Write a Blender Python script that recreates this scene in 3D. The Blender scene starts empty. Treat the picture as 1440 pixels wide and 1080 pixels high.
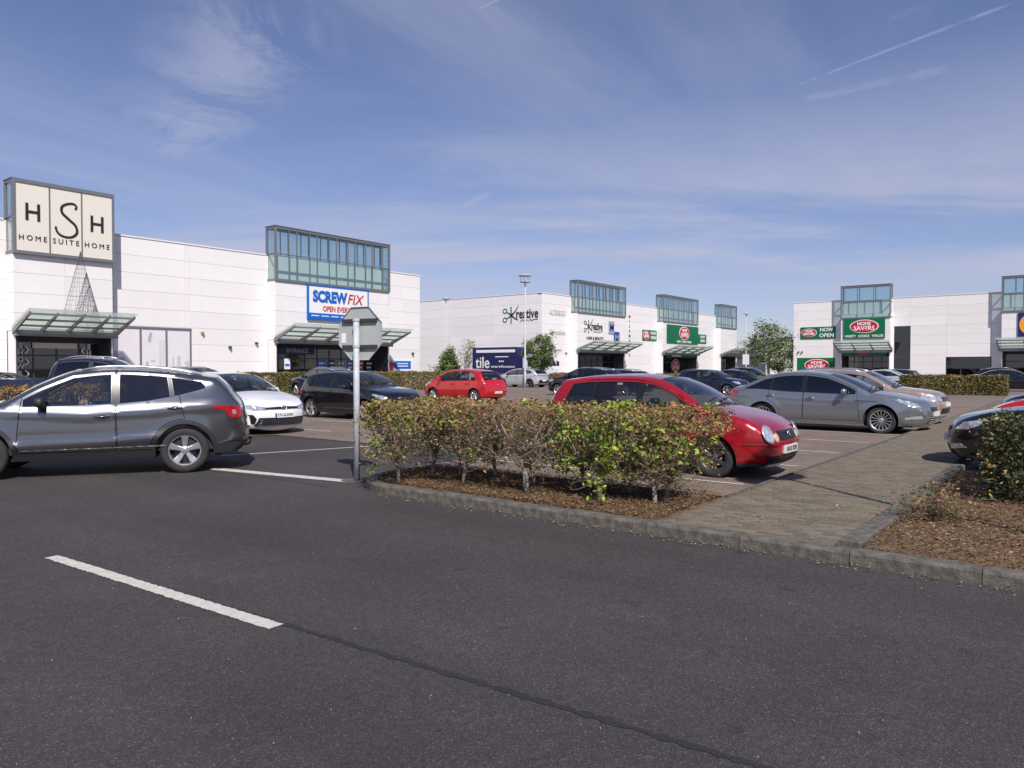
import bpy, bmesh, math, random
import numpy as np
from mathutils import Vector, Matrix
from mathutils.geometry import delaunay_2d_cdt

# ------------------------------------------------------------------ camera, sky, sun, exposure
sc = bpy.context.scene
COL = sc.collection
YAW = math.radians(37.83)          # world +X runs along the shop fronts, +Y away to the left
EYE = 1.6
cam_d = bpy.data.cameras.new('camera'); cam = bpy.data.objects.new('camera', cam_d); COL.objects.link(cam)
cam_d.sensor_width = 36.0; cam_d.lens = 1056.0/1440.0*36.0; cam_d.clip_start = 0.05; cam_d.clip_end = 6000
cam.location = (0, 0, EYE)
cam.rotation_euler = (math.radians(90) - math.atan(23/1056.0), 0, YAW - math.radians(90))
sc.camera = cam
sc.view_settings.view_transform = 'Standard'
sc.view_settings.look = 'None'
sc.view_settings.gamma = 1.0
sc.view_settings.use_curve_mapping = False
sc.view_settings.exposure = 0.08
SUN_EL = math.radians(45)
SUN_H = Vector((-0.619, -0.785, 0)).normalized()      # horizontally towards the sun
sun_dir = Vector((SUN_H.x*math.cos(SUN_EL), SUN_H.y*math.cos(SUN_EL), math.sin(SUN_EL)))
sl = bpy.data.lights.new('sun', 'SUN'); sl.energy = 4.8; sl.angle = math.radians(0.53); sl.color = (1.0, 0.94, 0.87)
so = bpy.data.objects.new('sun', sl); COL.objects.link(so)
so.rotation_euler = (-sun_dir).to_track_quat('-Z', 'Y').to_euler()
so.location = (-20, -25, 40)

W_ = bpy.data.worlds.new('World'); sc.world = W_; W_.use_nodes = True
def build_world():
    nt = W_.node_tree; N = nt.nodes; L = nt.links; N.clear()
    out = N.new('ShaderNodeOutputWorld'); bg = N.new('ShaderNodeBackground'); L.new(bg.outputs[0], out.inputs[0])
    sky = N.new('ShaderNodeTexSky'); sky.sky_type = 'NISHITA'; sky.sun_disc = False
    sky.sun_elevation = SUN_EL; sky.sun_rotation = math.atan2(SUN_H.x, SUN_H.y)
    sky.air_density = 1.0; sky.dust_density = 0.15; sky.ozone_density = 6.0; sky.altitude = 20
    bg.inputs[1].default_value = 0.09
    tc = N.new('ShaderNodeTexCoord')
    def mt(op, a, b=None, c=None, clamp=False):
        n = N.new('ShaderNodeMath'); n.operation = op; n.use_clamp = clamp
        for i, v in enumerate((a, b, c)):
            if v is None: continue
            if isinstance(v, (int, float)): n.inputs[i].default_value = v
            else: L.new(v, n.inputs[i])
        return n.outputs[0]
    sep = N.new('ShaderNodeSeparateXYZ'); L.new(tc.outputs['Generated'], sep.inputs[0])
    x, y, z = sep.outputs
    zz = mt('ADD', mt('MAXIMUM', z, 0.0), 0.12)
    px = mt('DIVIDE', x, zz); py = mt('DIVIDE', y, zz)         # the cloud layer seen as a plane overhead
    cmb = N.new('ShaderNodeCombineXYZ'); L.new(px, cmb.inputs[0]); L.new(py, cmb.inputs[1])
    fw_ = mt('ADD', mt('MULTIPLY', px, math.cos(YAW)), mt('MULTIPLY', py, math.sin(YAW))); sd_ = mt('SUBTRACT', mt('MULTIPLY', px, math.sin(YAW)), mt('MULTIPLY', py, math.cos(YAW)))
    cmb2 = N.new('ShaderNodeCombineXYZ'); L.new(mt('ADD', fw_, mt('MULTIPLY', sd_, 0.10)), cmb2.inputs[0]); L.new(mt('MULTIPLY', sd_, 0.30), cmb2.inputs[1])     # long banks lying side on
    def noise(scale, detail, rough, rot=0.0, sx=1.0, sy=1.0, dist=0.0, off=(0, 0, 0), src=None):
        mp = N.new('ShaderNodeMapping'); mp.inputs['Rotation'].default_value = (0, 0, rot)
        mp.inputs['Scale'].default_value = (sx, sy, 1); mp.inputs['Location'].default_value = off
        L.new((src or cmb).outputs[0], mp.inputs[0])
        n = N.new('ShaderNodeTexNoise'); n.inputs['Scale'].default_value = scale
        n.inputs['Detail'].default_value = detail; n.inputs['Roughness'].default_value = rough
        n.inputs['Distortion'].default_value = dist
        L.new(mp.outputs[0], n.inputs[0]); return n.outputs[0]
    def ramp(v, a, b):
        n = N.new('ShaderNodeMapRange'); n.interpolation_type = 'SMOOTHSTEP'
        n.inputs['From Min'].default_value = a; n.inputs['From Max'].default_value = b
        L.new(v, n.inputs['Value']); return n.outputs[0]
    # thin veil of cirrus, streaky, thicker towards the horizon
    big = noise(0.55, 6, 0.58, rot=-0.5, sx=0.55, sy=1.3, dist=0.6, off=(3.1, 1.7, 0))
    fine = noise(2.1, 8, 0.66, rot=-0.25, sx=0.35, sy=1.5, dist=0.5)
    veil = mt('MULTIPLY', ramp(big, 0.40, 0.80), mt('MULTIPLY_ADD', fine, 0.9, 0.35))
    low = ramp(mt('SUBTRACT', 0.40, z), 0.0, 0.26)
    lowband = mt('MULTIPLY', ramp(noise(1.05, 8, 0.62, dist=0.5, off=(4.3, 2, 0), src=cmb2), 0.40, 0.62), low)
    mask = mt('MAXIMUM', mt('MULTIPLY', veil, 0.55), mt('MULTIPLY_ADD', mt('MULTIPLY', lowband, mt('MULTIPLY_ADD', fine, 0.8, 0.55)), 0.66, mt('MULTIPLY', low, 0.12)))
    # trails: soft streaks through two points of the layer
    cy, sy_ = math.cos(YAW), math.sin(YAW); pit = math.atan(23/1056.0)
    def plane_pt(u, v):
        f = Vector((cy*math.cos(pit), sy_*math.cos(pit), -math.sin(pit))); r = Vector((sy_, -cy, 0)); up = r.cross(f)
        d = (f*1056 + r*(u-720) + up*(540-v)).normalized(); k = max(d.z, 0) + 0.12
        return Vector((d.x/k, d.y/k))
    def trail(p, q, w, amp, soft=0.08, nz=None):
        a, b = plane_pt(*p), plane_pt(*q); d = (b-a); ln = d.length; d = d/ln; n = Vector((-d.y, d.x))
        v = mt('ABSOLUTE', mt('SUBTRACT', mt('ADD', mt('MULTIPLY', px, n.x), mt('MULTIPLY', py, n.y)), a.dot(n)))
        u = mt('DIVIDE', mt('SUBTRACT', mt('ADD', mt('MULTIPLY', px, d.x), mt('MULTIPLY', py, d.y)), a.dot(d)), ln)
        m = mt('MULTIPLY', ramp(mt('SUBTRACT', w, v), 0.0, w), mt('MULTIPLY', ramp(u, 0, soft), ramp(mt('SUBTRACT', 1.0, u), 0, soft)))
        if nz is not None: m = mt('MULTIPLY', m, nz)
        return mt('MULTIPLY', m, amp)
    n2 = ramp(noise(3.0, 9, 0.70, dist=0.8, off=(1, 5, 0)), 0.34, 0.64)
    n3 = ramp(noise(14.0, 5, 0.7, dist=0.5, off=(2, 1, 0)), 0.25, 0.6)
    for args in [((1104, 127), (1436, 0), 0.012, 0.36, 0.12, n3), ((1070, 105), (1335, -5), 0.035, 0.32, 0.3, n2),
                 ((1040, 158), (1440, 78), 0.075, 0.34, 0.3, n2), ((820, 262), (1100, 212), 0.16, 0.30, 0.3, n2), ((1150, 395), (1440, 330), 0.5, 0.30, 0.3, n2), ((672, 14), (704, -3), 0.008, 0.5, 0.1, None),
                 ((560, 335), (760, 240), 0.07, 0.40, 0.3, n2), ((1250, 275), (1460, 205), 0.16, 0.46, 0.3, n2),
                 ((215, 250), (440, -60), 0.30, 0.46, 0.25, n2)]:
        mask = mt('MAXIMUM', mask, trail(*args))
    mask = mt('MINIMUM', mt('ADD', mask, 0.06), 0.8)
    mix = N.new('ShaderNodeMix'); mix.data_type = 'RGBA'
    L.new(mask, mix.inputs[0]); tn = N.new('ShaderNodeMix'); tn.data_type = 'RGBA'; tn.blend_type = 'MULTIPLY'; tn.inputs[0].default_value = 1.0; tn.inputs[7].default_value = (1.10, 0.93, 1.03, 1)
    L.new(sky.outputs[0], tn.inputs[6]); L.new(tn.outputs[2], mix.inputs[6])
    mix.inputs[7].default_value = (5.3, 5.5, 7.1, 1)
    L.new(mix.outputs[2], bg.inputs[0])
build_world()

# ------------------------------------------------------------------ helpers
R = math.radians
rng = random.Random(7)
MATS = {}
def _bsdf(name):
    m = bpy.data.materials.new(name); m.use_nodes = True
    return m, m.node_tree.nodes, m.node_tree.links, m.node_tree.nodes['Principled BSDF']
def mat(name, col, rough=0.5, metal=0.0, coat=0.0, spec=0.5, var=0.0, vscale=6.0, bump=0.0, bscale=40.0, island=0.0, emit=None, trans=0.0):
    """plain procedural surface: colour with soft noise variation, optional fine relief"""
    if name in MATS: return MATS[name]
    m, N, L, b = _bsdf(name)
    b.inputs['Base Color'].default_value = (*col, 1); b.inputs['Roughness'].default_value = rough
    b.inputs['Metallic'].default_value = metal; b.inputs['Coat Weight'].default_value = coat
    b.inputs['Coat Roughness'].default_value = 0.04; b.inputs['Specular IOR Level'].default_value = spec
    tc = N.new('ShaderNodeTexCoord')
    if var or island:
        hsv = N.new('ShaderNodeHueSaturation'); hsv.inputs['Color'].default_value = (*col, 1)
        val = None
        if var:
            n = N.new('ShaderNodeTexNoise'); n.inputs['Scale'].default_value = vscale; n.inputs['Detail'].default_value = 6
            n.inputs['Roughness'].default_value = 0.6
            L.new(tc.outputs['Object'], n.inputs[0])
            mr = N.new('ShaderNodeMapRange'); mr.inputs['From Min'].default_value = 0.25; mr.inputs['From Max'].default_value = 0.75
            mr.inputs['To Min'].default_value = 1-var; mr.inputs['To Max'].default_value = 1+var
            L.new(n.outputs[0], mr.inputs[0]); val = mr.outputs[0]
        if island:
            g = N.new('ShaderNodeNewGeometry'); mr2 = N.new('ShaderNodeMapRange')
            mr2.inputs['To Min'].default_value = 1-island; mr2.inputs['To Max'].default_value = 1+island
            L.new(g.outputs['Random Per Island'], mr2.inputs[0])
            h = N.new('ShaderNodeMapRange'); h.inputs['To Min'].default_value = 0.5-island*0.07; h.inputs['To Max'].default_value = 0.5+island*0.05
            wn = N.new('ShaderNodeTexWhiteNoise'); wn.noise_dimensions = '1D'; L.new(g.outputs['Random Per Island'], wn.inputs['W'])
            L.new(wn.outputs['Value'], h.inputs[0]); L.new(h.outputs[0], hsv.inputs['Hue'])
            if val is None: val = mr2.outputs[0]
            else:
                mm = N.new('ShaderNodeMath'); mm.operation = 'MULTIPLY'; L.new(val, mm.inputs[0]); L.new(mr2.outputs[0], mm.inputs[1]); val = mm.outputs[0]
        L.new(val, hsv.inputs['Value']); L.new(hsv.outputs[0], b.inputs['Base Color'])
    if bump:
        n = N.new('ShaderNodeTexNoise'); n.inputs['Scale'].default_value = bscale; n.inputs['Detail'].default_value = 4
        L.new(tc.outputs['Object'], n.inputs[0])
        bp = N.new('ShaderNodeBump'); bp.inputs['Strength'].default_value = bump; bp.inputs['Distance'].default_value = 0.01
        L.new(n.outputs[0], bp.inputs['Height']); L.new(bp.outputs[0], b.inputs['Normal'])
    if trans: b.inputs['Transmission Weight'].default_value = trans
    if emit: b.inputs['Emission Color'].default_value = (*emit[0], 1); b.inputs['Emission Strength'].default_value = emit[1]
    MATS[name] = m; return m
def glass_mat(name, tint, refl=1.0, rough=0.02):
    """thin pane: a Fresnel reflection over a tinted see-through layer"""
    if name in MATS: return MATS[name]
    m = bpy.data.materials.new(name); m.use_nodes = True; N = m.node_tree.nodes; L = m.node_tree.links; N.clear()
    o = N.new('ShaderNodeOutputMaterial'); mx = N.new('ShaderNodeMixShader'); tr = N.new('ShaderNodeBsdfTransparent')
    gl = N.new('ShaderNodeBsdfGlossy'); gl.inputs['Roughness'].default_value = rough
    gl.inputs['Color'].default_value = (refl, refl, refl, 1)
    lw = N.new('ShaderNodeLayerWeight'); lw.inputs['Blend'].default_value = 0.5
    pw = N.new('ShaderNodeMath'); pw.operation = 'POWER'; pw.inputs[1].default_value = 3.6; L.new(lw.outputs['Facing'], pw.inputs[0])
    fr = N.new('ShaderNodeMath'); fr.operation = 'MULTIPLY_ADD'; fr.inputs[1].default_value = 0.90; fr.inputs[2].default_value = 0.09
    L.new(pw.outputs[0], fr.inputs[0])
    tr.inputs['Color'].default_value = (*tint, 1)
    L.new(fr.outputs[0], mx.inputs[0]); L.new(tr.outputs[0], mx.inputs[1]); L.new(gl.outputs[0], mx.inputs[2]); L.new(mx.outputs[0], o.inputs[0])
    MATS[name] = m; return m
def paint(name, col, metal=0.35, rough=0.32):
    if name in MATS: return MATS[name]
    m = mat(name, col, rough=rough, metal=metal, coat=1.0)
    return m
def mesh(name, V, F, smooth=False):
    me = bpy.data.meshes.new(name); me.from_pydata([tuple(v) for v in V], [], [tuple(f) for f in F]); me.update()
    if smooth: me.shade_smooth()
    return me
def obj(name, me, m=None, parent=None, loc=None, rot=None):
    o = bpy.data.objects.new(name, me); COL.objects.link(o)
    if m is not None and me is not None:
        if not me.materials: me.materials.append(m)
        elif me.materials[0] is not m:
            o.material_slots[0].link = 'OBJECT'; o.material_slots[0].material = m
    if parent is not None: o.parent = parent
    if loc is not None: o.location = loc
    if rot is not None: o.rotation_euler = rot
    return o
def empty(name, loc=(0, 0, 0), rz=0.0):
    o = bpy.data.objects.new(name, None); COL.objects.link(o); o.location = loc; o.rotation_euler = (0, 0, rz); o.empty_display_size = 0.2
    return o
def tag(o, label=None, cat=None, group=None, kind=None):
    if label: o['label'] = label
    if cat: o['category'] = cat
    if group: o['group'] = group
    if kind: o['kind'] = kind
    return o
class MB:
    """collects boxes, bars, tubes, prisms into one mesh"""
    def __init__(s): s.V = []; s.F = []
    def add(s, V, F):
        o = len(s.V); s.V += [tuple(v) for v in V]; s.F += [tuple(i+o for i in f) for f in F]; return s
    def box(s, x0, x1, y0, y1, z0, z1):
        V = [(x, y, z) for z in (z0, z1) for y in (y0, y1) for x in (x0, x1)]
        return s.add(V, [(0, 2, 3, 1), (4, 5, 7, 6), (0, 1, 5, 4), (2, 6, 7, 3), (0, 4, 6, 2), (1, 3, 7, 5)])
    def bar(s, p, q, w, h=None, up=(0, 0, 1)):
        p, q = Vector(p), Vector(q); d = (q-p).normalized(); h = w if h is None else h
        a = d.cross(Vector(up))
        if a.length < 1e-5: a = d.cross(Vector((1, 0, 0)))
        a.normalize(); b = a.cross(d)
        V = [e + a*i*w/2 + b*j*h/2 for e in (p, q) for i, j in ((-1, -1), (1, -1), (1, 1), (-1, 1))]
        return s.add(V, [(3, 2, 1, 0), (4, 5, 6, 7), (0, 1, 5, 4), (1, 2, 6, 5), (2, 3, 7, 6), (3, 0, 4, 7)])
    def tube(s, pts, rad, n=8, caps=True):
        pts = [Vector(p) for p in pts]; rad = rad if isinstance(rad, (list, tuple)) else [rad]*len(pts); V = []; F = []
        pa = None
        for i, p in enumerate(pts):
            d = (pts[min(i+1, len(pts)-1)] - pts[max(i-1, 0)]).normalized()
            a = (pa - d*pa.dot(d)) if pa is not None else d.cross(Vector((0.31, 0.2, 0.93)))
            if a.length < 1e-5: a = d.cross(Vector((1, 0, 0)))
            a.normalize(); pa = a; b = d.cross(a)
            for k in range(n):
                t = 2*math.pi*k/n; V.append(p + (a*math.cos(t) + b*math.sin(t))*rad[i])
        for i in range(len(pts)-1):
            for k in range(n):
                F.append((i*n+k, i*n+(k+1) % n, (i+1)*n+(k+1) % n, (i+1)*n+k))
        if caps: F.append(tuple(range(n-1, -1, -1))); F.append(tuple(range((len(pts)-1)*n, len(pts)*n)))
        return s.add(V, F)
    def prism(s, poly, d, o=(0, 0, 0), u=(1, 0, 0), v=(0, 0, 1)):
        """flat outline (u,v) pushed through by vector d"""
        o, u, v, d = Vector(o), Vector(u), Vector(v), Vector(d); n = len(poly)
        A = [o + u*p[0] + v*p[1] for p in poly]; B = [a + d for a in A]
        return s.add(A+B, [tuple(range(n)), tuple(range(2*n-1, n-1, -1))] + [(i, i+n, (i+1) % n+n, (i+1) % n) for i in range(n)])
    def lathe(s, prof, n=32, axis='y', o=(0, 0, 0)):
        """profile (radius, along) turned about the axis"""
        V = []; F = []; m = len(prof)
        for k in range(n):
            t = 2*math.pi*k/n; c, q = math.cos(t), math.sin(t)
            for r, h in prof:
                V.append((o[0]+r*c, o[1]+h, o[2]+r*q) if axis == 'y' else (o[0]+r*c, o[1]+r*q, o[2]+h))
        for k in range(n):
            for i in range(m-1):
                a, b = k*m+i, ((k+1) % n)*m+i; F.append((a, b, b+1, a+1))
        return s.add(V, F)
    def ellipsoid(s, c, r, n=12, m=8, rot=None):
        V = []; F = []
        for i in range(m+1):
            p = math.pi*i/m
            for k in range(n):
                t = 2*math.pi*k/n; v = Vector((r[0]*math.sin(p)*math.cos(t), r[1]*math.sin(p)*math.sin(t), r[2]*math.cos(p)))
                if rot is not None: v = rot @ v
                V.append(Vector(c)+v)
        for i in range(m):
            for k in range(n): F.append((i*n+k, (i+1)*n+k, (i+1)*n+(k+1) % n, i*n+(k+1) % n))
        return s.add(V, F)
    def build(s, name, m, parent=None, smooth=False, bevel=0.0):
        me = mesh(name, s.V, s.F, False)
        if bevel:
            bm = bmesh.new(); bm.from_mesh(me)
            bmesh.ops.bevel(bm, geom=bm.edges[:], offset=bevel, segments=2, affect='EDGES', profile=0.5)
            bm.to_mesh(me); bm.free()
        bm = bmesh.new(); bm.from_mesh(me); bmesh.ops.recalc_face_normals(bm, faces=bm.faces[:]); bm.to_mesh(me); bm.free()
        if smooth: me.shade_smooth()
        return obj(name, me, m, parent)
def text_mesh(s, size=1.0, depth=0.01, bold=0.0, shear=0.0, xs=1.0, space=1.0, align='CENTER'):
    """lettering in local x (right) / z (up), face towards -y"""
    cu = bpy.data.curves.new('lettering', 'FONT'); cu.body = s; cu.size = size; cu.extrude = depth/2; cu.offset = bold
    cu.shear = shear; cu.align_x = align; cu.align_y = 'CENTER'; cu.space_character = space; cu.resolution_u = 3
    o = bpy.data.objects.new('lettering', cu); COL.objects.link(o)
    me = bpy.data.meshes.new_from_object(o); bpy.data.objects.remove(o); bpy.data.curves.remove(cu)
    me.transform(Matrix.Diagonal((xs, 1, 1, 1))); me.transform(Matrix.Rotation(R(90), 4, 'X'))
    me.materials.clear()
    return me
# ------------------------------------------------------------------ vehicles: one shell builder, many outlines
def spline(P, step=0.035):
    """centripetal Catmull-Rom through the points, about even steps"""
    P = np.array(P, float)
    if len(P) == 2:
        n = max(2, int(np.linalg.norm(P[1]-P[0])/step)+1); t = np.linspace(0, 1, n)[:, None]; return P[0]*(1-t)+P[1]*t
    Q = np.vstack([2*P[0]-P[1], P, 2*P[-1]-P[-2]]); out = []
    for i in range(len(P)-1):
        p0, p1, p2, p3 = Q[i:i+4]; k = [0]
        for a, b in ((p0, p1), (p1, p2), (p2, p3)): k.append(k[-1]+max(np.linalg.norm(b-a), 1e-6)**0.5)
        n = max(2, int(round(np.linalg.norm(p2-p1)/step))); t = np.linspace(k[1], k[2], n, endpoint=False)[:, None]
        A1 = (k[1]-t)/(k[1]-k[0])*p0+(t-k[0])/(k[1]-k[0])*p1; A2 = (k[2]-t)/(k[2]-k[1])*p1+(t-k[1])/(k[2]-k[1])*p2
        A3 = (k[3]-t)/(k[3]-k[2])*p2+(t-k[2])/(k[3]-k[2])*p3
        B1 = (k[2]-t)/(k[2]-k[0])*A1+(t-k[0])/(k[2]-k[0])*A2; B2 = (k[3]-t)/(k[3]-k[1])*A2+(t-k[1])/(k[3]-k[1])*A3
        out.append((k[2]-t)/(k[2]-k[1])*B1+(t-k[1])/(k[2]-k[1])*B2)
    out.append(P[-1:]); return np.vstack(out)
def inside(P, poly):
    P = np.asarray(P); x, y = P[:, 0], P[:, 1]; r = np.zeros(len(P), bool); poly = np.asarray(poly); j = len(poly)-1
    for i in range(len(poly)):
        xi, yi = poly[i]; xj, yj = poly[j]
        c = ((yi > y) != (yj > y))
        if c.any(): r ^= c & (x < (xj-xi)*(y-yi)/((yj-yi) if yj != yi else 1e-12)+xi)
        j = i
    return r
def clip(poly, a, b):
    """keep what lies to the left of the line a->b"""
    out = []; a = np.array(a, float); d = np.array(b, float)-a; n = len(poly)
    f = lambda p: d[0]*(p[1]-a[1])-d[1]*(p[0]-a[0])
    for i in range(n):
        p, q = poly[i], poly[(i+1) % n]; fp, fq = f(p), f(q)
        if fp >= 0: out.append(p)
        if fp*fq < 0: t = fp/(fp-fq); out.append(p+(q-p)*t)
    return np.array(out)
def dense(poly, step=0.04):
    out = []; n = len(poly)
    for i in range(n):
        p, q = np.array(poly[i], float), np.array(poly[(i+1) % n], float); L_ = np.linalg.norm(q-p)
        if L_ < 0.004: continue
        k = max(1, int(L_/step)); out += [p+(q-p)*j/k for j in range(k)]
    return np.array(out)
def shrink(poly, d):
    poly = np.array(poly); n = len(poly); ar = np.sum(poly[:, 0]*np.roll(poly[:, 1], -1)-np.roll(poly[:, 0], -1)*poly[:, 1])
    out = []
    for i in range(n):
        a, p, b = poly[i-1], poly[i], poly[(i+1) % n]
        t = (b-p)/max(np.linalg.norm(b-p), 1e-9)+(p-a)/max(np.linalg.norm(p-a), 1e-9); t /= max(np.linalg.norm(t), 1e-9)
        nn = np.array([-t[1], t[0]])*(1 if ar > 0 else -1); out.append(p+nn*d)
    return np.array(out)
def roundpoly(poly, r=0.03, k=3):
    """cut each corner with a small arc"""
    out = []; n = len(poly); poly = [np.array(p, float) for p in poly]
    for i in range(n):
        a, p, b = poly[i-1], poly[i], poly[(i+1) % n]; la, lb = np.linalg.norm(a-p), np.linalg.norm(b-p)
        rr = min(r, la*0.45, lb*0.45); s0 = p+(a-p)/max(la, 1e-9)*rr; s1 = p+(b-p)/max(lb, 1e-9)*rr
        for j in range(k+1):
            t = j/k; out.append(s0*(1-t)**2+2*p*t*(1-t)+s1*t*t)
    return np.array(out)
def cdt(polys, pts):
    V = []; E = []
    for P in polys:
        o = len(V); n = len(P); V += [Vector((p[0], p[1])) for p in P]; E += [(o+i, o+(i+1) % n) for i in range(n)]
    V += [Vector((p[0], p[1])) for p in pts]
    r = delaunay_2d_cdt(V, E, [], 0, 1e-4)
    return np.array([(v.x, v.y) for v in r[0]]), np.array([f for f in r[2]])

class Shell:
    """car body from a side outline: sides bulge by plan and section, top strip spans between them"""
    def __init__(s, sp):
        s.sp = sp; s.c = sp['fo']+sp['wb']/2; s.hw = sp['W']/2
        segs = [spline(sp[k]) for k in ('nose', 'screen', 'roof', 'rear', 'tail')]
        s.sil = [segs[0]]; s.rng = [(0, len(segs[0])-1)]
        for g in segs[1:]:
            a = s.rng[-1][1]; s.sil.append(g[1:]); s.rng.append((a, a+len(g)-1))
        s.S = np.vstack(s.sil); n = len(s.S)
        rad = dict(nose=0.05, screen=0.045, roof=0.07, rear=0.05, tail=0.05); rad.update(sp.get('rad', {}))
        crn = dict(nose=0.035, screen=0.07, roof=0.035, rear=0.05, tail=0.06); crn.update(sp.get('crown', {}))
        s.rad = np.zeros(n); s.crown = np.zeros(n)
        for k, (a, b) in zip(('nose', 'screen', 'roof', 'rear', 'tail'), s.rng): s.rad[a:b+1] = rad[k]; s.crown[a:b+1] = crn[k]
        # the bumper face bows more than the bonnet
        s.crown = s.crown + np.clip((0.35-s.S[:, 0])/0.35, 0, 1)*sp.get('bow', 0.07)
        for _ in range(14):
            s.crown[1:-1] = (s.crown[:-2]+s.crown[1:-1]*2+s.crown[2:])/4; s.rad[1:-1] = (s.rad[:-2]+s.rad[1:-1]*2+s.rad[2:])/4
        T = np.gradient(s.S, axis=0); T /= np.linalg.norm(T, axis=1)[:, None]
        for _ in range(1): T[1:-1] = (T[:-2]+T[1:-1]*2+T[2:])/4
        T /= np.linalg.norm(T, axis=1)[:, None]
        s.N = np.stack([-T[:, 1], T[:, 0]], 1)
        if s.N[s.rng[2][0]+2][1] < 0: s.N = -s.N
        s.L = sp['L']
        s.Ye = s.Y(s.S, edge=True)
    def belt(s, x):
        b = np.array(s.sp['belt']); return np.interp(x, b[:, 0], b[:, 1])
    def Y(s, P, edge=False):
        sp = s.sp; P = np.asarray(P, float); x, z = P[:, 0], P[:, 1]; L_ = s.L
        af, kf = sp.get('plan_f', (0.75, 0.30)); ar, kr = sp.get('plan_r', (0.7, 0.17))
        pl = 1-kf*np.clip((af-x)/af, 0, 1.2)**2.6-kr*np.clip((x-(L_-ar))/ar, 0, 1.2)**2.4
        zb = s.belt(x); zs = 0.2; t = np.clip((zb-z)/(zb-zs), 0, 1.2)
        ab, as_ = sp.get('sec', (0.03, 0.07))
        ins = np.where(z <= zb, ab*np.clip(1-t/0.45, 0, 1)**2+as_*np.clip((t-0.45)/0.55, 0, 1.3)**2,
                       ab+(z-zb)*sp.get('tumble', 0.26)+np.clip(z-zb, 0, 1)**2*0.22)
        y = s.hw*pl-ins
        for cx in (sp['fo'], sp['fo']+sp['wb']):
            d = np.hypot(x-cx, z-sp['r']); y = y+sp.get('flare', 0.016)*np.exp(-((d-sp['r']-0.07)/0.085)**2)*(z < zb)
        for cl, amp, wd in sp.get('crease', []):
            cl = np.array(cl); zc = np.interp(x, cl[:, 0], cl[:, 1]); fade = np.clip((x-cl[0, 0])/0.15, 0, 1)*np.clip((cl[-1, 0]-x)/0.15, 0, 1)
            u = (z-zc)/wd; y = y+amp*fade*np.exp(-u*u)*np.where(u > 0, 1.0, 1.0)
        if edge: d = np.zeros(len(P)); r = s.rad
        else:
            A = s.S[:-1]; B = s.S[1:]; D = B-A; q = P[:, None, :]-A[None]; tt = np.clip((q*D).sum(2)/np.maximum((D*D).sum(1), 1e-9), 0, 1)
            dd = np.linalg.norm(q-tt[..., None]*D, axis=2); k = dd.argmin(1); d = dd[np.arange(len(P)), k]; r = s.rad[k]
        u = np.clip(1-d/r, 0, 1); y = y-r*(1-np.sqrt(np.clip(1-u*u, 0, 1)))
        return y
    def to3(s, P, off=0.0, side=1):
        y = s.Y(P)+off; P = np.asarray(P); return np.stack([s.c-P[:, 0], side*y, P[:, 1]], 1)
    def strip(s, i, t, off=0.0):
        b = s.crown[i]*(1-t*t)+off; return (s.c-(s.S[i, 0]+s.N[i, 0]*b), t*s.Ye[i], s.S[i, 1]+s.N[i, 1]*b)
    def end_pt(s, y, z, front=True, off=0.0):
        """point on the nose or tail seen end-on: across y, height z"""
        key = (round(z, 4), front)
        if key not in s.cache:
            a, b = s.rng[0] if front else s.rng[4]
            rngi = range(a, b+1) if front else range(b, a-1, -1)
            idx = list(rngi); pts = []; last = None
            for t in np.linspace(0, 1, 12):
                col = [s.strip(i, t) for i in idx]; hit = None
                for k in range(len(col)-1):
                    z0, z1 = col[k][2], col[k+1][2]
                    if (z0-z)*(z1-z) <= 0 and z0 != z1: hit = (k, (z-z0)/(z1-z0)); break
                if hit is None: hit = (min(range(len(col)-1), key=lambda k: abs(col[k][2]-z)), 0.0)
                k, f = hit; p = np.array(col[k])*(1-f)+np.array(col[k+1])*f; pts.append((p[1], p[0])); last = (idx[k], idx[k+1], f)
            i, j, f = last
            x0 = s.S[i, 0]*(1-f)+s.S[j, 0]*f; xs = np.linspace(0.0, 1.1, 60); xx = x0+xs if front else x0-xs
            yy = s.Y(np.stack([xx, np.full(60, z)], 1)); m = pts[-1][0]
            for xv, yv in zip(xx, yy):
                if yv > m+1e-4: m = yv; pts.append((yv, s.c-xv))
            s.cache[key] = np.array(pts)
        C = s.cache[key]; ya = min(abs(y), C[-1, 0]); X = np.interp(ya, C[:, 0], C[:, 1])
        dX = (np.interp(min(ya+0.02, C[-1, 0]), C[:, 0], C[:, 1])-np.interp(max(ya-0.02, 0), C[:, 0], C[:, 1]))/0.04
        n = np.array([1.0, -dX]) if front else np.array([-1.0, dX]); n /= np.linalg.norm(n)
        return (X+n[0]*off, math.copysign(ya+n[1]*off, y) if y else 0.0, z)
    cache = None

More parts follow.
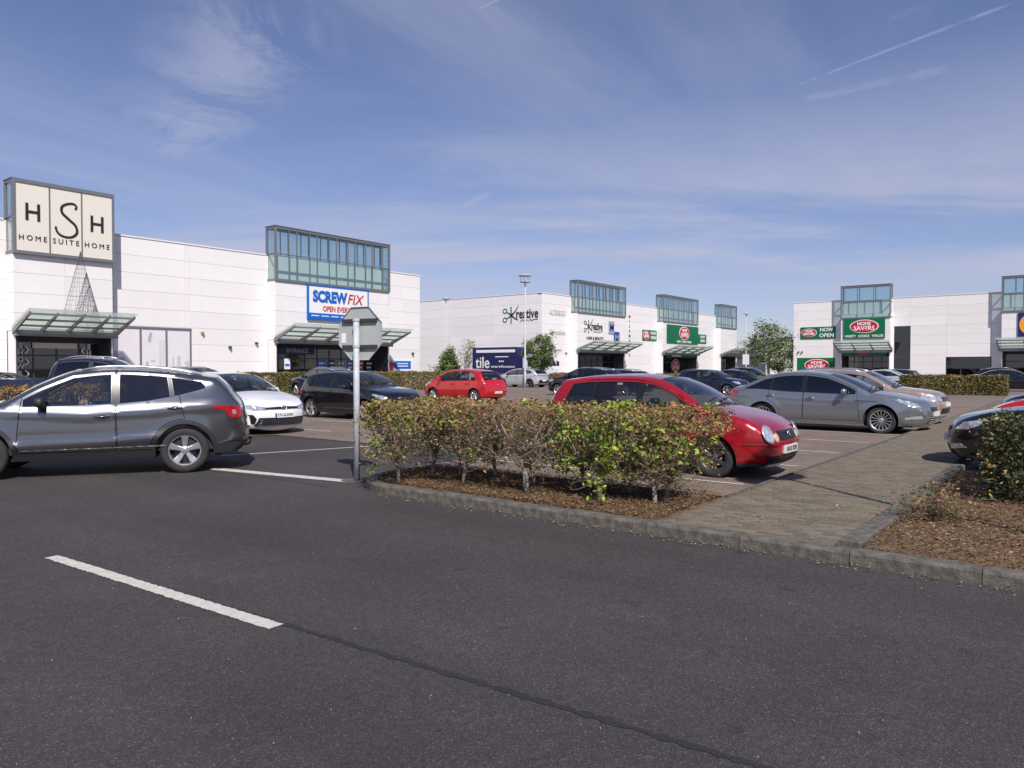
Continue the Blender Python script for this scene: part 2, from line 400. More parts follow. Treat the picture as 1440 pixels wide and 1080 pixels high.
def orient(V, F, cz=0.6):
    V = np.asarray(V); out = []
    for f in F:
        a, b, c = V[f[0]], V[f[1]], V[f[2]]; n = np.cross(b-a, c-a); m = (a+b+c)/3
        out.append(tuple(f) if np.dot(n, m-np.array([m[0]*0.6, 0, cz])) >= 0 else tuple(f[::-1]))
    return out
def bars_wheel(sp):
    """tyre and alloy rim meshes about the y axis, outer face towards +y"""
    r = sp['r']; w = sp.get('tw', 0.205)/2; rr = r*sp.get('rimk', 0.66)
    t = MB(); t.lathe([(rr, -w*0.86), (rr+0.012, -w*0.98), (rr+(r-rr)*0.5, -w*1.04), (r-0.02, -w*0.93), (r-0.004, -w*0.74), (r, -w*0.4), (r, w*0.4), (r-0.004, w*0.74),
                       (r-0.02, w*0.93), (rr+(r-rr)*0.5, w*1.04), (rr+0.012, w*0.98), (rr, w*0.86)], 40)
    m = MB(); m.lathe([(rr-0.03, -w*0.7), (rr-0.012, w*0.4), (rr-0.012, w*0.78), (rr+0.004, w*0.93), (rr+0.008, w*0.85)], 40)
    n = sp.get('spokes', 5); yo = w*0.80; hub = sp.get('hub', 0.055)
    wid0, wid1 = sp.get('spw', (0.055, 0.085)); twin = sp.get('twin', False)
    for k in range(n):
        for q in ((-1, 1) if twin else (0,)):
            a = 2*math.pi*k/n+math.pi/2; ca, sa = math.cos(a), math.sin(a); P = []
            for rad_, wd, dep, sh in ((hub*0.6, wid0, yo-0.022, 0), (hub+(rr-hub)*0.5, (wid0+wid1)/2*0.92, yo-0.012, q*0.028), (rr-0.008, wid1, yo, q*0.05)):
                for u, dd in ((-wd/2, -0.012), (-wd*0.32, 0.0), (wd*0.32, 0.0), (wd/2, -0.012), (wd/2, -0.04), (-wd/2, -0.04)):
                    u2 = u+sh; P.append((ca*rad_-sa*u2, dep+dd, sa*rad_+ca*u2))
            F = []
            for i in range(2):
                for j in range(6): F.append((i*6+j, i*6+(j+1) % 6, (i+1)*6+(j+1) % 6, (i+1)*6+j))
            m.add(P, F)
    m.lathe([(0.0, yo-0.004), (hub*0.55, yo-0.006), (hub, yo-0.018), (hub*1.1, yo-0.05)], 20)
    for k in range(5):
        a = 2*math.pi*(k+0.5)/5+math.pi/2; m.ellipsoid((math.cos(a)*hub*0.82, yo-0.014, math.sin(a)*hub*0.82), (0.007, 0.006, 0.007), 6, 4)
    d = MB(); d.lathe([(0.0, 0.02), (rr*0.68, 0.02), (rr*0.68, 0.0), (rr-0.02, -0.03), (rr-0.02, -0.05)], 28)
    return t, m, d
CAR_CACHE = {}
def fmesh(name, mb, smooth=True):
    me = mesh(name, mb.V, mb.F); bm = bmesh.new(); bm.from_mesh(me); bmesh.ops.remove_doubles(bm, verts=bm.verts[:], dist=1e-5)
    bmesh.ops.recalc_face_normals(bm, faces=bm.faces[:]); bm.to_mesh(me); bm.free()
    if smooth: me.shade_smooth()
    return me
def car_parts(kind):
    """list of (name, parent index or None, mesh, material key, location)"""
    if kind in CAR_CACHE: return CAR_CACHE[kind]
    sp = SPECS[kind]; sh = Shell(sp); sh.cache = {}; out = []
    def put(name, parent, me, mk, loc=None): out.append((name, parent, me, mk, loc)); return len(out)-1
    fo, wb, r, L_, H_ = sp['fo'], sp['wb'], sp['r'], sp['L'], sp['H']; Ra = r+sp.get('archgap', 0.055); zs = sp.get('sill', 0.22)
    S = sh.S
    # ---- side outline with wheel arches
    def arc(cx, a0, a1, rad, n=22): return [(cx+rad*math.cos(t), r+rad*math.sin(t)) for t in np.linspace(a0, a1, n)]
    a_lo = math.asin(max(-1, min(1, (zs-r)/Ra)))
    bottom = [tuple(S[-1])]
    bx = S[-1, 0]; rx = fo+wb
    e = Ra*math.cos(a_lo)
    bottom += [(rx+e+0.01, zs+0.01)]+arc(rx, a_lo, math.pi-a_lo, Ra)[1:-1]+[(rx-e, zs)]
    bottom += [(x_, zs-0.01) for x_ in np.linspace(rx-e-0.1, fo+e+0.1, 16)]
    bottom += [(fo+e, zs)]+arc(fo, a_lo, math.pi-a_lo, Ra)[1:-1]+[(fo-e-0.01, zs+0.01)]
    outline = np.vstack([S, np.array(bottom[1:])])
    # ---- glass house
    i0, i1 = sh.rng[1][0], sh.rng[3][1]
    def offs(m): return (S-sh.N*m)[i0:i1+1]
    def region(m, zlo):
        """everything under the roof line by m, above the curve zlo(x)"""
        top = offs(m); top = top[top[:, 1] > zlo(top[:, 0])]
        xs = np.linspace(top[-1, 0], top[0, 0], 30); return np.vstack([top, np.stack([xs, zlo(xs)], 1)])
    m = sp.get('m', 0.085)
    dlo = region(m, lambda x: sh.belt(x)+0.012)
    fe = sp['front_end']; re_ = sp['rear_end']     # ((x,z),(x,z)) lines, bottom to top
    def keep_right(P, ln): return clip(P, ln[1], ln[0]) # x greater than the line
    def keep_left(P, ln): return clip(P, ln[0], ln[1])
    dlo = keep_right(dlo, fe); dlo = keep_left(dlo, re_)
    dlo0 = dense(dlo, 0.06); wins = []; rest = dlo
    for (ln, wd) in sp['pillars']:
        a = [(ln[0][0]-wd/2, ln[0][1]), (ln[1][0]-wd/2, ln[1][1])]; b = [(ln[0][0]+wd/2, ln[0][1]), (ln[1][0]+wd/2, ln[1][1])]
        wins.append(keep_left(rest, a)); rest = keep_right(rest, b)
    wins.append(rest)
    wins = [dense(roundpoly(w, 0.035), 0.06) for w in wins if len(w) > 2]
    wins_in = [shrink(w, sp.get('trimw', 0.013)) for w in wins]
    # ---- doors
    doors = []
    for (l0, l1) in sp['doors']:
        D = region(0.045, lambda x: np.full_like(x, zs+0.10)); D = keep_right(D, l0); D = keep_left(D, l1)
        D = dense(roundpoly(D, 0.03), 0.04)
        for cx in (fo, fo+wb):
            Rd = Ra+0.068; v = D-np.array([cx, r]); k = np.linalg.norm(v, axis=1) < Rd
            if k.any():
                n_ = len(D); s0 = next(i for i in range(n_) if not k[i] and k[(i+1) % n_]); D = np.roll(D, -s0, 0); k = np.roll(k, -s0); e_ = max(i for i in range(n_) if k[i])
                A_, B_ = D[0]-np.array([cx, r]), D[(e_+1) % n_]-np.array([cx, r]); aa, ab_ = math.atan2(A_[1], A_[0]), math.atan2(B_[1], B_[0]); da = (ab_-aa+math.pi) % (2*math.pi)-math.pi
                ar_ = np.array([(cx+Rd*math.cos(t), r+Rd*math.sin(t)) for t in np.linspace(aa, aa+da, 16)]); D = np.vstack([D[:1], ar_, D[e_+1:]])
        keepi = [0]
        for i in range(1, len(D)):
            if np.linalg.norm(D[i]-D[keepi[-1]]) > 0.006: keepi.append(i)
        doors.append(D[keepi])
    doors_in = [shrink(D, 0.0095) for D in doors]
    extra = []
    clad = sp.get('clad')
    if clad:
        for cx in (fo, rx): extra.append(np.array(arc(cx, -0.6, math.pi+0.6, Ra+clad[0], 40)))
        if len(clad) > 2:
            for xa, xb in ((0.0, fo-Ra), (rx+Ra, L_)): extra.append(np.array([(xa, clad[2]), (xb, clad[2]), (xb, clad[2]+0.001), (xa, clad[2]+0.001)]))
        extra.append(np.array([(fo, zs+clad[1]), (rx, zs+clad[1]), (rx, zs+clad[1]+0.001), (fo, zs+clad[1]+0.001)]))
    g = sp.get('grid', 0.055); xs = np.arange(0, L_, g); zz = np.arange(zs, H_, g)
    G = np.array([(x_+(j % 2)*g/2, z_) for j, z_ in enumerate(zz) for x_ in xs])
    G = G[inside(G, outline)]
    allp = [outline]+wins+wins_in+doors+doors_in+extra+([dlo0] if len(wins) > 1 else [])
    B_ = np.vstack([dense(p, 0.02) for p in allp]); dmin = np.array([np.min(np.sum((B_-q)**2, 1)) for q in G]); G = G[dmin > (g*0.35)**2]
    V2, F2 = cdt(allp, G)
    C2 = V2[F2].mean(1); cls = np.full(len(F2), -1); inn = inside(C2, outline); cls[inn] = 0
    if clad:
        k = np.zeros(len(F2), bool)
        for cx in (fo, rx): k |= np.hypot(C2[:, 0]-cx, C2[:, 1]-r) < Ra+clad[0]
        k |= (C2[:, 1] < zs+clad[1]) & (C2[:, 0] > fo) & (C2[:, 0] < rx)
        if len(clad) > 2: k |= (C2[:, 1] < clad[2]) & ((C2[:, 0] < fo) | (C2[:, 0] > rx))
        cls[k & inn] = 1
    for i, (D, Di) in enumerate(zip(doors, doors_in)):
        k = inside(C2, D) & inn; low = k & (cls == 1); cls[k] = 90; cls[inside(C2, Di) & k] = 10+i
    for i, (w, wi) in enumerate(zip(wins, wins_in)):
        k = inside(C2, w) & inn; cls[k] = 40+i; cls[inside(C2, wi) & k] = 20+i
    for i in range(len(wins)-1):
        ln, wd = sp['pillars'][i]; wd2 = wd*0.5+0.03
        k = inside(C2, dlo0) & inn & (cls < 20)
        k |= inside(C2, dlo0) & (cls == 90)
        cls[k & (np.abs(C2[:, 0]-(ln[0][0]+(ln[1][0]-ln[0][0])*(C2[:, 1]-ln[0][1])/(ln[1][1]-ln[0][1]))) < wd2)] = 50+i
    V3 = sh.to3(V2)
    def sub(code, side, off=0.0):
        k = np.isin(cls, code if isinstance(code, (list, tuple)) else [code]); F = F2[k]
        if len(F) == 0: return None
        u = np.unique(F); mp = np.full(len(V2), -1); mp[u] = np.arange(len(u)); V = V3[u].copy(); V[:, 1] += off; V[:, 1] *= side
        return V, orient(V, mp[F])
    # ---- body: two sides and the strip over the top
    bodyV = []; bodyF = []
    def addb(V, F):
        o = len(bodyV); bodyV.extend(map(tuple, V)); bodyF.extend(tuple(i+o for i in f) for f in F)
    for side in (1, -1):
        q = sub(0, side); addb(*q)
    tcol = np.array([-1, -0.965, -0.93, -0.915, -0.8, -0.6, -0.4, -0.2, 0, 0.2, 0.4, 0.6, 0.8, 0.915, 0.93, 0.965, 1.0]); nt_ = len(tcol)
    def strip_faces(i0_, i1_, t0=-1.01, t1=1.01, off=0.0):
        ks = [k for k in range(nt_) if t0 <= tcol[k] <= t1]; V = []; F = []
        for i in range(i0_, i1_+1): V += [sh.strip(i, tcol[k], off) for k in ks]
        n = len(ks)
        for i in range(i1_-i0_):
            for k in range(n-1): F.append((i*n+k, i*n+k+1, (i+1)*n+k+1, (i+1)*n+k))
        return V, F
    (n0, n1), (w0, w1), (r0, r1), (q0, q1), (t0, t1) = sh.rng
    hood_i = next(i for i in range(n0, n1) if S[i, 0] > sp.get('hood', 0.32) and S[i, 1] > 0.5)
    addb(*strip_faces(n0, hood_i)); addb(*strip_faces(hood_i, n1, -1.01, -0.93)); addb(*strip_faces(hood_i, n1, 0.93, 1.01))
    addb(*strip_faces(w0, w1, -1.01, -0.93)); addb(*strip_faces(w0, w1, 0.93, 1.01))
    addb(*strip_faces(r0, r1)); addb(*strip_faces(q0, q1, -1.01, -0.915)); addb(*strip_faces(q0, q1, 0.915, 1.01)); addb(*strip_faces(t0, t1))
    bm_ = mesh('body', bodyV, bodyF); bm = bmesh.new(); bm.from_mesh(bm_); bmesh.ops.remove_doubles(bm, verts=bm.verts[:], dist=2e-4); bm.to_mesh(bm_); bm.free()
    V = [v.co[:] for v in bm_.vertices]; F = orient(V, [tuple(p.vertices) for p in bm_.polygons]); bm_ = mesh('body', V, F, True)
    body = put('body', None, bm_, 'paint')
    def sheet(name, parent, V, F, mk):
        return put(name, parent, mesh(name, V, orient(V, F), True), mk)
    if clad:
        V = []; F = []
        for side in (1, -1):
            v, f = sub(1, side, 0.006); o = len(V); V += list(map(tuple, v)); F += [tuple(i+o for i in q) for q in f]
        put('lower_cladding', None, mesh('lower_cladding', V, F, True), 'plastic')
    V, F = strip_faces(hood_i, n1-2, -0.916, 0.916); sheet('bonnet', None, V, F, 'paint')
    V, F = strip_faces(n1-2, w0+1, -0.94, 0.94, 0.002); sheet('scuttle_panel', None, V, F, 'plastic')
    V, F = strip_faces(w0+1, w1, -0.93, 0.93, -0.004); ws = sheet('windscreen', None, V, F, 'screen')
    for (ta, tb, nm) in ((-.78, -.08, 'wiper'), (-.04, .62, 'wiper')):
        b = MB(); n_ = 8; P_ = []
        for k in range(n_+1):
            t = ta+(tb-ta)*k/n_; P_.append(sh.strip(min(w0+2+int(k*0.35), w1), t, 0.014))
        b.tube(P_, .009, 5); put(nm, None, fmesh(nm, b), 'rubber')
    for (ii, t_, sz) in ((w0+3, .72, .055), (w0+3, .60, .05)):
        P_ = [sh.strip(ii, t_-sz/2*1.3, -.010), sh.strip(ii, t_+sz/2*1.3, -.010), sh.strip(ii+2, t_+sz/2*1.3, -.010), sh.strip(ii+2, t_-sz/2*1.3, -.010)]
        put('windscreen_disc', ws, mesh('windscreen_disc', P_, [(0, 1, 2, 3)]), 'plate')
    V, F = strip_faces(q0, q1, -0.915, 0.915, -0.004); rw = sheet('rear_window', None, V, F, sp.get('rearglass', 'tint'))
    # dark band round the screens
    for (a, b, tt, nm, par) in ((w0+1, w1, 0.93, 'screen_band', ws), (q0, q1, 0.915, 'screen_band', rw)):
        V = []; F = []
        for (i0_, i1_, ta, tb) in ((a, b, -tt, -0.80), (a, b, 0.80, tt), (a, min(a+2, b), -0.8, 0.8), (max(b-2, a), b, -0.8, 0.8)):
            v, f = strip_faces(i0_, i1_, ta-0.001, tb+0.001, -0.007); o = len(V); V += v; F += [tuple(i+o for i in q) for q in f]
        # narrow the side bands
        sheet(nm, par, [(v[0], v[1]*(1.0 if abs(v[1]) < 0.01 else 1.0), v[2]) for v in V], F, 'rubber') if nm and sp.get('band', False) else None
    V, F = strip_faces(r0, r1, -0.97, 0.97, -0.035); sheet('headlining', None, V, [f[::-1] for f in F], 'trim')
    gi = len(wins)
    glassk = sp.get('glass', ['side']*gi)
    for side in (1, -1):
        di = []
        for i in range(len(doors)):
            q = sub(10+i, side); di.append(put('door', None, mesh('door', q[0], q[1], True), 'paint'))
        wi = []
        for i in range(gi):
            q = sub(20+i, side, -0.006)
            par = di[i] if i < len(di) else None
            if q: wi.append(put('window', par, mesh('window', q[0], q[1], True), glassk[min(i, len(glassk)-1)]))
            q = sub(40+i, side, 0.002)
            if q: put('window_trim', par if par is not None else body, mesh('window_trim', q[0], q[1], True), sp.get('trimmat', 'rubber'))
        for i in range(gi-1):
            q = sub(50+i, side, 0.001)
            if q: put('pillar_trim', body, mesh('pillar_trim', q[0], q[1], True), 'black')
        # handles
        for i, hx in enumerate(sp.get('handles', [])):
            hz = sh.belt(hx)-sp.get('hdrop', 0.13); P = sh.to3(np.array([(hx-0.1, hz), (hx-0.09, hz), (hx, hz), (hx+0.09, hz+0.004), (hx+0.1, hz+0.004)]), 0.004, side)
            P2 = [tuple(p+np.array([0, side*o_, 0])) for p, o_ in zip(P, (0, 0.022, 0.03, 0.022, 0))]
            b = MB(); b.tube(P2, [0.010, 0.013, 0.014, 0.013, 0.010], 8); put('handle', di[min(i, len(di)-1)], fmesh('handle', b), sp.get('handlemat', 'paint'))
            b = MB(); b.ellipsoid(tuple(P[2]), (0.06, 0.006, 0.028), 12, 6); put('handle_recess', di[min(i, len(di)-1)], fmesh('handle_recess', b), 'trim')
        # mirror
        mx, mz = sp['mirror']; p = sh.to3(np.array([(mx, mz)]), 0.0, side)[0]
        b = MB(); hs = 0.5
        prof = [(-0.055, 0.35), (-0.045, 0.8), (-0.01, 1.0), (0.04, 0.98), (0.055, 0.9)]
        Vm = []; n_ = 14
        for dx, k_ in prof:
            for j in range(n_):
                t = 2*math.pi*j/n_; cu, su = math.cos(t), math.sin(t)
                Vm.append((p[0]-dx+0.0, p[1]+side*(0.125+0.115*k_*math.copysign(abs(cu)**0.7, cu)), p[2]+0.065+0.075*k_*math.copysign(abs(su)**0.7, su)))
        Fm = [(i*n_+j, i*n_+(j+1) % n_, (i+1)*n_+(j+1) % n_, (i+1)*n_+j) for i in range(len(prof)-1) for j in range(n_)]+[tuple(range(n_)), tuple(range((len(prof)-1)*n_, len(prof)*n_))]
        b.add(Vm, Fm); b.tube([(p[0], p[1]-side*0.03, p[2]+0.0), (p[0]-0.01, p[1]+side*0.06, p[2]+0.03)], 0.025, 8)
        put('mirror', di[0] if di else None, fmesh('mirror', b), sp.get('mirrormat', 'paint'))
    # ---- wheels
    tm, rm_, dm = bars_wheel(sp); tme, rme, dme = fmesh('wheel', tm), fmesh('rim', rm_, False), fmesh('brake_disc', dm)
    tw = sp.get('tw', 0.205)
    for cx in (fo, rx):
        for side in (1, -1):
            y = sh.hw-tw/2-sp.get('wheelin', 0.035); k = put('wheel', None, tme, 'tyre', ((sh.c-cx, side*y, r), side))
            put('rim', k, rme, sp.get('rimmat', 'alloy'), None); put('brake_disc', k, dme, 'darkmetal', None)
    # ---- floor, wheel houses, cabin lining
    b = MB(); b.box(sh.c-L_+0.35, sh.c-0.3, -sh.hw+0.16, sh.hw-0.16, zs-0.02, zs+0.07)
    for cx in (fo, rx):
        for side in (1, -1):
            A = arc(cx, a_lo, math.pi-a_lo, Ra+0.012, 20); yo = sh.hw-0.06; yi = sh.hw-0.36; o = len(b.V)
            b.V += [(sh.c-x_, side*yy, z_) for yy in (yo, yi) for x_, z_ in A]; n_ = len(A)
            b.F += [(o+i, o+i+1, o+n_+i+1, o+n_+i) for i in range(n_-1)]+[tuple(o+n_+i for i in range(n_))]
    put('underbody', None, mesh('underbody', b.V, b.F), 'under')
    b = MB(); x0, x1 = sp['cabin']; yi = sh.hw-0.13; zb0 = sh.belt(x0+0.3)-0.03
    for side in (1, -1):
        P = [(x_, sh.belt(x_)-0.02) for x_ in np.linspace(x0, x1, 8)]+[(x1, zs+0.08), (x0, zs+0.08)]
        o = len(b.V); b.V += [(sh.c-x_, side*(sh.hw-0.10), z_) for x_, z_ in P]; b.F.append(tuple(o+i for i in range(len(P))))
    b.box(sh.c-x1, sh.c-x0, -yi, yi, zs+0.06, zs+0.10)
    dz = sh.belt(x0)-0.04; b.prism([(0, zs+0.1), (0.0, dz-0.06), (0.12, dz), (0.42, dz+0.01), (0.55, dz-0.09), (0.5, zs+0.3)], (0, 2*yi, 0), (sh.c-x0, -yi, 0), (-1, 0, 0), (0, 0, 1))
    put('cabin_lining', None, mesh('cabin_lining', b.V, b.F), 'trim')
    def seat(xc, y, tall):
        b = MB(); zf = zs+0.12; zt = sp['H']-tall
        prof = [(-0.26, 0.02), (-0.26, 0.2), (-0.05, 0.26), (0.18, 0.24), (0.2, 0.02)]
        b.prism(prof, (0, 0.5, 0), (sh.c-xc, y-0.25, zf), (-1, 0, 0)); X = sh.c-xc-0.16
        b.prism([(0.0, 0.2), (0.12, zt-zf-0.2), (0.17, zt-zf-0.16), (0.26, zt-zf-0.18), (0.2, 0.2)], (0, 0.48, 0), (X, y-0.24, zf), (-1, 0, 0))
        b.prism([(0.15, zt-zf-0.15), (0.16, zt-zf), (0.2, zt-zf+0.03), (0.26, zt-zf), (0.25, zt-zf-0.15)], (0, 0.26, 0), (X, y-0.13, zf), (-1, 0, 0))
        me = mesh('seat', b.V, b.F); bm = bmesh.new(); bm.from_mesh(me); bmesh.ops.bevel(bm, geom=bm.edges[:], offset=0.02, segments=2, affect='EDGES'); bmesh.ops.recalc_face_normals(bm, faces=bm.faces[:]); bm.to_mesh(me); bm.free(); me.shade_smooth(); return me
    xf = sp.get('seat_x', x0+1.15)
    for xc, tall in ((xf, 0.40), (xf+0.83, 0.42)):
        if xc > x1-0.1: continue
        for y in (-0.36, 0.36): put('seat', None, seat(xc, y, tall), 'seat')
    b = MB(); cx_, cz_ = sh.c-(xf-0.55), zs+0.72; ring = []
    for k in range(25):
        t = 2*math.pi*k/24; ring.append((cx_+0.06*math.sin(t), -0.36+0.185*math.cos(t), cz_+0.175*math.sin(t)))
    b.tube(ring, 0.014, 6, False); b.bar((cx_, -0.53, cz_), (cx_, -0.19, cz_), 0.03, 0.04); b.tube([(cx_, -0.36, cz_), (cx_+0.3, -0.36, cz_-0.12)], 0.035, 8)
    put('steering_wheel', None, fmesh('steering_wheel', b), 'trim')
    # ---- lamps, grilles, plates as shaped patches on nose, tail and flanks
    def end_patch(poly, front, off, mirror):
        res = []
        P = dense(np.array(poly, float), 0.03); lo, hi = P.min(0), P.max(0)
        gx, gz = np.meshgrid(np.arange(lo[0], hi[0], 0.035), np.arange(lo[1], hi[1], 0.035)); G_ = np.stack([gx.ravel(), gz.ravel()], 1)
        G_ = G_[inside(G_, shrink(P, 0.012))]; v2, f2 = cdt([P], G_); k = inside(v2[f2].mean(1), P); f2 = f2[k]
        ring = [i for i in range(len(P))]
        for sd in ((1, -1) if mirror else (1,)):
            Vt = [sh.end_pt(sd*v[0], v[1], front, off) for v in v2]; nv = len(Vt)
            Vb = [sh.end_pt(sd*P[i][0], P[i][1], front, -0.012) for i in ring]; Fs = [tuple(f) for f in f2]
            idx = [int(np.argmin(np.sum((v2-P[i])**2, 1))) for i in ring]; n_ = len(ring)
            Fs = orient(Vt, Fs); sk = [(idx[i], idx[(i+1) % n_], nv+(i+1) % n_, nv+i) for i in range(n_)]
            res.append((Vt+Vb, Fs+sk))
        return res
    for it in sp.get('ends', []):
        nm, mk, front, poly, off, mirror = it[:6]
        for V, F in end_patch(poly, front, off, mirror): put(nm, it[6] if len(it) > 6 else None, mesh(nm, V, F, False), mk)
    for it in sp.get('flank', []):
        nm, mk, poly, off = it
        P = dense(roundpoly(poly, 0.02), 0.03); lo, hi = P.min(0), P.max(0)
        gx, gz = np.meshgrid(np.arange(lo[0], hi[0], 0.04), np.arange(lo[1], hi[1], 0.04)); G_ = np.stack([gx.ravel(), gz.ravel()], 1)
        G_ = G_[inside(G_, shrink(P, 0.012))]; v2, f2 = cdt([P], G_); f2 = f2[inside(v2[f2].mean(1), P)]
        for side in (1, -1):
            V = sh.to3(v2, off, side); put(nm, None, mesh(nm, V, orient(V, f2), True), mk)
    for (kx, kz, rad_, nm, mk, thick) in sp.get('round_lamps', []):     # (y, z, radius)
        for sd in (1, -1):
            p = Vector(sh.end_pt(sd*kx, kz, True, 0)); a = Vector(sh.end_pt(sd*(kx+0.03), kz, True, 0))-Vector(sh.end_pt(sd*(kx-0.03), kz, True, 0))
            c = Vector(sh.end_pt(sd*kx, kz+0.03, True, 0))-Vector(sh.end_pt(sd*kx, kz-0.03, True, 0)); nrm = a.cross(c).normalized()
            if nrm.x < 0: nrm = -nrm
            rot = nrm.to_track_quat('Z', 'Y').to_matrix(); b = MB(); b.ellipsoid(p, (rad_[0], rad_[1], thick), 24, 12, rot); put(nm, None, fmesh(nm, b), mk)
    for (front, z, txt, euro) in sp.get('plates', []):
        p = Vector(sh.end_pt(0, z, front, 0.012)); up = Vector(sh.end_pt(0, z+0.04, front, 0.012))-Vector(sh.end_pt(0, z-0.04, front, 0.012)); up.y = 0; up.normalize()
        xax = Vector((0, -1, 0)) if front else Vector((0, 1, 0)); nrm = up.cross(xax)
        M_ = Matrix((xax, -nrm if False else nrm, up)).transposed()
        b = MB(); b.box(-0.26, 0.26, -0.05, 0.008, -0.056, 0.056); V = [tuple(p+M_ @ Vector(v)) for v in b.V]; k = put('number_plate', None, mesh('number_plate', V, b.F), 'plate')
        if txt:
            me = text_mesh(txt, 0.095, 0.003, 0.002, xs=0.92); me.transform(Matrix.Rotation(math.pi, 4, 'Z')); me.transform(Matrix.Translation((-0.015 if euro else 0, 0.010, 0)))
            me.transform(M_.to_4x4()); me.transform(Matrix.Translation(p)); put('plate_number', k, me, 'black')
            if euro:
                b = MB(); b.box(0.218, 0.26, 0.006, 0.0098, -0.054, 0.054); V = [tuple(p+M_ @ Vector(v)) for v in b.V]; put('plate_band', k, mesh('plate_band', V, b.F), 'plateblue')
    if sp.get('rails'):
        (xa, xb) = sp['rails']
        for side in (1, -1):
            xs = np.linspace(xa, xb, 9); pts = []
            for i, x_ in enumerate(xs):
                j = int(np.argmin(np.abs(S[r0:r1+1, 0]-x_)))+r0; p = sh.strip(j, 0.93*side); up = sp.get('railh', .045)*math.sin(min(1, i/1.5, (8-i)/1.5)*math.pi/2); pts.append((p[0], p[1], p[2]+0.008+up))
            b = MB(); b.tube(pts, 0.017, 8); put('roof_rail', None, fmesh('roof_rail', b), sp.get('railmat', 'alloy'))
    for fn in sp.get('more', []): fn(sh, put, sp)
    CAR_CACHE[kind] = out; return out
CARMATS = None
def carmats():
    global CARMATS
    if CARMATS: return CARMATS
    CARMATS = dict(
        plastic=mat('black_plastic', (0.022, 0.022, 0.024), 0.55), rubber=mat('rubber_trim', (0.012, 0.012, 0.013), 0.45),
        tyre=mat('tyre_rubber', (0.028, 0.027, 0.027), 0.8, var=0.25, vscale=9), alloy=mat('alloy', (0.62, 0.62, 0.64), 0.3, 0.85),
        alloydark=mat('alloy_dark', (0.10, 0.10, 0.11), 0.35, 0.7), darkmetal=mat('dark_metal', (0.05, 0.05, 0.055), 0.55, 0.5),
        under=mat('underside', (0.010, 0.010, 0.011), 0.9), trim=mat('cabin_trim', (0.02, 0.02, 0.022), 0.8), seat=mat('seat_cloth', (0.06, 0.06, 0.065), 0.9),
        side=glass_mat('side_glass', (0.60, 0.64, 0.64)), tint=glass_mat('privacy_glass', (0.09, 0.10, 0.11)), screen=glass_mat('windscreen_glass', (0.66, 0.71, 0.71)),
        lamp=mat('headlamp_lens', (0.60, 0.62, 0.65), 0.12, 0.6, coat=1.0, var=0.6, vscale=18), lampdark=mat('lamp_housing', (0.06, 0.06, 0.065), 0.15, 0.3, coat=1.0, var=0.5, vscale=30),
        lampred=mat('tail_lamp_red', (0.42, 0.012, 0.02), 0.15, 0.0, coat=1.0, var=0.35, vscale=30), lampamber=mat('indicator_amber', (0.6, 0.42, 0.28), 0.15, 0.1, coat=1.0),
        chrome=mat('chrome', (0.75, 0.75, 0.77), 0.12, 1.0), black=mat('gloss_black', (0.012, 0.012, 0.013), 0.3, coat=0.2), grille=mat('grille_black', (0.012, 0.012, 0.013), 0.4),
        plate=mat('plate_white', (0.72, 0.72, 0.70), 0.35), plateblue=mat('plate_blue', (0.02, 0.07, 0.42), 0.35), silverlow=mat('bumper_silver', (0.5, 0.5, 0.52), 0.4, 0.4))
    return CARMATS
def car(name, kind, paintmat, x, y, rz, label, cat='car', group='cars standing in the car park', over=None, z=0.0, pitch=0.0):
    """rz: heading of the nose, radians from +X"""
    cm = carmats(); e = empty(name, (x, y, z), rz); tag(e, label, cat, group); objs = []
    for nm, par, me, mk, loc in car_parts(kind):
        mk2 = (over or {}).get(mk, mk); m = paintmat if mk2 == 'paint' else (cm[mk2] if isinstance(mk2, str) else mk2)
        o = bpy.data.objects.new(nm, me); COL.objects.link(o)
        if not me.materials: me.materials.append(m)
        elif me.materials[0] is not m: o.material_slots[0].link = 'OBJECT'; o.material_slots[0].material = m
        o.parent = e if par is None else objs[par]
        if loc:
            o.location = loc[0]
            if loc[1] < 0: o.rotation_euler = (0, 0, math.pi)
        objs.append(o)
    return e
def vl(x, x2=None): return ((x, 0.15), (x if x2 is None else x2, 1.65))
def tow_bar(sh, put, sp):
    b = MB(); X = sh.c-sp['L']; b.tube([(X+0.15, 0, 0.33), (X-0.03, 0, 0.33), (X-0.07, 0, 0.36), (X-0.075, 0, 0.40)], 0.017, 8); b.ellipsoid((X-0.075, 0, 0.425), (0.026, 0.026, 0.026), 10, 8)
    put('tow_bar', None, fmesh('tow_bar', b), 'darkmetal')
def aerial(sh, put, sp):
    j = sh.rng[2][1]-6; p = sh.strip(j, 0.0); b = MB(); b.tube([p, (p[0]-0.12, p[1], p[2]+0.2)], [0.006, 0.003], 6); b.ellipsoid(p, (0.04, 0.02, 0.015), 8, 6)
    put('aerial', None, fmesh('aerial', b), 'rubber')
def badge(z, w, h, front=True, off=0.014, mk='chrome'):
    def f(sh, put, sp):
        p = Vector(sh.end_pt(0, z, front, off)); b = MB(); ring = [(p.x, p.y+w*math.cos(t), p.z+h*math.sin(t)) for t in np.linspace(0, 2*math.pi, 25)]
        b.tube(ring, 0.008, 6, False); b.bar((p.x, -w*0.6, p.z+h*0.7), (p.x, 0, p.z-h*0.8), 0.012); b.bar((p.x, w*0.6, p.z+h*0.7), (p.x, 0, p.z-h*0.8), 0.012)
        put('badge', None, fmesh('badge', b), mk)
    return f
def slats(z0, z1, w, n, off=0.016, mk='chrome', th=0.012):
    def f(sh, put, sp):
        for k in range(n):
            z = z0+(z1-z0)*(k+0.5)/n; b = MB(); b.tube([sh.end_pt(y, z, True, off) for y in np.linspace(-w, w, 13)], th/2, 6); put('grille_bar', None, fmesh('grille_bar', b), mk)
    return f
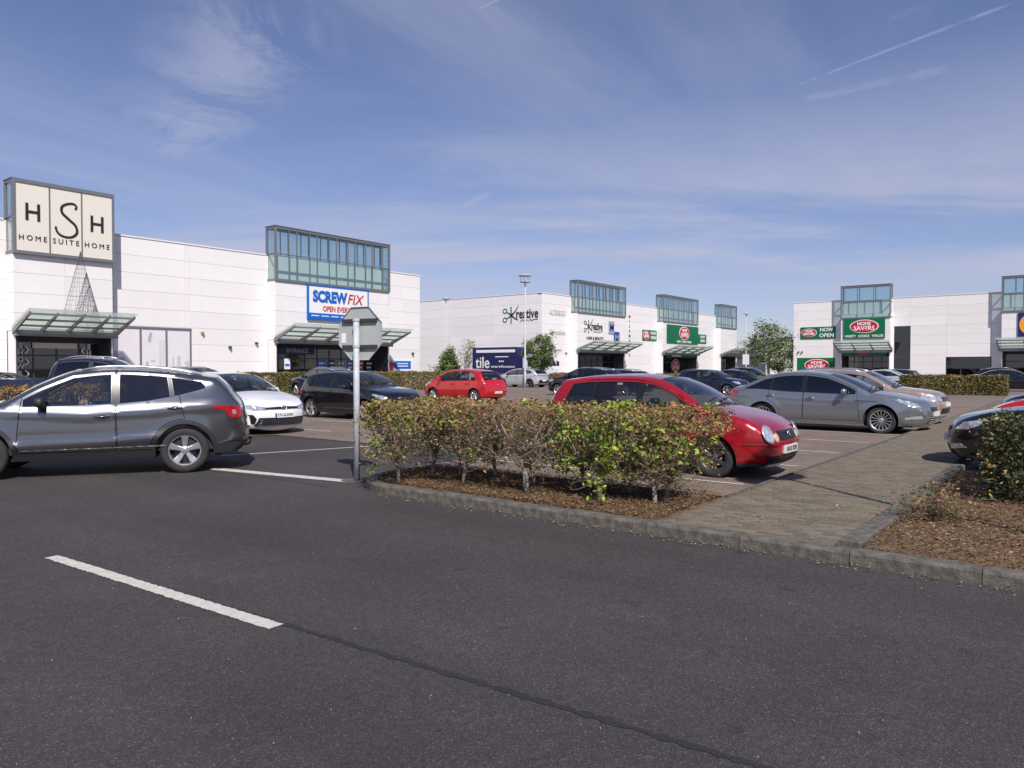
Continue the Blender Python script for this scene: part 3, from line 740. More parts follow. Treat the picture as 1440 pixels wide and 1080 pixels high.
def mirror_poly(P): return P
SPECS = {}
SPECS['suv_a'] = dict(L=4.38, W=1.80, H=1.60, wb=2.646, fo=0.86, r=0.345, tw=0.215, sill=0.27,
    nose=[(0.14, .26), (0.03, .38), (0.0, .58), (0.04, .78), (.16, .92), (.45, 1.0), (.85, 1.06), (1.15, 1.10)], screen=[(1.15, 1.10), (1.55, 1.34), (1.98, 1.535)],
    roof=[(1.98, 1.535), (2.4, 1.585), (2.9, 1.58), (3.4, 1.53), (3.95, 1.435)], rear=[(3.95, 1.435), (4.10, 1.28), (4.22, 1.12)],
    tail=[(4.22, 1.12), (4.30, 1.0), (4.35, .80), (4.38, .6), (4.35, .42), (4.22, .29)],
    belt=[(0, .93), (1.1, 1.02), (2.0, 1.03), (2.6, 1.05), (3.0, 1.085), (3.4, 1.155), (3.7, 1.235), (3.9, 1.30), (4.38, 1.30)],
    front_end=vl(1.38), rear_end=((4.02, 1.0), (3.60, 1.6)), pillars=[(vl(2.60, 2.55), .10), (vl(3.50, 3.26), .05)],
    doors=[(vl(1.28, 1.40), vl(2.60, 2.55)), (vl(2.607, 2.557), vl(3.66, 3.34))], clad=(.06, .12, .44),
    crease=[([(0.7, .98), (2.2, .90), (3.4, .97), (4.30, 1.04)], .024, .055), ([(1.1, .46), (2.4, .49), (3.45, .58)], .044, .075)], handles=[2.40, 3.38], hdrop=.16,
    mirror=(1.62, 1.04), mirrormat='plastic', trimmat='chrome', trimw=.006, glass=['side', 'tint', 'tint'], cabin=(1.2, 4.1), seat_x=2.35, spokes=5, spw=(.06, .115), rimk=.66,
    rails=(2.1, 3.75), railh=.022, plan_f=(.8, .30), plan_r=(.75, .20), sec=(.055, .10), archgap=.06,
    flank=[('door_strip', 'silverlow', [(1.34, .405), (3.28, .425), (3.28, .44), (1.34, .42)], .010), ('tail_lamp', 'lampred', [(3.86, 1.035), (4.28, 1.0), (4.335, .92), (4.30, .83), (4.16, .83), (4.09, .93), (3.95, .975)], .008), ('tail_lamp_lens', 'lamp', [(4.18, .95), (4.24, .95), (4.25, .88), (4.19, .88)], .012),
           ('headlamp', 'lamp', [(.10, .80), (.42, .93), (.62, .97), (.5, .86), (.2, .77)], .008)],
    ends=[('grille', 'grille', True, [(-.42, .62), (.42, .62), (.5, .82), (-.5, .82)], .012, False), ('lower_bumper', 'plastic', False, [(-.80, .30), (.80, .30), (.82, .45), (-.82, .45)], .008, False), ('rear_bumper_lamp', 'lampred', False, [(.5, .47), (.7, .47), (.7, .51), (.5, .51)], .01, True)],
    plates=[(True, .5, '', False), (False, .72, '', False)], more=[tow_bar])
SPECS['suv_b'] = dict(SPECS['suv_a'], trimmat='rubber', more=[], H=1.64, mirrormat='paint', spokes=10, spw=(.03, .045))
SPECS['suv_c'] = dict(SPECS['suv_a'], trimmat='rubber', more=[], mirrormat='paint', spokes=5, spw=(.03, .05), twin=True, rimmat='alloy', glass=['tint', 'tint', 'tint'])
SPECS['hatch_small'] = dict(L=3.90, W=1.65, H=1.465, wb=2.46, fo=0.80, r=0.295, tw=0.185, sill=0.2, rimk=.62,
    nose=[(0.14, .20), (0.04, .30), (0.0, .44), (0.02, .58), (.09, .70), (.32, .845), (.68, .95), (.98, 1.0)], screen=[(.98, 1.0), (1.35, 1.24), (1.74, 1.415)],
    roof=[(1.74, 1.415), (2.1, 1.46), (2.6, 1.465), (3.1, 1.44), (3.50, 1.385)], rear=[(3.50, 1.385), (3.66, 1.15), (3.77, .95)],
    tail=[(3.77, .95), (3.84, .80), (3.87, .6), (3.88, .45), (3.80, .23)], belt=[(0, .80), (.9, .93), (1.6, .94), (3.0, .985), (3.9, 1.0)],
    front_end=vl(1.20), rear_end=((3.45, .9), (3.18, 1.5)), pillars=[(vl(2.04, 2.0), .09), (vl(2.90, 2.80), .03)],
    doors=[(vl(1.02, 1.10), vl(2.04, 2.0)), (vl(2.047, 2.007), vl(3.08, 2.95))], crease=[([(.35, .52), (.78, .53)], .010, .03), ([(1.0, .50), (3.0, .52)], .012, .035)],
    handles=[1.88, 2.82], mirror=(1.32, .95), cabin=(1.05, 3.6), seat_x=1.95, spokes=6, spw=(.05, .07), rimmat='alloydark', plan_f=(.62, .27), bow=.04, crown=dict(nose=.02), plan_r=(.6, .15),
    round_lamps=[(.61, .66, (.115, .145), 'headlamp', 'lamp', .026), (.435, .605, (.062, .07), 'indicator', 'lampamber', .02)],
    ends=[('grille', 'grille', True, [(-.33, .555), (.33, .555), (.35, .70), (-.35, .70)], .008, False), ('bumper_moulding', 'paint', True, [(.44, .50), (.80, .505), (.80, .53), (.44, .525)], .014, True), ('bumper_seam', 'rubber', True, [(.50, .548), (.80, .553), (.80, .560), (.50, .555)], .003, True), ('lower_grille', 'grille', True, [(-.58, .215), (.58, .215), (.62, .345), (-.62, .345)], .008, False)],
    flank=[('tail_lamp', 'lampred', [(3.66, .95), (3.80, .90), (3.86, .74), (3.70, .72), (3.62, .8)], .008), ('bumper_base', 'plastic', [(.10, .25), (.42, .25), (.44, .20), (.15, .20)], .006)],
    plates=[(True, .43, '04 LH 7230', False), (False, .6, '', False)], more=[badge(.635, .058, .058), slats(.575, .69, .29, 3, .014, 'plastic', .02), slats(.23, .33, .52, 3, .014, 'plastic', .02)])
SPECS['liftback'] = dict(L=4.78, W=1.85, H=1.49, wb=2.85, fo=.95, r=.335, tw=.225, sill=.2, rimk=.72,
    nose=[(0.16, .19), (0.04, .32), (0, .48), (0.03, .62), (.13, .73), (.45, .86), (.9, .95), (1.22, .985)], screen=[(1.22, .985), (1.7, 1.23), (2.18, 1.42)],
    roof=[(2.18, 1.42), (2.6, 1.475), (3.0, 1.485), (3.4, 1.455), (3.78, 1.375)], rear=[(3.78, 1.375), (4.1, 1.225), (4.42, 1.075)],
    tail=[(4.42, 1.075), (4.62, 1.05), (4.73, .96), (4.77, .7), (4.77, .5), (4.66, .24)], belt=[(0, .78), (1.2, .93), (2.2, .945), (3.2, .975), (3.9, 1.03), (4.78, 1.02)],
    front_end=vl(1.52), rear_end=((4.42, .9), (3.85, 1.5)), pillars=[(vl(2.78, 2.73), .09), (vl(3.72, 3.50), .05)],
    doors=[(vl(1.40, 1.55), vl(2.78, 2.73)), (vl(2.787, 2.737), vl(3.74, 3.55))], crease=[([(.7, .80), (2.5, .82), (4.6, .90)], .014, .035), ([(1.4, .40), (3.4, .42)], .014, .04)],
    handles=[2.58, 3.58], hdrop=.12, mirror=(1.75, .95), cabin=(1.3, 4.2), seat_x=2.45, glass=['tint', 'tint', 'tint'], spokes=15, spw=(.016, .030), flare=.026, plan_f=(.85, .30), bow=.08,
    flank=[('headlamp', 'lamp', [(.10, .66), (.30, .665), (.66, .835), (.56, .84), (.25, .765)], .008), ('fog_lamp_panel', 'silverlow', [(.07, .40), (.42, .36), (.44, .42), (.10, .47)], .008),
           ('tail_lamp', 'lampred', [(4.45, 1.0), (4.68, .98), (4.74, .84), (4.58, .82), (4.5, .9)], .008), ('side_strip', 'rubber', [(1.0, .775), (1.55, .80), (1.55, .81), (1.0, .785)], .004)],
    ends=[('grille', 'grille', True, [(-.40, .56), (.40, .56), (.38, .66), (-.38, .66)], .008, False), ('lower_grille', 'grille', True, [(-.5, .26), (.5, .26), (.42, .44), (-.42, .44)], .008, False)],
    plates=[(True, .50, '', False), (False, .75, '', False)], more=[slats(.26, .44, .44, 4, .014, 'silverlow', .012)])
SPECS['saloon'] = dict(L=4.62, W=1.775, H=1.455, wb=2.70, fo=.95, r=.315, tw=.2, sill=.18,
    nose=[(0.14, .17), (0.03, .28), (0, .43), (0.02, .58), (.09, .70), (.4, .85), (.85, .95), (1.15, .99)], screen=[(1.15, .99), (1.6, 1.24), (2.05, 1.405)],
    roof=[(2.05, 1.405), (2.5, 1.455), (2.9, 1.45), (3.35, 1.38)], rear=[(3.35, 1.38), (3.7, 1.22), (4.0, 1.08)], tail=[(4.0, 1.08), (4.35, 1.06), (4.52, 1.01), (4.6, .8), (4.62, .5), (4.5, .22)],
    belt=[(0, .8), (1.15, .93), (2, .94), (3.3, .985), (4.62, 1.02)], front_end=vl(1.44), rear_end=((4.0, .9), (3.30, 1.5)), pillars=[(vl(2.60, 2.55), .09), (vl(3.42, 3.25), .04)],
    doors=[(vl(1.35, 1.48), vl(2.60, 2.55)), (vl(2.607, 2.557), vl(3.48, 3.35))], crease=[([(.8, .82), (4.4, .90)], .012, .04)], handles=[2.42, 3.32], mirror=(1.66, .95), cabin=(1.25, 3.9), seat_x=2.3,
    spokes=8, spw=(.035, .05), plan_f=(.8, .30), bow=.09, flank=[('headlamp', 'lamp', [(.07, .62), (.30, .65), (.68, .78), (.55, .78), (.2, .72)], .008), ('tail_lamp', 'lampred', [(4.2, .98), (4.55, .96), (4.6, .82), (4.4, .80)], .008)],
    ends=[('headlamp', 'lamp', True, [(.44, .60), (.72, .61), (.76, .735), (.44, .675)], .008, True), ('grille', 'grille', True, [(-.45, .615), (.45, .615), (.45, .665), (0, .68), (-.45, .665)], .010, False),
          ('lower_grille', 'grille', True, [(-.66, .235), (.66, .235), (.60, .425), (-.60, .425)], .008, False), ('fog_lamp_panel', 'grille', True, [(.66, .27), (.80, .33), (.80, .50), (.70, .50), (.64, .40)], .008, True),
          ('bumper_lip', 'silverlow', True, [(-.62, .205), (.62, .205), (.62, .23), (-.62, .23)], .012, False)],
    plates=[(True, .475, '171-G-2393', True), (False, .75, '', True)], more=[badge(.645, .075, .05), slats(.24, .39, .62, 4, .012, 'chrome', .006)])
SPECS['saloon_b'] = dict(SPECS['saloon'], spokes=7, plates=[(True, .475, '', True), (False, .75, '', True)], rimmat='alloydark', glass=['side'])
SPECS['hatch'] = dict(L=4.22, W=1.78, H=1.47, wb=2.60, fo=.88, r=.315, tw=.21, sill=.2, rimk=.70,
    nose=[(0.13, .2), (0.03, .33), (0, .5), (.04, .66), (.13, .77), (.45, .9), (.9, .97), (1.15, 1.0)], screen=[(1.15, 1.0), (1.55, 1.24), (1.98, 1.42)],
    roof=[(1.98, 1.42), (2.4, 1.47), (2.9, 1.465), (3.4, 1.42), (3.75, 1.36)], rear=[(3.75, 1.36), (3.92, 1.15), (4.04, .97)], tail=[(4.04, .97), (4.13, .85), (4.18, .65), (4.2, .45), (4.1, .23)],
    belt=[(0, .82), (1.1, .93), (2.0, .945), (3.2, .98), (4.2, 1.02)], front_end=vl(1.42), rear_end=((3.62, .9), (3.30, 1.5)), pillars=[(vl(2.46, 2.42), .09), (vl(3.28, 3.18), .03)],
    doors=[(vl(1.30, 1.42), vl(2.46, 2.42)), (vl(2.467, 2.427), vl(3.40, 3.26))], crease=[([(.8, .80), (4.1, .86)], .012, .035)], handles=[2.28, 3.2], mirror=(1.62, .95), cabin=(1.25, 3.8), seat_x=2.2,
    spokes=5, twin=True, spw=(.03, .035), flank=[('tail_lamp', 'lampred', [(3.88, .93), (4.08, .92), (4.16, .82), (4.15, .74), (3.96, .75), (3.86, .82)], .008), ('headlamp', 'lamp', [(.08, .66), (.25, .66), (.58, .80), (.5, .83), (.2, .77)], .008)],
    ends=[('grille', 'grille', True, [(-.45, .62), (.45, .62), (.45, .69), (-.45, .69)], .01, False), ('lower_grille', 'grille', True, [(-.6, .25), (.6, .25), (.6, .4), (-.6, .4)], .01, False), ('fog_lamp', 'lamp', True, [(.62, .34), (.78, .38), (.74, .44), (.63, .42)], .014, True)],
    plates=[(True, .5, '', True), (False, .7, '', True)])
SPECS['hatch_b'] = dict(L=4.20, W=1.74, H=1.51, wb=2.61, fo=.84, r=.31, tw=.195, sill=.2,
    nose=[(0.13, .22), (0.03, .35), (0, .5), (.05, .66), (.18, .77), (.5, .93), (.85, 1.04)], screen=[(.85, 1.04), (1.35, 1.32), (1.75, 1.46)], roof=[(1.75, 1.46), (2.2, 1.51), (2.7, 1.51), (3.2, 1.47), (3.62, 1.40)],
    rear=[(3.62, 1.40), (3.82, 1.18), (3.95, 1.0)], tail=[(3.95, 1.0), (4.06, .88), (4.12, .7), (4.18, .5), (4.1, .25)], belt=[(0, .86), (.9, .95), (2, .965), (3.2, .99), (4.2, 1.0)],
    front_end=vl(1.15), rear_end=((3.58, .9), (3.28, 1.5)), pillars=[(vl(2.25, 2.2), .09), (vl(3.12, 3.0), .03)], doors=[(vl(1.12, 1.2), vl(2.25, 2.2)), (vl(2.257, 2.207), vl(3.24, 3.1))],
    crease=[([(1.0, .55), (3.2, .57)], .014, .03)], handles=[2.08, 3.02], mirror=(1.35, .97), cabin=(1.0, 3.7), seat_x=2.0, spokes=7, spw=(.04, .06), rearglass='side',
    flank=[('tail_lamp', 'lampred', [(3.82, .97), (3.98, .95), (4.09, .80), (4.07, .62), (3.92, .64), (3.83, .8)], .008), ('headlamp', 'lamp', [(.10, .66), (.3, .66), (.75, .9), (.6, .9), (.25, .78)], .008)],
    ends=[('tail_lamp', 'lampred', False, [(.56, .62), (.72, .64), (.72, .92), (.60, .90)], .012, True), ('bumper_strip', 'paint', False, [(-.66, .50), (.66, .50), (.66, .56), (-.66, .56)], .02, False)], plates=[(False, .45, '', True), (True, .45, '', True)], more=[badge(.8, .04, .045, False)])
SPECS['suv_d'] = dict(L=4.32, W=1.80, H=1.64, wb=2.67, fo=.84, r=.35, tw=.215, sill=.28,
    nose=[(0.13, .26), (0.02, .4), (0, .6), (.03, .8), (.12, .93), (.4, 1.02), (.85, 1.08), (1.12, 1.11)], screen=[(1.12, 1.11), (1.5, 1.36), (1.85, 1.55)], roof=[(1.85, 1.55), (2.3, 1.61), (2.9, 1.625), (3.5, 1.59), (3.9, 1.54)],
    rear=[(3.9, 1.54), (4.06, 1.3), (4.18, 1.1)], tail=[(4.18, 1.1), (4.26, .98), (4.30, .8), (4.32, .6), (4.3, .42), (4.2, .3)], belt=[(0, .95), (1.1, 1.03), (2, 1.04), (3.2, 1.07), (4.3, 1.1)],
    front_end=vl(1.35), rear_end=((4.0, 1.0), (3.7, 1.6)), pillars=[(vl(2.5, 2.45), .1), (vl(3.4, 3.3), .09)], doors=[(vl(1.28, 1.38), vl(2.5, 2.45)), (vl(2.507, 2.457), vl(3.5, 3.36))], clad=(.06, .1, .42),
    crease=[([(.9, .92), (3.9, .96)], .014, .05)], handles=[2.32, 3.28], mirror=(1.55, 1.05), cabin=(1.2, 4.0), seat_x=2.25, spokes=5, spw=(.05, .09), rails=(1.95, 3.8), glass=['side', 'tint', 'tint'], bow=.05, plan_f=(.7, .2),
    flank=[('headlamp', 'lamp', [(.06, .76), (.3, .77), (.5, .9), (.2, .92), (.07, .88)], .008)], ends=[('grille', 'grille', True, [(-.52, .76), (.52, .76), (.54, .88), (-.54, .88)], .010, False), ('headlamp', 'lamp', True, [(.54, .77), (.74, .77), (.74, .9), (.54, .89)], .01, True),
          ('lower_grille', 'grille', True, [(-.64, .42), (.64, .42), (.6, .56), (-.6, .56)], .010, False), ('skid_plate', 'silverlow', True, [(-.6, .30), (.6, .30), (.66, .36), (-.66, .36)], .014, False)],
    plates=[(True, .66, '', True), (False, .8, '', True)], more=[slats(.77, .87, .52, 2, .016, 'chrome', .012)])
SPECS['crossover'] = dict(L=4.32, W=1.80, H=1.54, wb=2.76, fo=.80, r=.345, tw=.22, sill=.24, rimk=.74,
    nose=[(0.12, .24), (.02, .4), (0, .6), (.06, .78), (.2, .88), (.55, .98), (.8, 1.02)], screen=[(.8, 1.02), (1.3, 1.3), (1.75, 1.46)], roof=[(1.75, 1.46), (2.2, 1.53), (2.7, 1.54), (3.3, 1.49), (3.86, 1.39)],
    rear=[(3.86, 1.39), (4.05, 1.22), (4.16, 1.08)], tail=[(4.16, 1.08), (4.26, .98), (4.28, .75), (4.32, .5), (4.2, .28)], belt=[(0, .9), (.8, 1.0), (2, 1.0), (3, 1.04), (3.6, 1.14), (4.3, 1.2)],
    front_end=vl(1.15), rear_end=((3.95, 1.0), (3.45, 1.6)), pillars=[(vl(2.3, 2.25), .08), (vl(3.25, 3.1), .04)], doors=[(vl(1.2, 1.28), vl(2.3, 2.25)), (vl(2.307, 2.257), vl(3.36, 3.2))],
    crease=[([(.8, .86), (4.0, .95)], .02, .05)], handles=[2.1, 3.1], mirror=(1.4, 1.0), mirrormat='black', cabin=(.95, 3.95), seat_x=2.05, spokes=5, spw=(.05, .09), rimmat='alloydark', glass=['tint'],
    flank=[('tail_lamp', 'lampred', [(3.95, .99), (4.24, 1.0), (4.28, .93), (4.0, .93)], .008), ('headlamp', 'lamp', [(.08, .72), (.3, .74), (.5, .84), (.3, .84)], .008)],
    ends=[('tail_lamp', 'lampred', False, [(0, .93), (.74, .95), (.74, 1.0), (0, .98)], .01, True), ('bumper_insert', 'grille', False, [(-.66, .36), (.66, .36), (.60, .62), (-.60, .62)], .012, False)], plates=[(False, .56, '', True), (True, .5, '', True)])
SPECS['estate'] = dict(L=4.70, W=1.82, H=1.47, wb=2.81, fo=.9, r=.325, tw=.22, sill=.2,
    nose=[(0.13, .2), (0.03, .33), (0, .5), (.04, .64), (.13, .74), (.5, .88), (.95, .95), (1.25, .99)], screen=[(1.25, .99), (1.65, 1.22), (2.1, 1.41)], roof=[(2.1, 1.41), (2.5, 1.46), (3.1, 1.465), (3.7, 1.43), (4.2, 1.36)],
    rear=[(4.2, 1.36), (4.42, 1.15), (4.55, .99)], tail=[(4.55, .99), (4.63, .88), (4.67, .65), (4.7, .45), (4.6, .23)], belt=[(0, .8), (1.2, .92), (2.2, .94), (3.5, .97), (4.7, 1.0)],
    front_end=vl(1.52), rear_end=((4.25, .9), (3.95, 1.5)), pillars=[(vl(2.65, 2.6), .08), (vl(3.5, 3.42), .07)], doors=[(vl(1.42, 1.55), vl(2.65, 2.6)), (vl(2.657, 2.607), vl(3.62, 3.48))], crease=[([(.8, .8), (4.5, .86)], .012, .035)],
    handles=[2.46, 3.42], mirror=(1.75, .95), cabin=(1.35, 4.4), seat_x=2.35, spokes=10, spw=(.025, .035), rails=(2.25, 4.1), glass=['side', 'tint', 'tint'], flank=[('tail_lamp', 'lampred', [(4.4, .95), (4.6, .92), (4.66, .8), (4.45, .8)], .008),
    ('headlamp', 'lamp', [(.08, .62), (.25, .62), (.6, .75), (.5, .78), (.2, .72)], .008)], ends=[('grille', 'grille', True, [(-.4, .35), (.4, .35), (.45, .66), (-.45, .66)], .01, False)], plates=[(True, .45, '', True), (False, .72, '', True)])
SPECS['pickup'] = dict(L=5.28, W=1.85, H=1.80, wb=3.22, fo=.90, r=.385, tw=.25, sill=.40,
    nose=[(0.12, .42), (.02, .55), (0, .75), (.05, .98), (.2, 1.08), (.7, 1.15), (1.25, 1.2)], screen=[(1.25, 1.2), (1.6, 1.5), (1.95, 1.72)], roof=[(1.95, 1.72), (2.4, 1.79), (2.9, 1.79), (3.35, 1.74)],
    rear=[(3.35, 1.74), (3.46, 1.5), (3.52, 1.24)], tail=[(3.52, 1.24), (3.62, 1.20), (4.2, 1.19), (5.1, 1.19), (5.2, 1.12), (5.25, .8), (5.2, .5)], belt=[(0, 1.0), (1.2, 1.15), (3.5, 1.2), (5.3, 1.2)],
    front_end=vl(1.5), rear_end=((3.42, 1.0), (3.30, 1.8)), pillars=[(vl(2.45, 2.42), .08)], doors=[(vl(1.42, 1.5), vl(2.45, 2.42)), (vl(2.457, 2.427), vl(3.42, 3.36))], clad=(.05, .05), crease=[([(.8, 1.0), (5.1, 1.02)], .014, .05)],
    handles=[2.3, 3.25], mirror=(1.72, 1.2), cabin=(1.35, 3.4), seat_x=2.25, spokes=6, spw=(.06, .09), rails=(2.05, 3.2), rearglass='tint', glass=['tint', 'tint'], rad=dict(tail=.04), crown=dict(tail=.01), plates=[(True, .65, '', True)],
    flank=[('headlamp', 'lamp', [(.06, .86), (.3, .9), (.45, 1.02), (.2, 1.02)], .008)], ends=[('grille', 'grille', True, [(-.55, .75), (.55, .75), (.55, .98), (-.55, .98)], .01, False)])
# ------------------------------------------------------------------ ground surfaces
def asphalt_mat():
    m, N, L, b = _bsdf('asphalt'); tc = N.new('ShaderNodeTexCoord')
    def nz(sc_, d, r=0.6):
        n = N.new('ShaderNodeTexNoise'); n.inputs['Scale'].default_value = sc_; n.inputs['Detail'].default_value = d; n.inputs['Roughness'].default_value = r; L.new(tc.outputs['Object'], n.inputs[0]); return n.outputs[0]
    v = N.new('ShaderNodeTexVoronoi'); v.inputs['Scale'].default_value = 150; L.new(tc.outputs['Object'], v.inputs[0])
    hs = N.new('ShaderNodeSeparateColor'); L.new(v.outputs['Color'], hs.inputs[0])
    r1 = N.new('ShaderNodeValToRGB'); r1.color_ramp.elements[0].position = 0.0; r1.color_ramp.elements[0].color = (0.0295, 0.0248, 0.0252, 1)
    r1.color_ramp.elements[1].position = 1.0; r1.color_ramp.elements[1].color = (0.13, 0.12, 0.118, 1)
    e = r1.color_ramp.elements.new(0.62); e.color = (0.0475, 0.0405, 0.0412, 1); e = r1.color_ramp.elements.new(0.93); e.color = (0.070, 0.061, 0.061, 1)
    L.new(hs.outputs[0], r1.inputs[0])
    mr = N.new('ShaderNodeMapRange'); mr.inputs['From Min'].default_value = 0.3; mr.inputs['From Max'].default_value = 0.7; mr.inputs['To Min'].default_value = 0.80; mr.inputs['To Max'].default_value = 1.2
    L.new(nz(0.55, 5), mr.inputs[0])
    mr3 = N.new('ShaderNodeMapRange'); mr3.inputs['From Min'].default_value = 0.3; mr3.inputs['From Max'].default_value = 0.7; mr3.inputs['To Min'].default_value = 0.86; mr3.inputs['To Max'].default_value = 1.14
    L.new(nz(14, 4), mr3.inputs[0]); mm = N.new('ShaderNodeMath'); mm.operation = 'MULTIPLY'; L.new(mr.outputs[0], mm.inputs[0]); L.new(mr3.outputs[0], mm.inputs[1])
    mp = N.new('ShaderNodeMapping'); mp.inputs['Scale'].default_value = (1.1, 0.05, 1); L.new(tc.outputs['Object'], mp.inputs[0])
    tr = N.new('ShaderNodeTexNoise'); tr.inputs['Scale'].default_value = 1.0; tr.inputs['Detail'].default_value = 3; L.new(mp.outputs[0], tr.inputs[0])
    mr4 = N.new('ShaderNodeMapRange'); mr4.inputs['From Min'].default_value = 0.3; mr4.inputs['From Max'].default_value = 0.7; mr4.inputs['To Min'].default_value = 0.86; mr4.inputs['To Max'].default_value = 1.16; L.new(tr.outputs[0], mr4.inputs[0])
    sp_ = N.new('ShaderNodeTexNoise'); sp_.inputs['Scale'].default_value = 2.6; sp_.inputs['Detail'].default_value = 2; L.new(tc.outputs['Object'], sp_.inputs[0])
    mr5 = N.new('ShaderNodeMapRange'); mr5.inputs['From Min'].default_value = 0.70; mr5.inputs['From Max'].default_value = 0.76; mr5.inputs['To Min'].default_value = 1.0; mr5.inputs['To Max'].default_value = 0.72; L.new(sp_.outputs[0], mr5.inputs[0])
    m2_ = N.new('ShaderNodeMath'); m2_.operation = 'MULTIPLY'; L.new(mm.outputs[0], m2_.inputs[0]); L.new(mr4.outputs[0], m2_.inputs[1]); m3_ = N.new('ShaderNodeMath'); m3_.operation = 'MULTIPLY'; L.new(m2_.outputs[0], m3_.inputs[0]); L.new(mr5.outputs[0], m3_.inputs[1])
    hsv = N.new('ShaderNodeHueSaturation'); L.new(r1.outputs[0], hsv.inputs['Color']); L.new(m3_.outputs[0], hsv.inputs['Value']); L.new(hsv.outputs[0], b.inputs['Base Color'])
    b.inputs['Roughness'].default_value = 0.85
    bp = N.new('ShaderNodeBump'); bp.inputs['Strength'].default_value = 0.55; bp.inputs['Distance'].default_value = 0.006; L.new(v.outputs['Distance'], bp.inputs['Height']); L.new(bp.outputs[0], b.inputs['Normal'])
    return m
def paver_mat(name, c1, c2, mortar, rot=0.0):
    m, N, L, b = _bsdf(name); tc = N.new('ShaderNodeTexCoord'); mp = N.new('ShaderNodeMapping'); mp.inputs['Rotation'].default_value = (0, 0, rot); L.new(tc.outputs['Object'], mp.inputs[0])
    br = N.new('ShaderNodeTexBrick'); br.inputs['Scale'].default_value = 1.0; br.inputs['Brick Width'].default_value = 0.205; br.inputs['Row Height'].default_value = 0.105
    br.inputs['Mortar Size'].default_value = 0.005; br.inputs['Mortar Smooth'].default_value = 0.3; br.inputs['Color1'].default_value = (*c1, 1); br.inputs['Color2'].default_value = (*c2, 1); br.inputs['Mortar'].default_value = (*mortar, 1)
    L.new(mp.outputs[0], br.inputs[0])
    n = N.new('ShaderNodeTexNoise'); n.inputs['Scale'].default_value = 0.45; n.inputs['Detail'].default_value = 7; n.inputs['Roughness'].default_value = 0.65; L.new(tc.outputs['Object'], n.inputs[0])
    n2 = N.new('ShaderNodeTexNoise'); n2.inputs['Scale'].default_value = 30; n2.inputs['Detail'].default_value = 3; L.new(tc.outputs['Object'], n2.inputs[0])
    mr = N.new('ShaderNodeMapRange'); mr.inputs['From Min'].default_value = 0.25; mr.inputs['From Max'].default_value = 0.75; mr.inputs['To Min'].default_value = 0.72; mr.inputs['To Max'].default_value = 1.25; L.new(n.outputs[0], mr.inputs[0])
    mr2 = N.new('ShaderNodeMapRange'); mr2.inputs['From Min'].default_value = 0.25; mr2.inputs['From Max'].default_value = 0.75; mr2.inputs['To Min'].default_value = 0.8; mr2.inputs['To Max'].default_value = 1.2; L.new(n2.outputs[0], mr2.inputs[0])
    mm = N.new('ShaderNodeMath'); mm.operation = 'MULTIPLY'; L.new(mr.outputs[0], mm.inputs[0]); L.new(mr2.outputs[0], mm.inputs[1])
    hsv = N.new('ShaderNodeHueSaturation'); L.new(br.outputs[0], hsv.inputs['Color']); L.new(mm.outputs[0], hsv.inputs['Value']); L.new(hsv.outputs[0], b.inputs['Base Color'])
    b.inputs['Roughness'].default_value = 0.88
    bp = N.new('ShaderNodeBump'); bp.inputs['Strength'].default_value = 0.6; bp.inputs['Distance'].default_value = 0.006; bp.invert = True; L.new(br.outputs['Fac'], bp.inputs['Height']); L.new(bp.outputs[0], b.inputs['Normal'])
    return m
ASPH = asphalt_mat()
PAVE = paver_mat('car_park_blocks', (0.17, 0.125, 0.10), (0.225, 0.17, 0.14), (0.075, 0.062, 0.055), R(90))
PATHM = paver_mat('path_blocks', (0.135, 0.111, 0.080), (0.18, 0.151, 0.112), (0.07, 0.058, 0.043), R(90))
KERB = mat('kerb_concrete', (0.112, 0.102, 0.086), 0.92, var=0.65, vscale=13, bump=0.6, bscale=45)
WHITE = mat('road_paint', (0.53, 0.505, 0.46), 0.75, var=0.2, vscale=14)
SOIL = mat('bark_soil', (0.135, 0.082, 0.043), 0.95, var=0.55, vscale=7, bump=1.0, bscale=28)
def sheet(name, pts, z, m, kind='structure'):
    me = mesh(name, [(x, y, z) for x, y in pts], [tuple(range(len(pts)))]); o = obj(name, me, m); tag(o, kind=kind); return o
sheet('ground', [(-900, -900), (1500, -900), (1500, 1500), (-900, 1500)], -0.03, mat('far_ground', (0.07, 0.075, 0.05), 0.95, var=0.4, vscale=0.05))
sheet('road', [(-9, -80), (6.46, -80), (6.46, 0.0), (6.46, 7.0), (8.5, 7.0), (8.5, 8.6), (10.6, 8.6), (10.6, 15.3), (8.2, 16.2), (6.46, 18.5), (6.46, 140), (-9, 140)], 0.0, ASPH)
park = sheet('car_park', [(8.40, 3.40), (8.40, 8.62), (10.58, 8.62), (10.58, 15.32), (8.25, 16.25), (6.6, 18.6), (6.6, 60), (88, 60), (112, 60), (112, 28), (88.2, 28), (88.2, -60), (12.9, -60), (12.9, 1.62), (60, 1.62), (60, 3.40)], 0.012, PAVE)
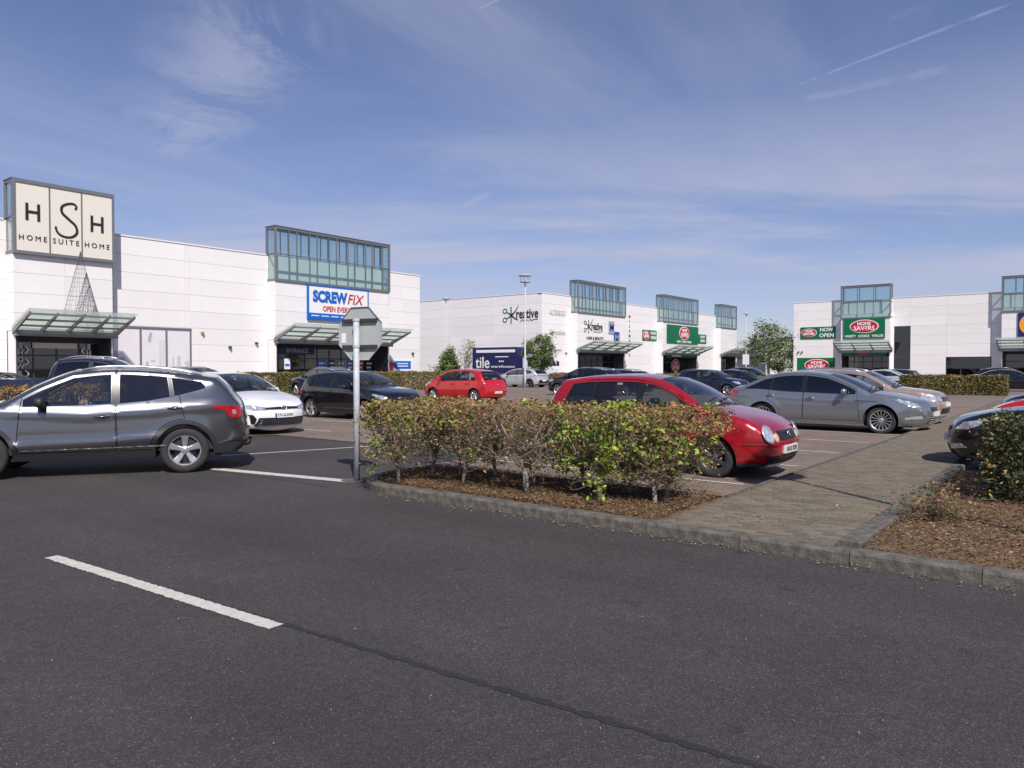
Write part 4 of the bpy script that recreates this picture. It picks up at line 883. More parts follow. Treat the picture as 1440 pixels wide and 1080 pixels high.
# painted lines
def line(name, p, q, w, z, parent=None):
    p, q = Vector((*p, 0)), Vector((*q, 0)); d = (q-p).normalized(); n = Vector((-d.y, d.x, 0))*w/2
    V = [p-n, q-n, q+n, p+n]; me = mesh(name, [(v.x, v.y, z) for v in V], [(0, 1, 2, 3)]); o = obj(name, me, WHITE, parent)
    if parent is None: tag(o, kind='structure')
    return o
def worn_line(name, p, q, w, z):
    """lane dash with slightly ragged edges"""
    p, q = Vector((*p, 0)), Vector((*q, 0)); d = (q-p); L_ = d.length; d.normalize(); n = Vector((-d.y, d.x, 0)); k = int(L_/0.02); V = []; F = []
    for i in range(k+1):
        a = p+d*L_*i/k; j1, j2 = rng.uniform(-.006, .006), rng.uniform(-.006, .006); V += [a-n*(w/2+j1), a+n*(w/2+j2)]
    for i in range(k): F.append((2*i, 2*i+2, 2*i+3, 2*i+1))
    me = mesh(name, [(v.x, v.y, z) for v in V], F); return tag(obj(name, me, WHITE), kind='structure')
worn_line('lane_dash', (2.60, 6.95), (2.74, 3.97), 0.11, 0.004)
worn_line('lane_dash', (2.05, 17.2), (2.33, 12.9), 0.11, 0.004)
worn_line('give_way_line', (6.45, 11.05), (6.92, 8.25), 0.20, 0.004)
worn_line('lane_line', (7.5, 12.5), (10.5, 11.55), 0.08, 0.004)
# dark joint where two asphalt lanes meet
JOINT = mat('bitumen_joint', (0.020, 0.021, 0.027), 0.8, var=0.5, vscale=60, bump=.5, bscale=150)
def strip_path(name, pts, w, z, m):
    V = []; F = []
    P = spline(pts, 0.03)
    for i, p in enumerate(P):
        d = P[min(i+1, len(P)-1)]-P[max(i-1, 0)]; d /= np.linalg.norm(d); n = np.array([-d[1], d[0]]); ww = w/2*rng.uniform(0.45, 1.25); p = p+n*rng.uniform(-.006, .006)
        V += [(*(p-n*ww), z), (*(p+n*ww), z)]
    for i in range(len(P)-1): F.append((2*i, 2*i+2, 2*i+3, 2*i+1))
    return tag(obj(name, mesh(name, V, F), m), kind='structure')
strip_path('road_joint', [(2.70, 5.6), (2.745, 4.9), (2.80, 3.95), (2.86, 2.8), (2.89, 2.33), (2.96, 1.07), (3.1, -1.0), (3.2, -6)], 0.052, 0.003, JOINT)
strip_path('road_joint', [(6.1, 12.2), (6.3, 10.6), (6.42, 9.2), (6.40, 8.1)], 0.02, 0.003, JOINT)
for k in range(14):
    x = 9.95+2.38*k; line('bay_line', (x, 3.74), (x, 8.6), 0.075, 0.018, park)
for k in range(14):
    x = 14.75+2.38*k; line('bay_line', (x, -4.0), (x, 1.25), 0.075, 0.018, park)
for k in range(12):
    x = 9.55+2.40*k; line('bay_line', (x, 15.0 if k else 16.0), (x, 20.0), 0.075, 0.018, park)
for k in range(20):
    x = 22.0+2.45*k; line('bay_line', (x, 22.0), (x, 27.0), 0.075, 0.018, park); line('bay_line', (x, 15.5), (x, 20.5), 0.075, 0.018, park) if k > 6 else None
    line('bay_line', (x, 32.5), (x, 37.2), 0.075, 0.018, park)
# ---- kerbs: separate stones
def beam_mesh(L_, w, h, ch=0.025):
    b = MB(); prof = [(0, -0.1), (0, h-ch), (ch*.4, h-ch*.3), (ch, h), (w, h), (w, -0.1)]; b.prism([(p[0], p[1]) for p in prof], (0, L_, 0), (0, 0, 0), (1, 0, 0), (0, 0, 1))
    me = mesh('kerb_stone', b.V, b.F); bm = bmesh.new(); bm.from_mesh(me); bmesh.ops.recalc_face_normals(bm, faces=bm.faces[:]); bm.to_mesh(me); bm.free(); return me
kerb = empty('kerb', (6.46, 0, 0)); tag(kerb, kind='structure')
kme = beam_mesh(0.909, 0.15, 0.115)
y = -7.6
while y < 7.0:
    o = obj('kerb_stone', kme, KERB, kerb); o.location = (rng.uniform(-.004, .004), y+0.005, rng.uniform(-.005, .004)); o.rotation_euler = (0, 0, rng.uniform(-.006, .006)); y += 0.915
ang = 0.0; cx, cy, rr = 7.46, 7.02, 1.0
for k in range(4):
    a0 = math.pi-k*R(22.5); a1 = a0-R(22.5); b = MB(); V = []
    for a in (a0, (a0+a1)/2, a1-0.0):
        for rad_, z in ((rr, -.1), (rr, .09), (rr-.025, .115), (rr-.15, .115), (rr-.15, -.1)): V.append((cx-6.46+rad_*math.cos(a), cy+rad_*math.sin(a), z))
    F = [(i*5+j, i*5+(j+1) % 5, (i+1)*5+(j+1) % 5, (i+1)*5+j) for i in range(2) for j in range(5)]+[(0, 1, 2, 3, 4), (14, 13, 12, 11, 10)]
    b.add(V, F); o = b.build('kerb_stone', KERB, kerb)
# ---- planting beds
def bed(name, pts, z0, amp, nx, ny, seed, hump=0.0, hump_arc=None):
    r_ = random.Random(seed); xs = [p[0] for p in pts]; ys = [p[1] for p in pts]; x0, x1, y0, y1 = min(xs), max(xs), min(ys), max(ys); V = []; F = []
    for j in range(ny+1):
        for i in range(nx+1):
            u, v = i/nx, j/ny; yv = y0+(y1-y0)*v; xl = x0 if (hump_arc is None or yv < hump_arc[1]) else hump_arc[0]-math.sqrt(max(0, hump_arc[2]**2-(yv-hump_arc[1])**2)); edge = min(u, 1-u, v, 1-v)*6; V.append((xl+(x1-xl)*u, yv, z0+min(1, edge)*hump+(r_.uniform(-amp, amp) if edge > 0 else -.004)))
    for j in range(ny):
        for i in range(nx): F.append((j*(nx+1)+i, j*(nx+1)+i+1, (j+1)*(nx+1)+i+1, (j+1)*(nx+1)+i))
    o = obj(name, mesh(name, V, F, True), SOIL); return tag(o, kind='structure')
bed('planting_bed', [(6.61, 3.36), (8.40, 7.86)], 0.085, 0.008, 40, 90, 1, 0.05, (7.46, 7.02, 0.85))
kb = MB(); kb.box(0, .95, 0, .15, -.1, .115); obj('kerb_stone', mesh('kerb_stone', kb.V, kb.F), KERB, kerb, (1.0, 7.87, 0))
bed('planting_bed', [(6.61, -7.6), (12.72, 1.50)], 0.105, 0.010, 90, 130, 2, 0.05)
def litter_ok(x, y): return not (y > 7.02 and x < 8.4 and y < 8 and (x < 7.46 and math.hypot(x-7.46, y-7.02) > .83 or y > 7.84))
def litter(name, n, x0, x1, y0, y1, z, seed, m, smin=.006, smax=.021):
    r_ = random.Random(seed); V = []; F = []
    for _ in range(n):
        x, y_ = r_.uniform(x0, x1), r_.uniform(y0, y1)
        if x0 > 6.5 and not litter_ok(x, y_): continue
        a = r_.uniform(0, 6.28); s = r_.uniform(smin, smax); w = s*r_.uniform(.3, .6); t = r_.uniform(-.5, .5)
        c, q = math.cos(a), math.sin(a); zz = z+r_.uniform(0, .018); k = len(V)
        V += [(x+c*s, y_+q*s, zz), (x-q*w, y_+c*w, zz+s*t*.5+.004), (x-c*s, y_-q*s, zz+.004), (x+q*w, y_-c*w, zz-s*t*.3+.006)]; F.append((k, k+1, k+2, k+3))
    o = obj(name, mesh(name, V, F), m); return tag(o, kind='stuff')
LEAFB = mat('dead_leaf', (0.17, 0.092, 0.045), 0.85, island=0.55); LEAFP = mat('pale_chip', (0.27, 0.20, 0.14), 0.85, island=0.4); MOSS = mat('moss', (0.13, 0.092, 0.025), 0.95, island=0.5)
for nm, n, m, sd in (('dead_leaf_litter', 13000, LEAFB, 3), ('pale_bark_chips', 5600, LEAFP, 4), ('moss_patches', 8000, MOSS, 5)):
    tag(litter(nm, n, 6.62, 8.38, 3.38, 7.9, .135, sd, m), {'dead_leaf_litter': 'brown dead leaves lying under the twiggy hedge', 'pale_bark_chips': 'pale bark chips lying under the twiggy hedge', 'moss_patches': 'dark moss scraps under the twiggy hedge'}[nm], 'ground cover')
    tag(litter(nm, int(n*1.5), 6.62, 12.2, -3.0, 1.48, .15, sd+10, m), {'dead_leaf_litter': 'brown dead leaves on the bed right of the path', 'pale_bark_chips': 'pale bark chips on the bed right of the path', 'moss_patches': 'rusty moss scraps on the bed right of the path'}[nm], 'ground cover')
GRIT = mat('pale_grit', (.34, .31, .28), .9, island=.5)
tag(litter('road_grit', 1500, -3.5, 6.4, .4, 9.5, .004, 41, GRIT, .002, .006), 'pale grit scattered over the road', 'ground cover')
tag(litter('road_grit', 110, 2.25, 2.55, 1.28, 1.5, .004, 42, GRIT, .0015, .005), 'patch of pale grit near the road joint', 'ground cover')
# fallen leaves on the road by the kerb and on the path
tag(litter('fallen_leaves', 500, 6.25, 6.46, -1.0, 7.2, .006, 31, LEAFP, .006, .018), 'fallen leaf scraps in the gutter along the kerb', 'ground cover')
tag(litter('fallen_leaves', 160, 6.7, 12.0, 1.8, 3.3, .112, 32, LEAFP, .008, .022), 'fallen leaf scraps on the block path', 'ground cover')
# ---- block path: near blocks one by one, then joined, then material
path = sheet('path', [(6.61, 1.72), (60, 1.72), (60, 3.36), (6.61, 3.36)], 0.075, PATHM)
PB = mat('path_block', (0.142, 0.121, 0.09), 0.9, var=0.3, vscale=11, bump=0.5, bscale=60)
PB2 = mat('path_block_grey', (0.155, 0.14, 0.113), 0.9, var=0.3, vscale=11, bump=0.5, bscale=60)
PBS = [mat('path_block_%s' % n_, c_, 0.9, var=0.28, vscale=11, bump=0.5, bscale=60) for n_, c_ in (('tan', (.152, .126, .091)), ('brown', (.132, .107, .078)), ('grey', (.158, .14, .11)), ('dark', (.118, .098, .073)), ('buff', (.172, .146, .107)))]
def block_mesh(ch=0.008, lx=0.1, ly=0.2):
    b = MB(); a, c, h = lx/2-.0032, ly/2-.0032, 0.0; V = []
    for (x, y, z) in ((a, c, -.05), (a, c, -ch), (a-ch, c-ch, 0)):
        V += [(-x, -y, z), (x, -y, z), (x, y, z), (-x, y, z)]
    b.add(V, [(0, 1, 5, 4), (1, 2, 6, 5), (2, 3, 7, 6), (3, 0, 4, 7), (4, 5, 9, 8), (5, 6, 10, 9), (6, 7, 11, 10), (7, 4, 8, 11), (8, 9, 10, 11)]); return b
bme = mesh('block', block_mesh().V, block_mesh().F); n_blk = 0; far = MB(); ix = 0
x = 6.62+0.05
while x < 19.0:
    y = 1.74+(0.1 if ix % 2 else 0.0)
    while y < (3.2 if ix % 2 else 3.3):
        yy = y+0.1; z = 0.1+rng.uniform(-.0025, .0025)
        if n_blk < 280 and x < 9.3:
            o = obj('block', bme, rng.choice(PBS), path, (x, yy, z), (rng.uniform(-.008, .008), rng.uniform(-.008, .008), rng.uniform(-.01, .01))); n_blk += 1
        else:
            q = block_mesh(); far.add([(v[0]+x, v[1]+yy, v[2]+z) for v in q.V], q.F)
        y += 0.2
    if ix % 2:
        for yy in (1.79, 3.29):
            q = block_mesh(.006, .1, .1); far.add([(v[0]+x, v[1]+yy, v[2]+.1) for v in q.V], q.F)
    x += 0.1; ix += 1
tag(far.build('block_field', mat('path_block_far', (0.147, 0.122, 0.090), 0.9, var=0.2, vscale=11, island=.2), path), kind='stuff')
sheet('path_far', [(18.97, 1.72), (60, 1.72), (60, 3.36), (18.97, 3.36)], 0.1, PATHM)
edge = empty('path_edging', (0, 0, 0)); tag(edge, kind='structure')
eme = MB(); eme.prism([(0, -.1), (0, .155), (.02, .165), (.16, .165), (.18, .155), (.18, -.1)], (0.905, 0, 0), (0, 0, 0), (0, 1, 0), (0, 0, 1)); e0 = mesh('edging_stone', eme.V, eme.F)
x = 6.65
while x < 12.6:
    obj('edging_stone', e0, KERB, edge, (x, 1.52+rng.uniform(-.006, .006), rng.uniform(-.012, .004)-.02), (0, 0, rng.uniform(-.008, .008))); x += 0.915
ef = MB(); ef.prism([(0, -.1), (0, .10), (.05, .10), (.05, -.1)], (0.905, 0, 0), (0, 0, 0), (0, 1, 0), (0, 0, 1)); e1 = mesh('edging_strip', ef.V, ef.F)
x = 8.45
while x < 40:
    obj('edging_strip', e1, KERB, edge, (x, 3.36, 0.006)); x += 0.915
# back edge of the left bed
x = 3.45; eb = MB(); eb.box(0, .06, 0, 4.4, -.1, .10); obj('edging_strip', mesh('edging_strip', eb.V, eb.F), KERB, edge, (8.40, 3.42, 0))
# ------------------------------------------------------------------ buildings
PANEL = mat('white_panel', (0.82, 0.795, 0.79), 0.45, var=0.035, vscale=0.8); PANELJ = mat('panel_joint', (0.46, 0.44, 0.44), 0.8); COPE = mat('coping_white', (0.74, 0.73, 0.73), 0.4)
STEEL = mat('grey_steel', (0.20, 0.205, 0.215), 0.4, 0.3); STEELD = mat('dark_steel', (0.06, 0.063, 0.068), 0.45, 0.3); CLADD = mat('dark_cladding', (0.045, 0.047, 0.052), 0.5, var=0.2, vscale=2)
GLZ = glass_mat('lantern_glass', (0.86, 0.925, 0.93)); SHOP = glass_mat('shop_glass', (0.35, 0.40, 0.40)); DARK = mat('shop_dark', (0.02, 0.02, 0.022), 0.9)
FROST = mat('lantern_lining', (0.74, 0.80, 0.75), 0.7)
def per_panel_tone(m):
    N = m.node_tree.nodes; L = m.node_tree.links; h = next(n for n in N if n.type == 'HUE_SAT'); src = h.inputs['Value'].links[0].from_socket
    oi = N.new('ShaderNodeObjectInfo'); mr = N.new('ShaderNodeMapRange'); mr.inputs['To Min'].default_value = .955; mr.inputs['To Max'].default_value = 1.02; L.new(oi.outputs['Random'], mr.inputs[0])
    mm = N.new('ShaderNodeMath'); mm.operation = 'MULTIPLY'; L.new(src, mm.inputs[0]); L.new(mr.outputs[0], mm.inputs[1]); L.new(mm.outputs[0], h.inputs['Value'])
per_panel_tone(PANEL)
def canopy_mat():
    m = bpy.data.materials.new('canopy_glass'); m.use_nodes = True; N = m.node_tree.nodes; L = m.node_tree.links; N.clear(); o = N.new('ShaderNodeOutputMaterial'); a = N.new('ShaderNodeMixShader'); b = N.new('ShaderNodeMixShader')
    t = N.new('ShaderNodeBsdfTransparent'); t.inputs[0].default_value = (0.88, 0.93, 0.90, 1); tl = N.new('ShaderNodeBsdfTranslucent'); tl.inputs[0].default_value = (0.62, 0.67, 0.62, 1); g = N.new('ShaderNodeBsdfGlossy'); g.inputs['Roughness'].default_value = 0.08
    tc = N.new('ShaderNodeTexCoord'); n = N.new('ShaderNodeTexNoise'); n.inputs['Scale'].default_value = 1.3; n.inputs['Detail'].default_value = 5; L.new(tc.outputs['Object'], n.inputs[0]); mr = N.new('ShaderNodeMapRange'); mr.inputs['To Min'].default_value = .2; mr.inputs['To Max'].default_value = .55; L.new(n.outputs[0], mr.inputs[0])
    L.new(mr.outputs[0], a.inputs[0]); L.new(t.outputs[0], a.inputs[1]); L.new(tl.outputs[0], a.inputs[2]); b.inputs[0].default_value = .10; L.new(a.outputs[0], b.inputs[1]); L.new(g.outputs[0], b.inputs[2]); L.new(b.outputs[0], o.inputs[0]); return m
CANG = canopy_mat()
_pm = {}
def panel_mesh(w, h, t=0.05):
    k = (round(w, 3), round(h, 3))
    if k not in _pm:
        c = 0.008; b = MB(); a, q = w/2-.005, h/2-.005; V = []
        for x, z, y in ((a, q, t), (a, q, c), (a-c, q-c, 0)): V += [(-x, y, -z), (x, y, -z), (x, y, z), (-x, y, z)]
        b.add(V, [(0, 1, 5, 4), (1, 2, 6, 5), (2, 3, 7, 6), (3, 0, 4, 7), (4, 5, 9, 8), (5, 6, 10, 9), (6, 7, 11, 10), (7, 4, 8, 11), (8, 9, 10, 11)]); me = mesh('wall_panel', b.V, b.F)
        bm = bmesh.new(); bm.from_mesh(me); bmesh.ops.recalc_face_normals(bm, faces=bm.faces[:]); bm.to_mesh(me); bm.free(); _pm[k] = me
    return _pm[k]
def panel_wall(par, u0, u1, z0, z1, y=0.0, rot=0.0, openings=(), rowh=1.0, colw=6.0, ustart=None):
    """cladding panels on a front; rot 0 faces -y; rot +-90 faces -+x (then u runs along y)"""
    rows = []; z = z1
    while z > z0+0.02: rows.append((max(z-rowh, z0), z)); z -= rowh
    cuts = [u0]; c = (ustart if ustart is not None else u0)+colw
    while c < u1-0.3:
        if c > u0+0.3: cuts.append(c)
        c += colw
    cuts.append(u1)
    for o_ in openings: cuts += [q for q in (o_[0], o_[1]) if u0 < q < u1]
    cuts = sorted(set(round(c, 4) for c in cuts))
    for za, zb in rows:
        for a, b in zip(cuts[:-1], cuts[1:]):
            if b-a < 0.03: continue
            segs = [(za, zb)]
            for (oa, ob, oz0, oz1) in openings:
                if a >= oa-1e-4 and b <= ob+1e-4:
                    ns = []
                    for s0, s1 in segs:
                        if oz1 <= s0 or oz0 >= s1: ns.append((s0, s1)); continue
                        if oz0 > s0: ns.append((s0, oz0))
                        if oz1 < s1: ns.append((oz1, s1))
                    segs = ns
            for s0, s1 in segs:
                if s1-s0 < 0.03: continue
                cu, cz = (a+b)/2, (s0+s1)/2
                loc = (cu, y, cz) if rot == 0 else (y, cu, cz)
                obj('wall_panel', panel_mesh(b-a, s1-s0), PANEL, par, loc, (0, 0, rot))
def lantern(par, u0, u1, z0, z1, n, yf=-0.85, yb=0.10, zt=None, glass_front=True):
    """glazed steel box on top of an entrance bay"""
    zt = zt or z0+(z1-z0)*0.5; fr = MB(); w = 0.11; us = [u0+(u1-u0)*i/n for i in range(n+1)]
    for yy in (yf, yb):
        for i, u in enumerate(us):
            ww = 0.13 if i in (0, n) else 0.07; fr.box(u-ww/2, u+ww/2, yy-ww/2, yy+ww/2, z0, z1)
            if i < n and n > 3:
                uu = u+(us[1]-us[0])*0.62; fr.box(uu-.025, uu+.025, yy-.03, yy+.03, z0, z1)
        for z, h in ((z0, .14), (zt, .06), (z1, .15)): fr.box(u0-.064, u1+.064, yy-.062, yy+.062, z-h/2, z+h/2)
    for u in (u0, u1):
        for z, h in ((z0, .138), (zt, .058), (z1, .148)): fr.box(u-.06, u+.06, yf+.063, yb-.063, z-h/2, z+h/2)
    fr.build('lantern_frame', STEEL, par)
    b = MB(); b.box(u0-.1, u1+.1, yf-.1, yb+.1, z1+.078, z1+.12); b.build('lantern_cap', STEEL, par)
    b = MB(); b.box(u0+.07, u1-.07, yf+.07, yb-.07, z0-.065, z0-.02); b.build('lantern_floor', STEEL, par)
    b = MB(); b.box(u0+.07, u1-.07, yb-.10, yb-.07, z0+.07, zt-.03); b.build('lantern_lining', FROST, par)
    def pane(a0, a1, c0, c1, yy, side=None):
        q = MB()
        if side is None: q.box(a0, a1, yy-.006, yy+.006, c0, c1)
        else: q.box(side-.006, side+.006, a0, a1, c0, c1)
        q.build('pane', GLZ, par)
    for i in range(n):
        for c0, c1 in ((z0+.07, zt-.03), (zt+.03, z1-.075)):
            if glass_front: pane(us[i]+.04, us[i+1]-.04, c0, c1, yf)
            if c0 > zt: pane(us[i]+.04, us[i+1]-.04, c0, c1, yb)
    for u in (u0, u1):
        for c0, c1 in ((z0+.07, zt-.03), (zt+.03, z1-.075)): pane(yf+.065, yb-.065, c0, c1, 0, u)
def canopy(par, u0, u1, y0=-0.8, dep=2.2, za=3.55, zb=4.30, n=4):
    beams = [u0+(u1-u0)*i/n for i in range(n+1)]
    for i, u in enumerate(beams):
        b = MB(); e = .09 if i in (0, n) else .06
        b.prism([(y0, za-.28), (y0, za), (y0-dep, zb), (y0-dep, zb-.12)], (e, 0, 0), (u-e/2, 0, 0), (0, 1, 0), (0, 0, 1)); b.build('canopy_beam', STEEL, par)
    for f in (.32, .66, .985):
        b = MB(); yy, z = y0-dep*f, za+(zb-za)*f-.10; b.box(u0+.05, u1-.05, yy-.045, yy+.045, z-.05, z+.05); b.build('canopy_purlin', STEEL, par)
    b = MB(); b.box(u0, u1, y0-.32, y0-.02, za-.36, za-.06); b.build('canopy_gutter', STEEL, par)
    m = max(n, 4); us = [u0-.12+(u1-u0+.24)*i/m for i in range(m+1)]
    for i in range(m):
        b = MB(); a, c = us[i]+.012, us[i+1]-.012; y1 = y0-dep-.18; s_ = (zb-za)/dep; zo = .07
        b.prism([(y0-.02, za+zo), (y0-.02, za+zo+.02), (y1, zb+zo+.02+s_*.18), (y1, zb+zo+s_*.18)], (c-a, 0, 0), (a, 0, 0), (0, 1, 0), (0, 0, 1)); b.build('canopy_pane', CANG, par)
        for cu in (a+.12, c-.12):
            pass
def entrance(par, u0, u1, z1, yf, depth=1.5, doors=(0.35, 0.6), mull=6, wall=CLADD, top=3.0):
    """dark lined recess with glazed screen and sliding doors"""
    yb = yf+depth; b = MB()
    b.box(u0, u0+.06, yf+.02, yb, 0, z1); b.box(u1-.06, u1, yf+.02, yb, 0, z1); b.box(u0+.06, u1-.06, yf+.02, yb, z1-.08, z1); b.box(u0+.06, u1-.06, yb-.08, yb, top, z1-.08)
    b.build('recess_lining', wall, par)
    b = MB(); b.box(u0+.06, u1-.06, yb+2.2, yb+2.3, 0, top); b.box(u0+.06, u1-.06, yb, yb+2.2, top, top+.06); b.build('shop_interior', DARK, par)
    us = [u0+.06+(u1-u0-.12)*i/mull for i in range(mull+1)]; f = MB()
    for u in us: f.box(u-.035, u+.035, yb-.14, yb-.06, 0, top)
    f.box(u0+.06, u1-.06, yb-.141, yb-.061, top-.09, top-.001); f.box(u0+.06, u1-.06, yb-.142, yb-.062, 2.2, 2.28); f.box(u0+.06, u1-.06, yb-.143, yb-.063, 0.02, 0.16); f.build('screen_frame', STEELD, par)
    for i in range(mull):
        q = MB(); q.box(us[i]+.036, us[i+1]-.036, yb-.106, yb-.096, .16, 2.2); q.build('shop_pane', SHOP, par)
        q = MB(); q.box(us[i]+.036, us[i+1]-.036, yb-.106, yb-.096, 2.28, top-.09); q.build('shop_pane', SHOP, par)
def bay(par, u0, u1, H=9.0, yf=-0.8, zb=7.35, zc=3.45, ent=None):
    """projecting entrance bay: panels between canopy and lantern"""
    panel_wall(par, u0, u1, zc, zb, yf, rowh=1.0, colw=(u1-u0)/2)
    b = MB(); b.box(u0+.01, u1-.01, yf+.05, .05, zc, zb-.05); b.build('bay_core', PANELJ, par)
    for u, rt_ in ((u0, -math.pi/2), (u1, math.pi/2)):
        panel_wall(par, yf+.05, 0.06, 0.0 if False else zc, zb, u, rt_, rowh=1.0, colw=2)
    # white piers beside the opening
    for a, c in ((u0, u0+.10), (u1-.10, u1)):
        panel_wall(par, a, c, 0.0, zc, yf, rowh=1.2); b = MB(); b.box(a+.01, c-.01, yf+.05, .05, 0, zc-.01); b.build('pier_core', PANEL, par)
def board(par, name, u0, u1, z0, z1, y, m, t=0.08, frame=None, fw=0.06):
    b = MB(); b.box(u0, u1, y-t, y, z0, z1); o = b.build(name, m, par)
    if frame is not None:
        f = MB(); yy = y-t
        f.box(u0-fw, u0, yy-.02, y, z0-fw, z1+fw); f.box(u1, u1+fw, yy-.02, y, z0-fw, z1+fw); f.box(u0, u1, yy-.02, y, z1, z1+fw); f.box(u0, u1, yy-.02, y, z0-fw, z0); f.build(name+'_frame', frame, o)
    return o
def letters(par, s, cu, cz, y, h, m, w=None, bold=0.0, shear=0.0, space=1.0, name='lettering', rot=0.0):
    """text centred at (cu, cz), capital height about h, optional full width w"""
    me = text_mesh(s, h/0.70, 0.02, bold, shear, 1.0, space)
    xs = [v.co.x for v in me.vertices]; zs = [v.co.z for v in me.vertices]; W_t = max(xs)-min(xs); k = (w/W_t) if w else 1.0
    me.transform(Matrix.Translation((-(max(xs)+min(xs))/2, 0, -(max(zs)+min(zs))/2))); me.transform(Matrix.Diagonal((k, 1, 1, 1)))
    o = obj(name, me, m, par, (cu, y-.012, cz), (0, rot, 0)); return o
def stroke(par, name, pts, w, y, m, closed=False):
    """flat brush stroke in the wall plane"""
    P = spline(pts, 0.04); n = len(P); V = []; F = []
    ws = w if isinstance(w, (list, tuple)) else [w, w]
    for i, p in enumerate(P):
        d = P[(i+1) % n if closed else min(i+1, n-1)]-P[i-1 if (closed or i) else 0]; d /= max(np.linalg.norm(d), 1e-6); nn = np.array([-d[1], d[0]]); wi = np.interp(i/(n-1), np.linspace(0, 1, len(ws)), ws)/2
        for s_ in (-1, 1):
            q = p+nn*wi*s_; V += [(q[0], y-.02, q[1]), (q[0], y, q[1])]
    for i in range(n-1):
        a, b = i*4, (i+1)*4; F += [(a, b, b+2, a+2), (a+1, a+3, b+3, b+1), (a, a+1, b+1, b), (a+2, b+2, b+3, a+3)]
    me = mesh(name, V, F); bm = bmesh.new(); bm.from_mesh(me); bmesh.ops.recalc_face_normals(bm, faces=bm.faces[:]); bm.to_mesh(me); bm.free(); return obj(name, me, m, par)
def disc(par, name, cu, cz, ru, rz_, y, m, t=0.03):
    b = MB(); b.prism([(cu+ru*math.cos(a), cz+rz_*math.sin(a)) for a in np.linspace(0, 2*math.pi, 40, endpoint=False)], (0, t, 0), (0, y-t, 0)); return b.build(name, m, par)
INK = mat('sign_black', (0.018, 0.015, 0.018), 0.5); CREAM = mat('sign_cream', (0.74, 0.70, 0.62), 0.5); SWHITE = mat('sign_white', (0.80, 0.80, 0.80), 0.4); SBLUE = mat('sign_blue', (0.005, 0.12, 0.52), 0.4); SNAVY = mat('sign_navy', (0.012, 0.018, 0.11), 0.4)
SRED = mat('sign_red', (0.55, 0.008, 0.03), 0.4); SGREEN = mat('sign_green', (0.0, 0.135, 0.052), 0.4); SORANGE = mat('sign_orange', (0.85, 0.35, 0.03), 0.4); SGREY = mat('sign_grey', (0.38, 0.38, 0.39), 0.5); KGREEN = mat('scissor_green', (0.02, 0.10, 0.04), 0.5); SILV = mat('sign_silver', (0.30, 0.36, 0.48), 0.4)
def coping(par, u0, u1, z, y0=-.04, y1=.4):
    b = MB(); b.box(u0, u1, y0, y1, z, z+.09); b.build('coping', COPE, par)
def wall_light(par, u, z, y=0.0, m=None):
    b = MB(); b.box(u-.08, u+.08, y-.16, y, z-.06, z+.06); b.box(u-.03, u+.03, y-.2, y-.16, z-.1, z); b.build('wall_fitting', m or STEELD, par)
def savers_oval(par, cu, cz, w, h, y, sub=None):
    disc(par, 'oval_rim', cu, cz, w/2, h/2, y, SWHITE, .03); disc(par, 'oval', cu, cz, w/2*.93, h/2*.90, y-.031, SRED, .02)
    letters(par, 'HOME', cu, cz+h*.20, y-.052, h*.25, SWHITE, w*.46, .012); letters(par, 'SAVERS', cu, cz-h*.13, y-.052, h*.30, SWHITE, w*.72, .014)
    stroke(par, 'swoosh', [(cu+w*.06, cz-h*.02), (cu+w*.02, cz-h*.16), (cu+w*.08, cz-h*.29), (cu+w*.14, cz-h*.24)], h*.05, y-.054, SORANGE)
def scissors_K(par, cu, cz, s, y):
    """large K whose arms are scissor blades; (cu, cz) = crossing point, s = stem height"""
    for p in ([(-.03, .5), (-.03, -.5)], [(0, 0), (.32, .26), (.52, .55)], [(0, 0), (.26, -.2), (.50, -.30)]): stroke(par, 'blade', [(cu+a*s, cz+b*s) for a, b in p], [s*.07, s*.06] if p[0][0] < 0 else [s*.10, s*.035], y, INK)
    for sg in (1, -1):
        stroke(par, 'handle_arm', [(cu, cz), (cu-.22*s, cz+sg*.13*s), (cu-.36*s, cz+sg*.2*s)], [s*.09, s*.05], y+.004, KGREEN)
        stroke(par, 'finger_ring', [(cu-.5*s+.15*s*math.cos(t), cz+sg*.27*s+.12*s*math.sin(t)*1.05) for t in np.linspace(0, 2*math.pi, 17)], s*.05, y+.002, KGREEN)
def kreative(par, cu, cz, s, y, w):
    scissors_K(par, cu, cz, s, y); letters(par, 'reative', cu+s*.36+w/2, cz+s*.05, y, s*.56, INK, w, .02)
    stroke(par, 'script_line', [(cu+s*.65, cz-s*.42), (cu+s*.85, cz-s*.30), (cu+s*.95, cz-s*.38), (cu+s*1.1, cz-s*.32), (cu+s*1.2, cz-s*.36)], s*.035, y, KGREEN)
    stroke(par, 'script_line', [(cu+s*1.28, cz-s*.42), (cu+s*1.42, cz-s*.28), (cu+s*1.5, cz-s*.37), (cu+s*1.7, cz-s*.30), (cu+s*1.95, cz-s*.31)], s*.035, y, KGREEN)

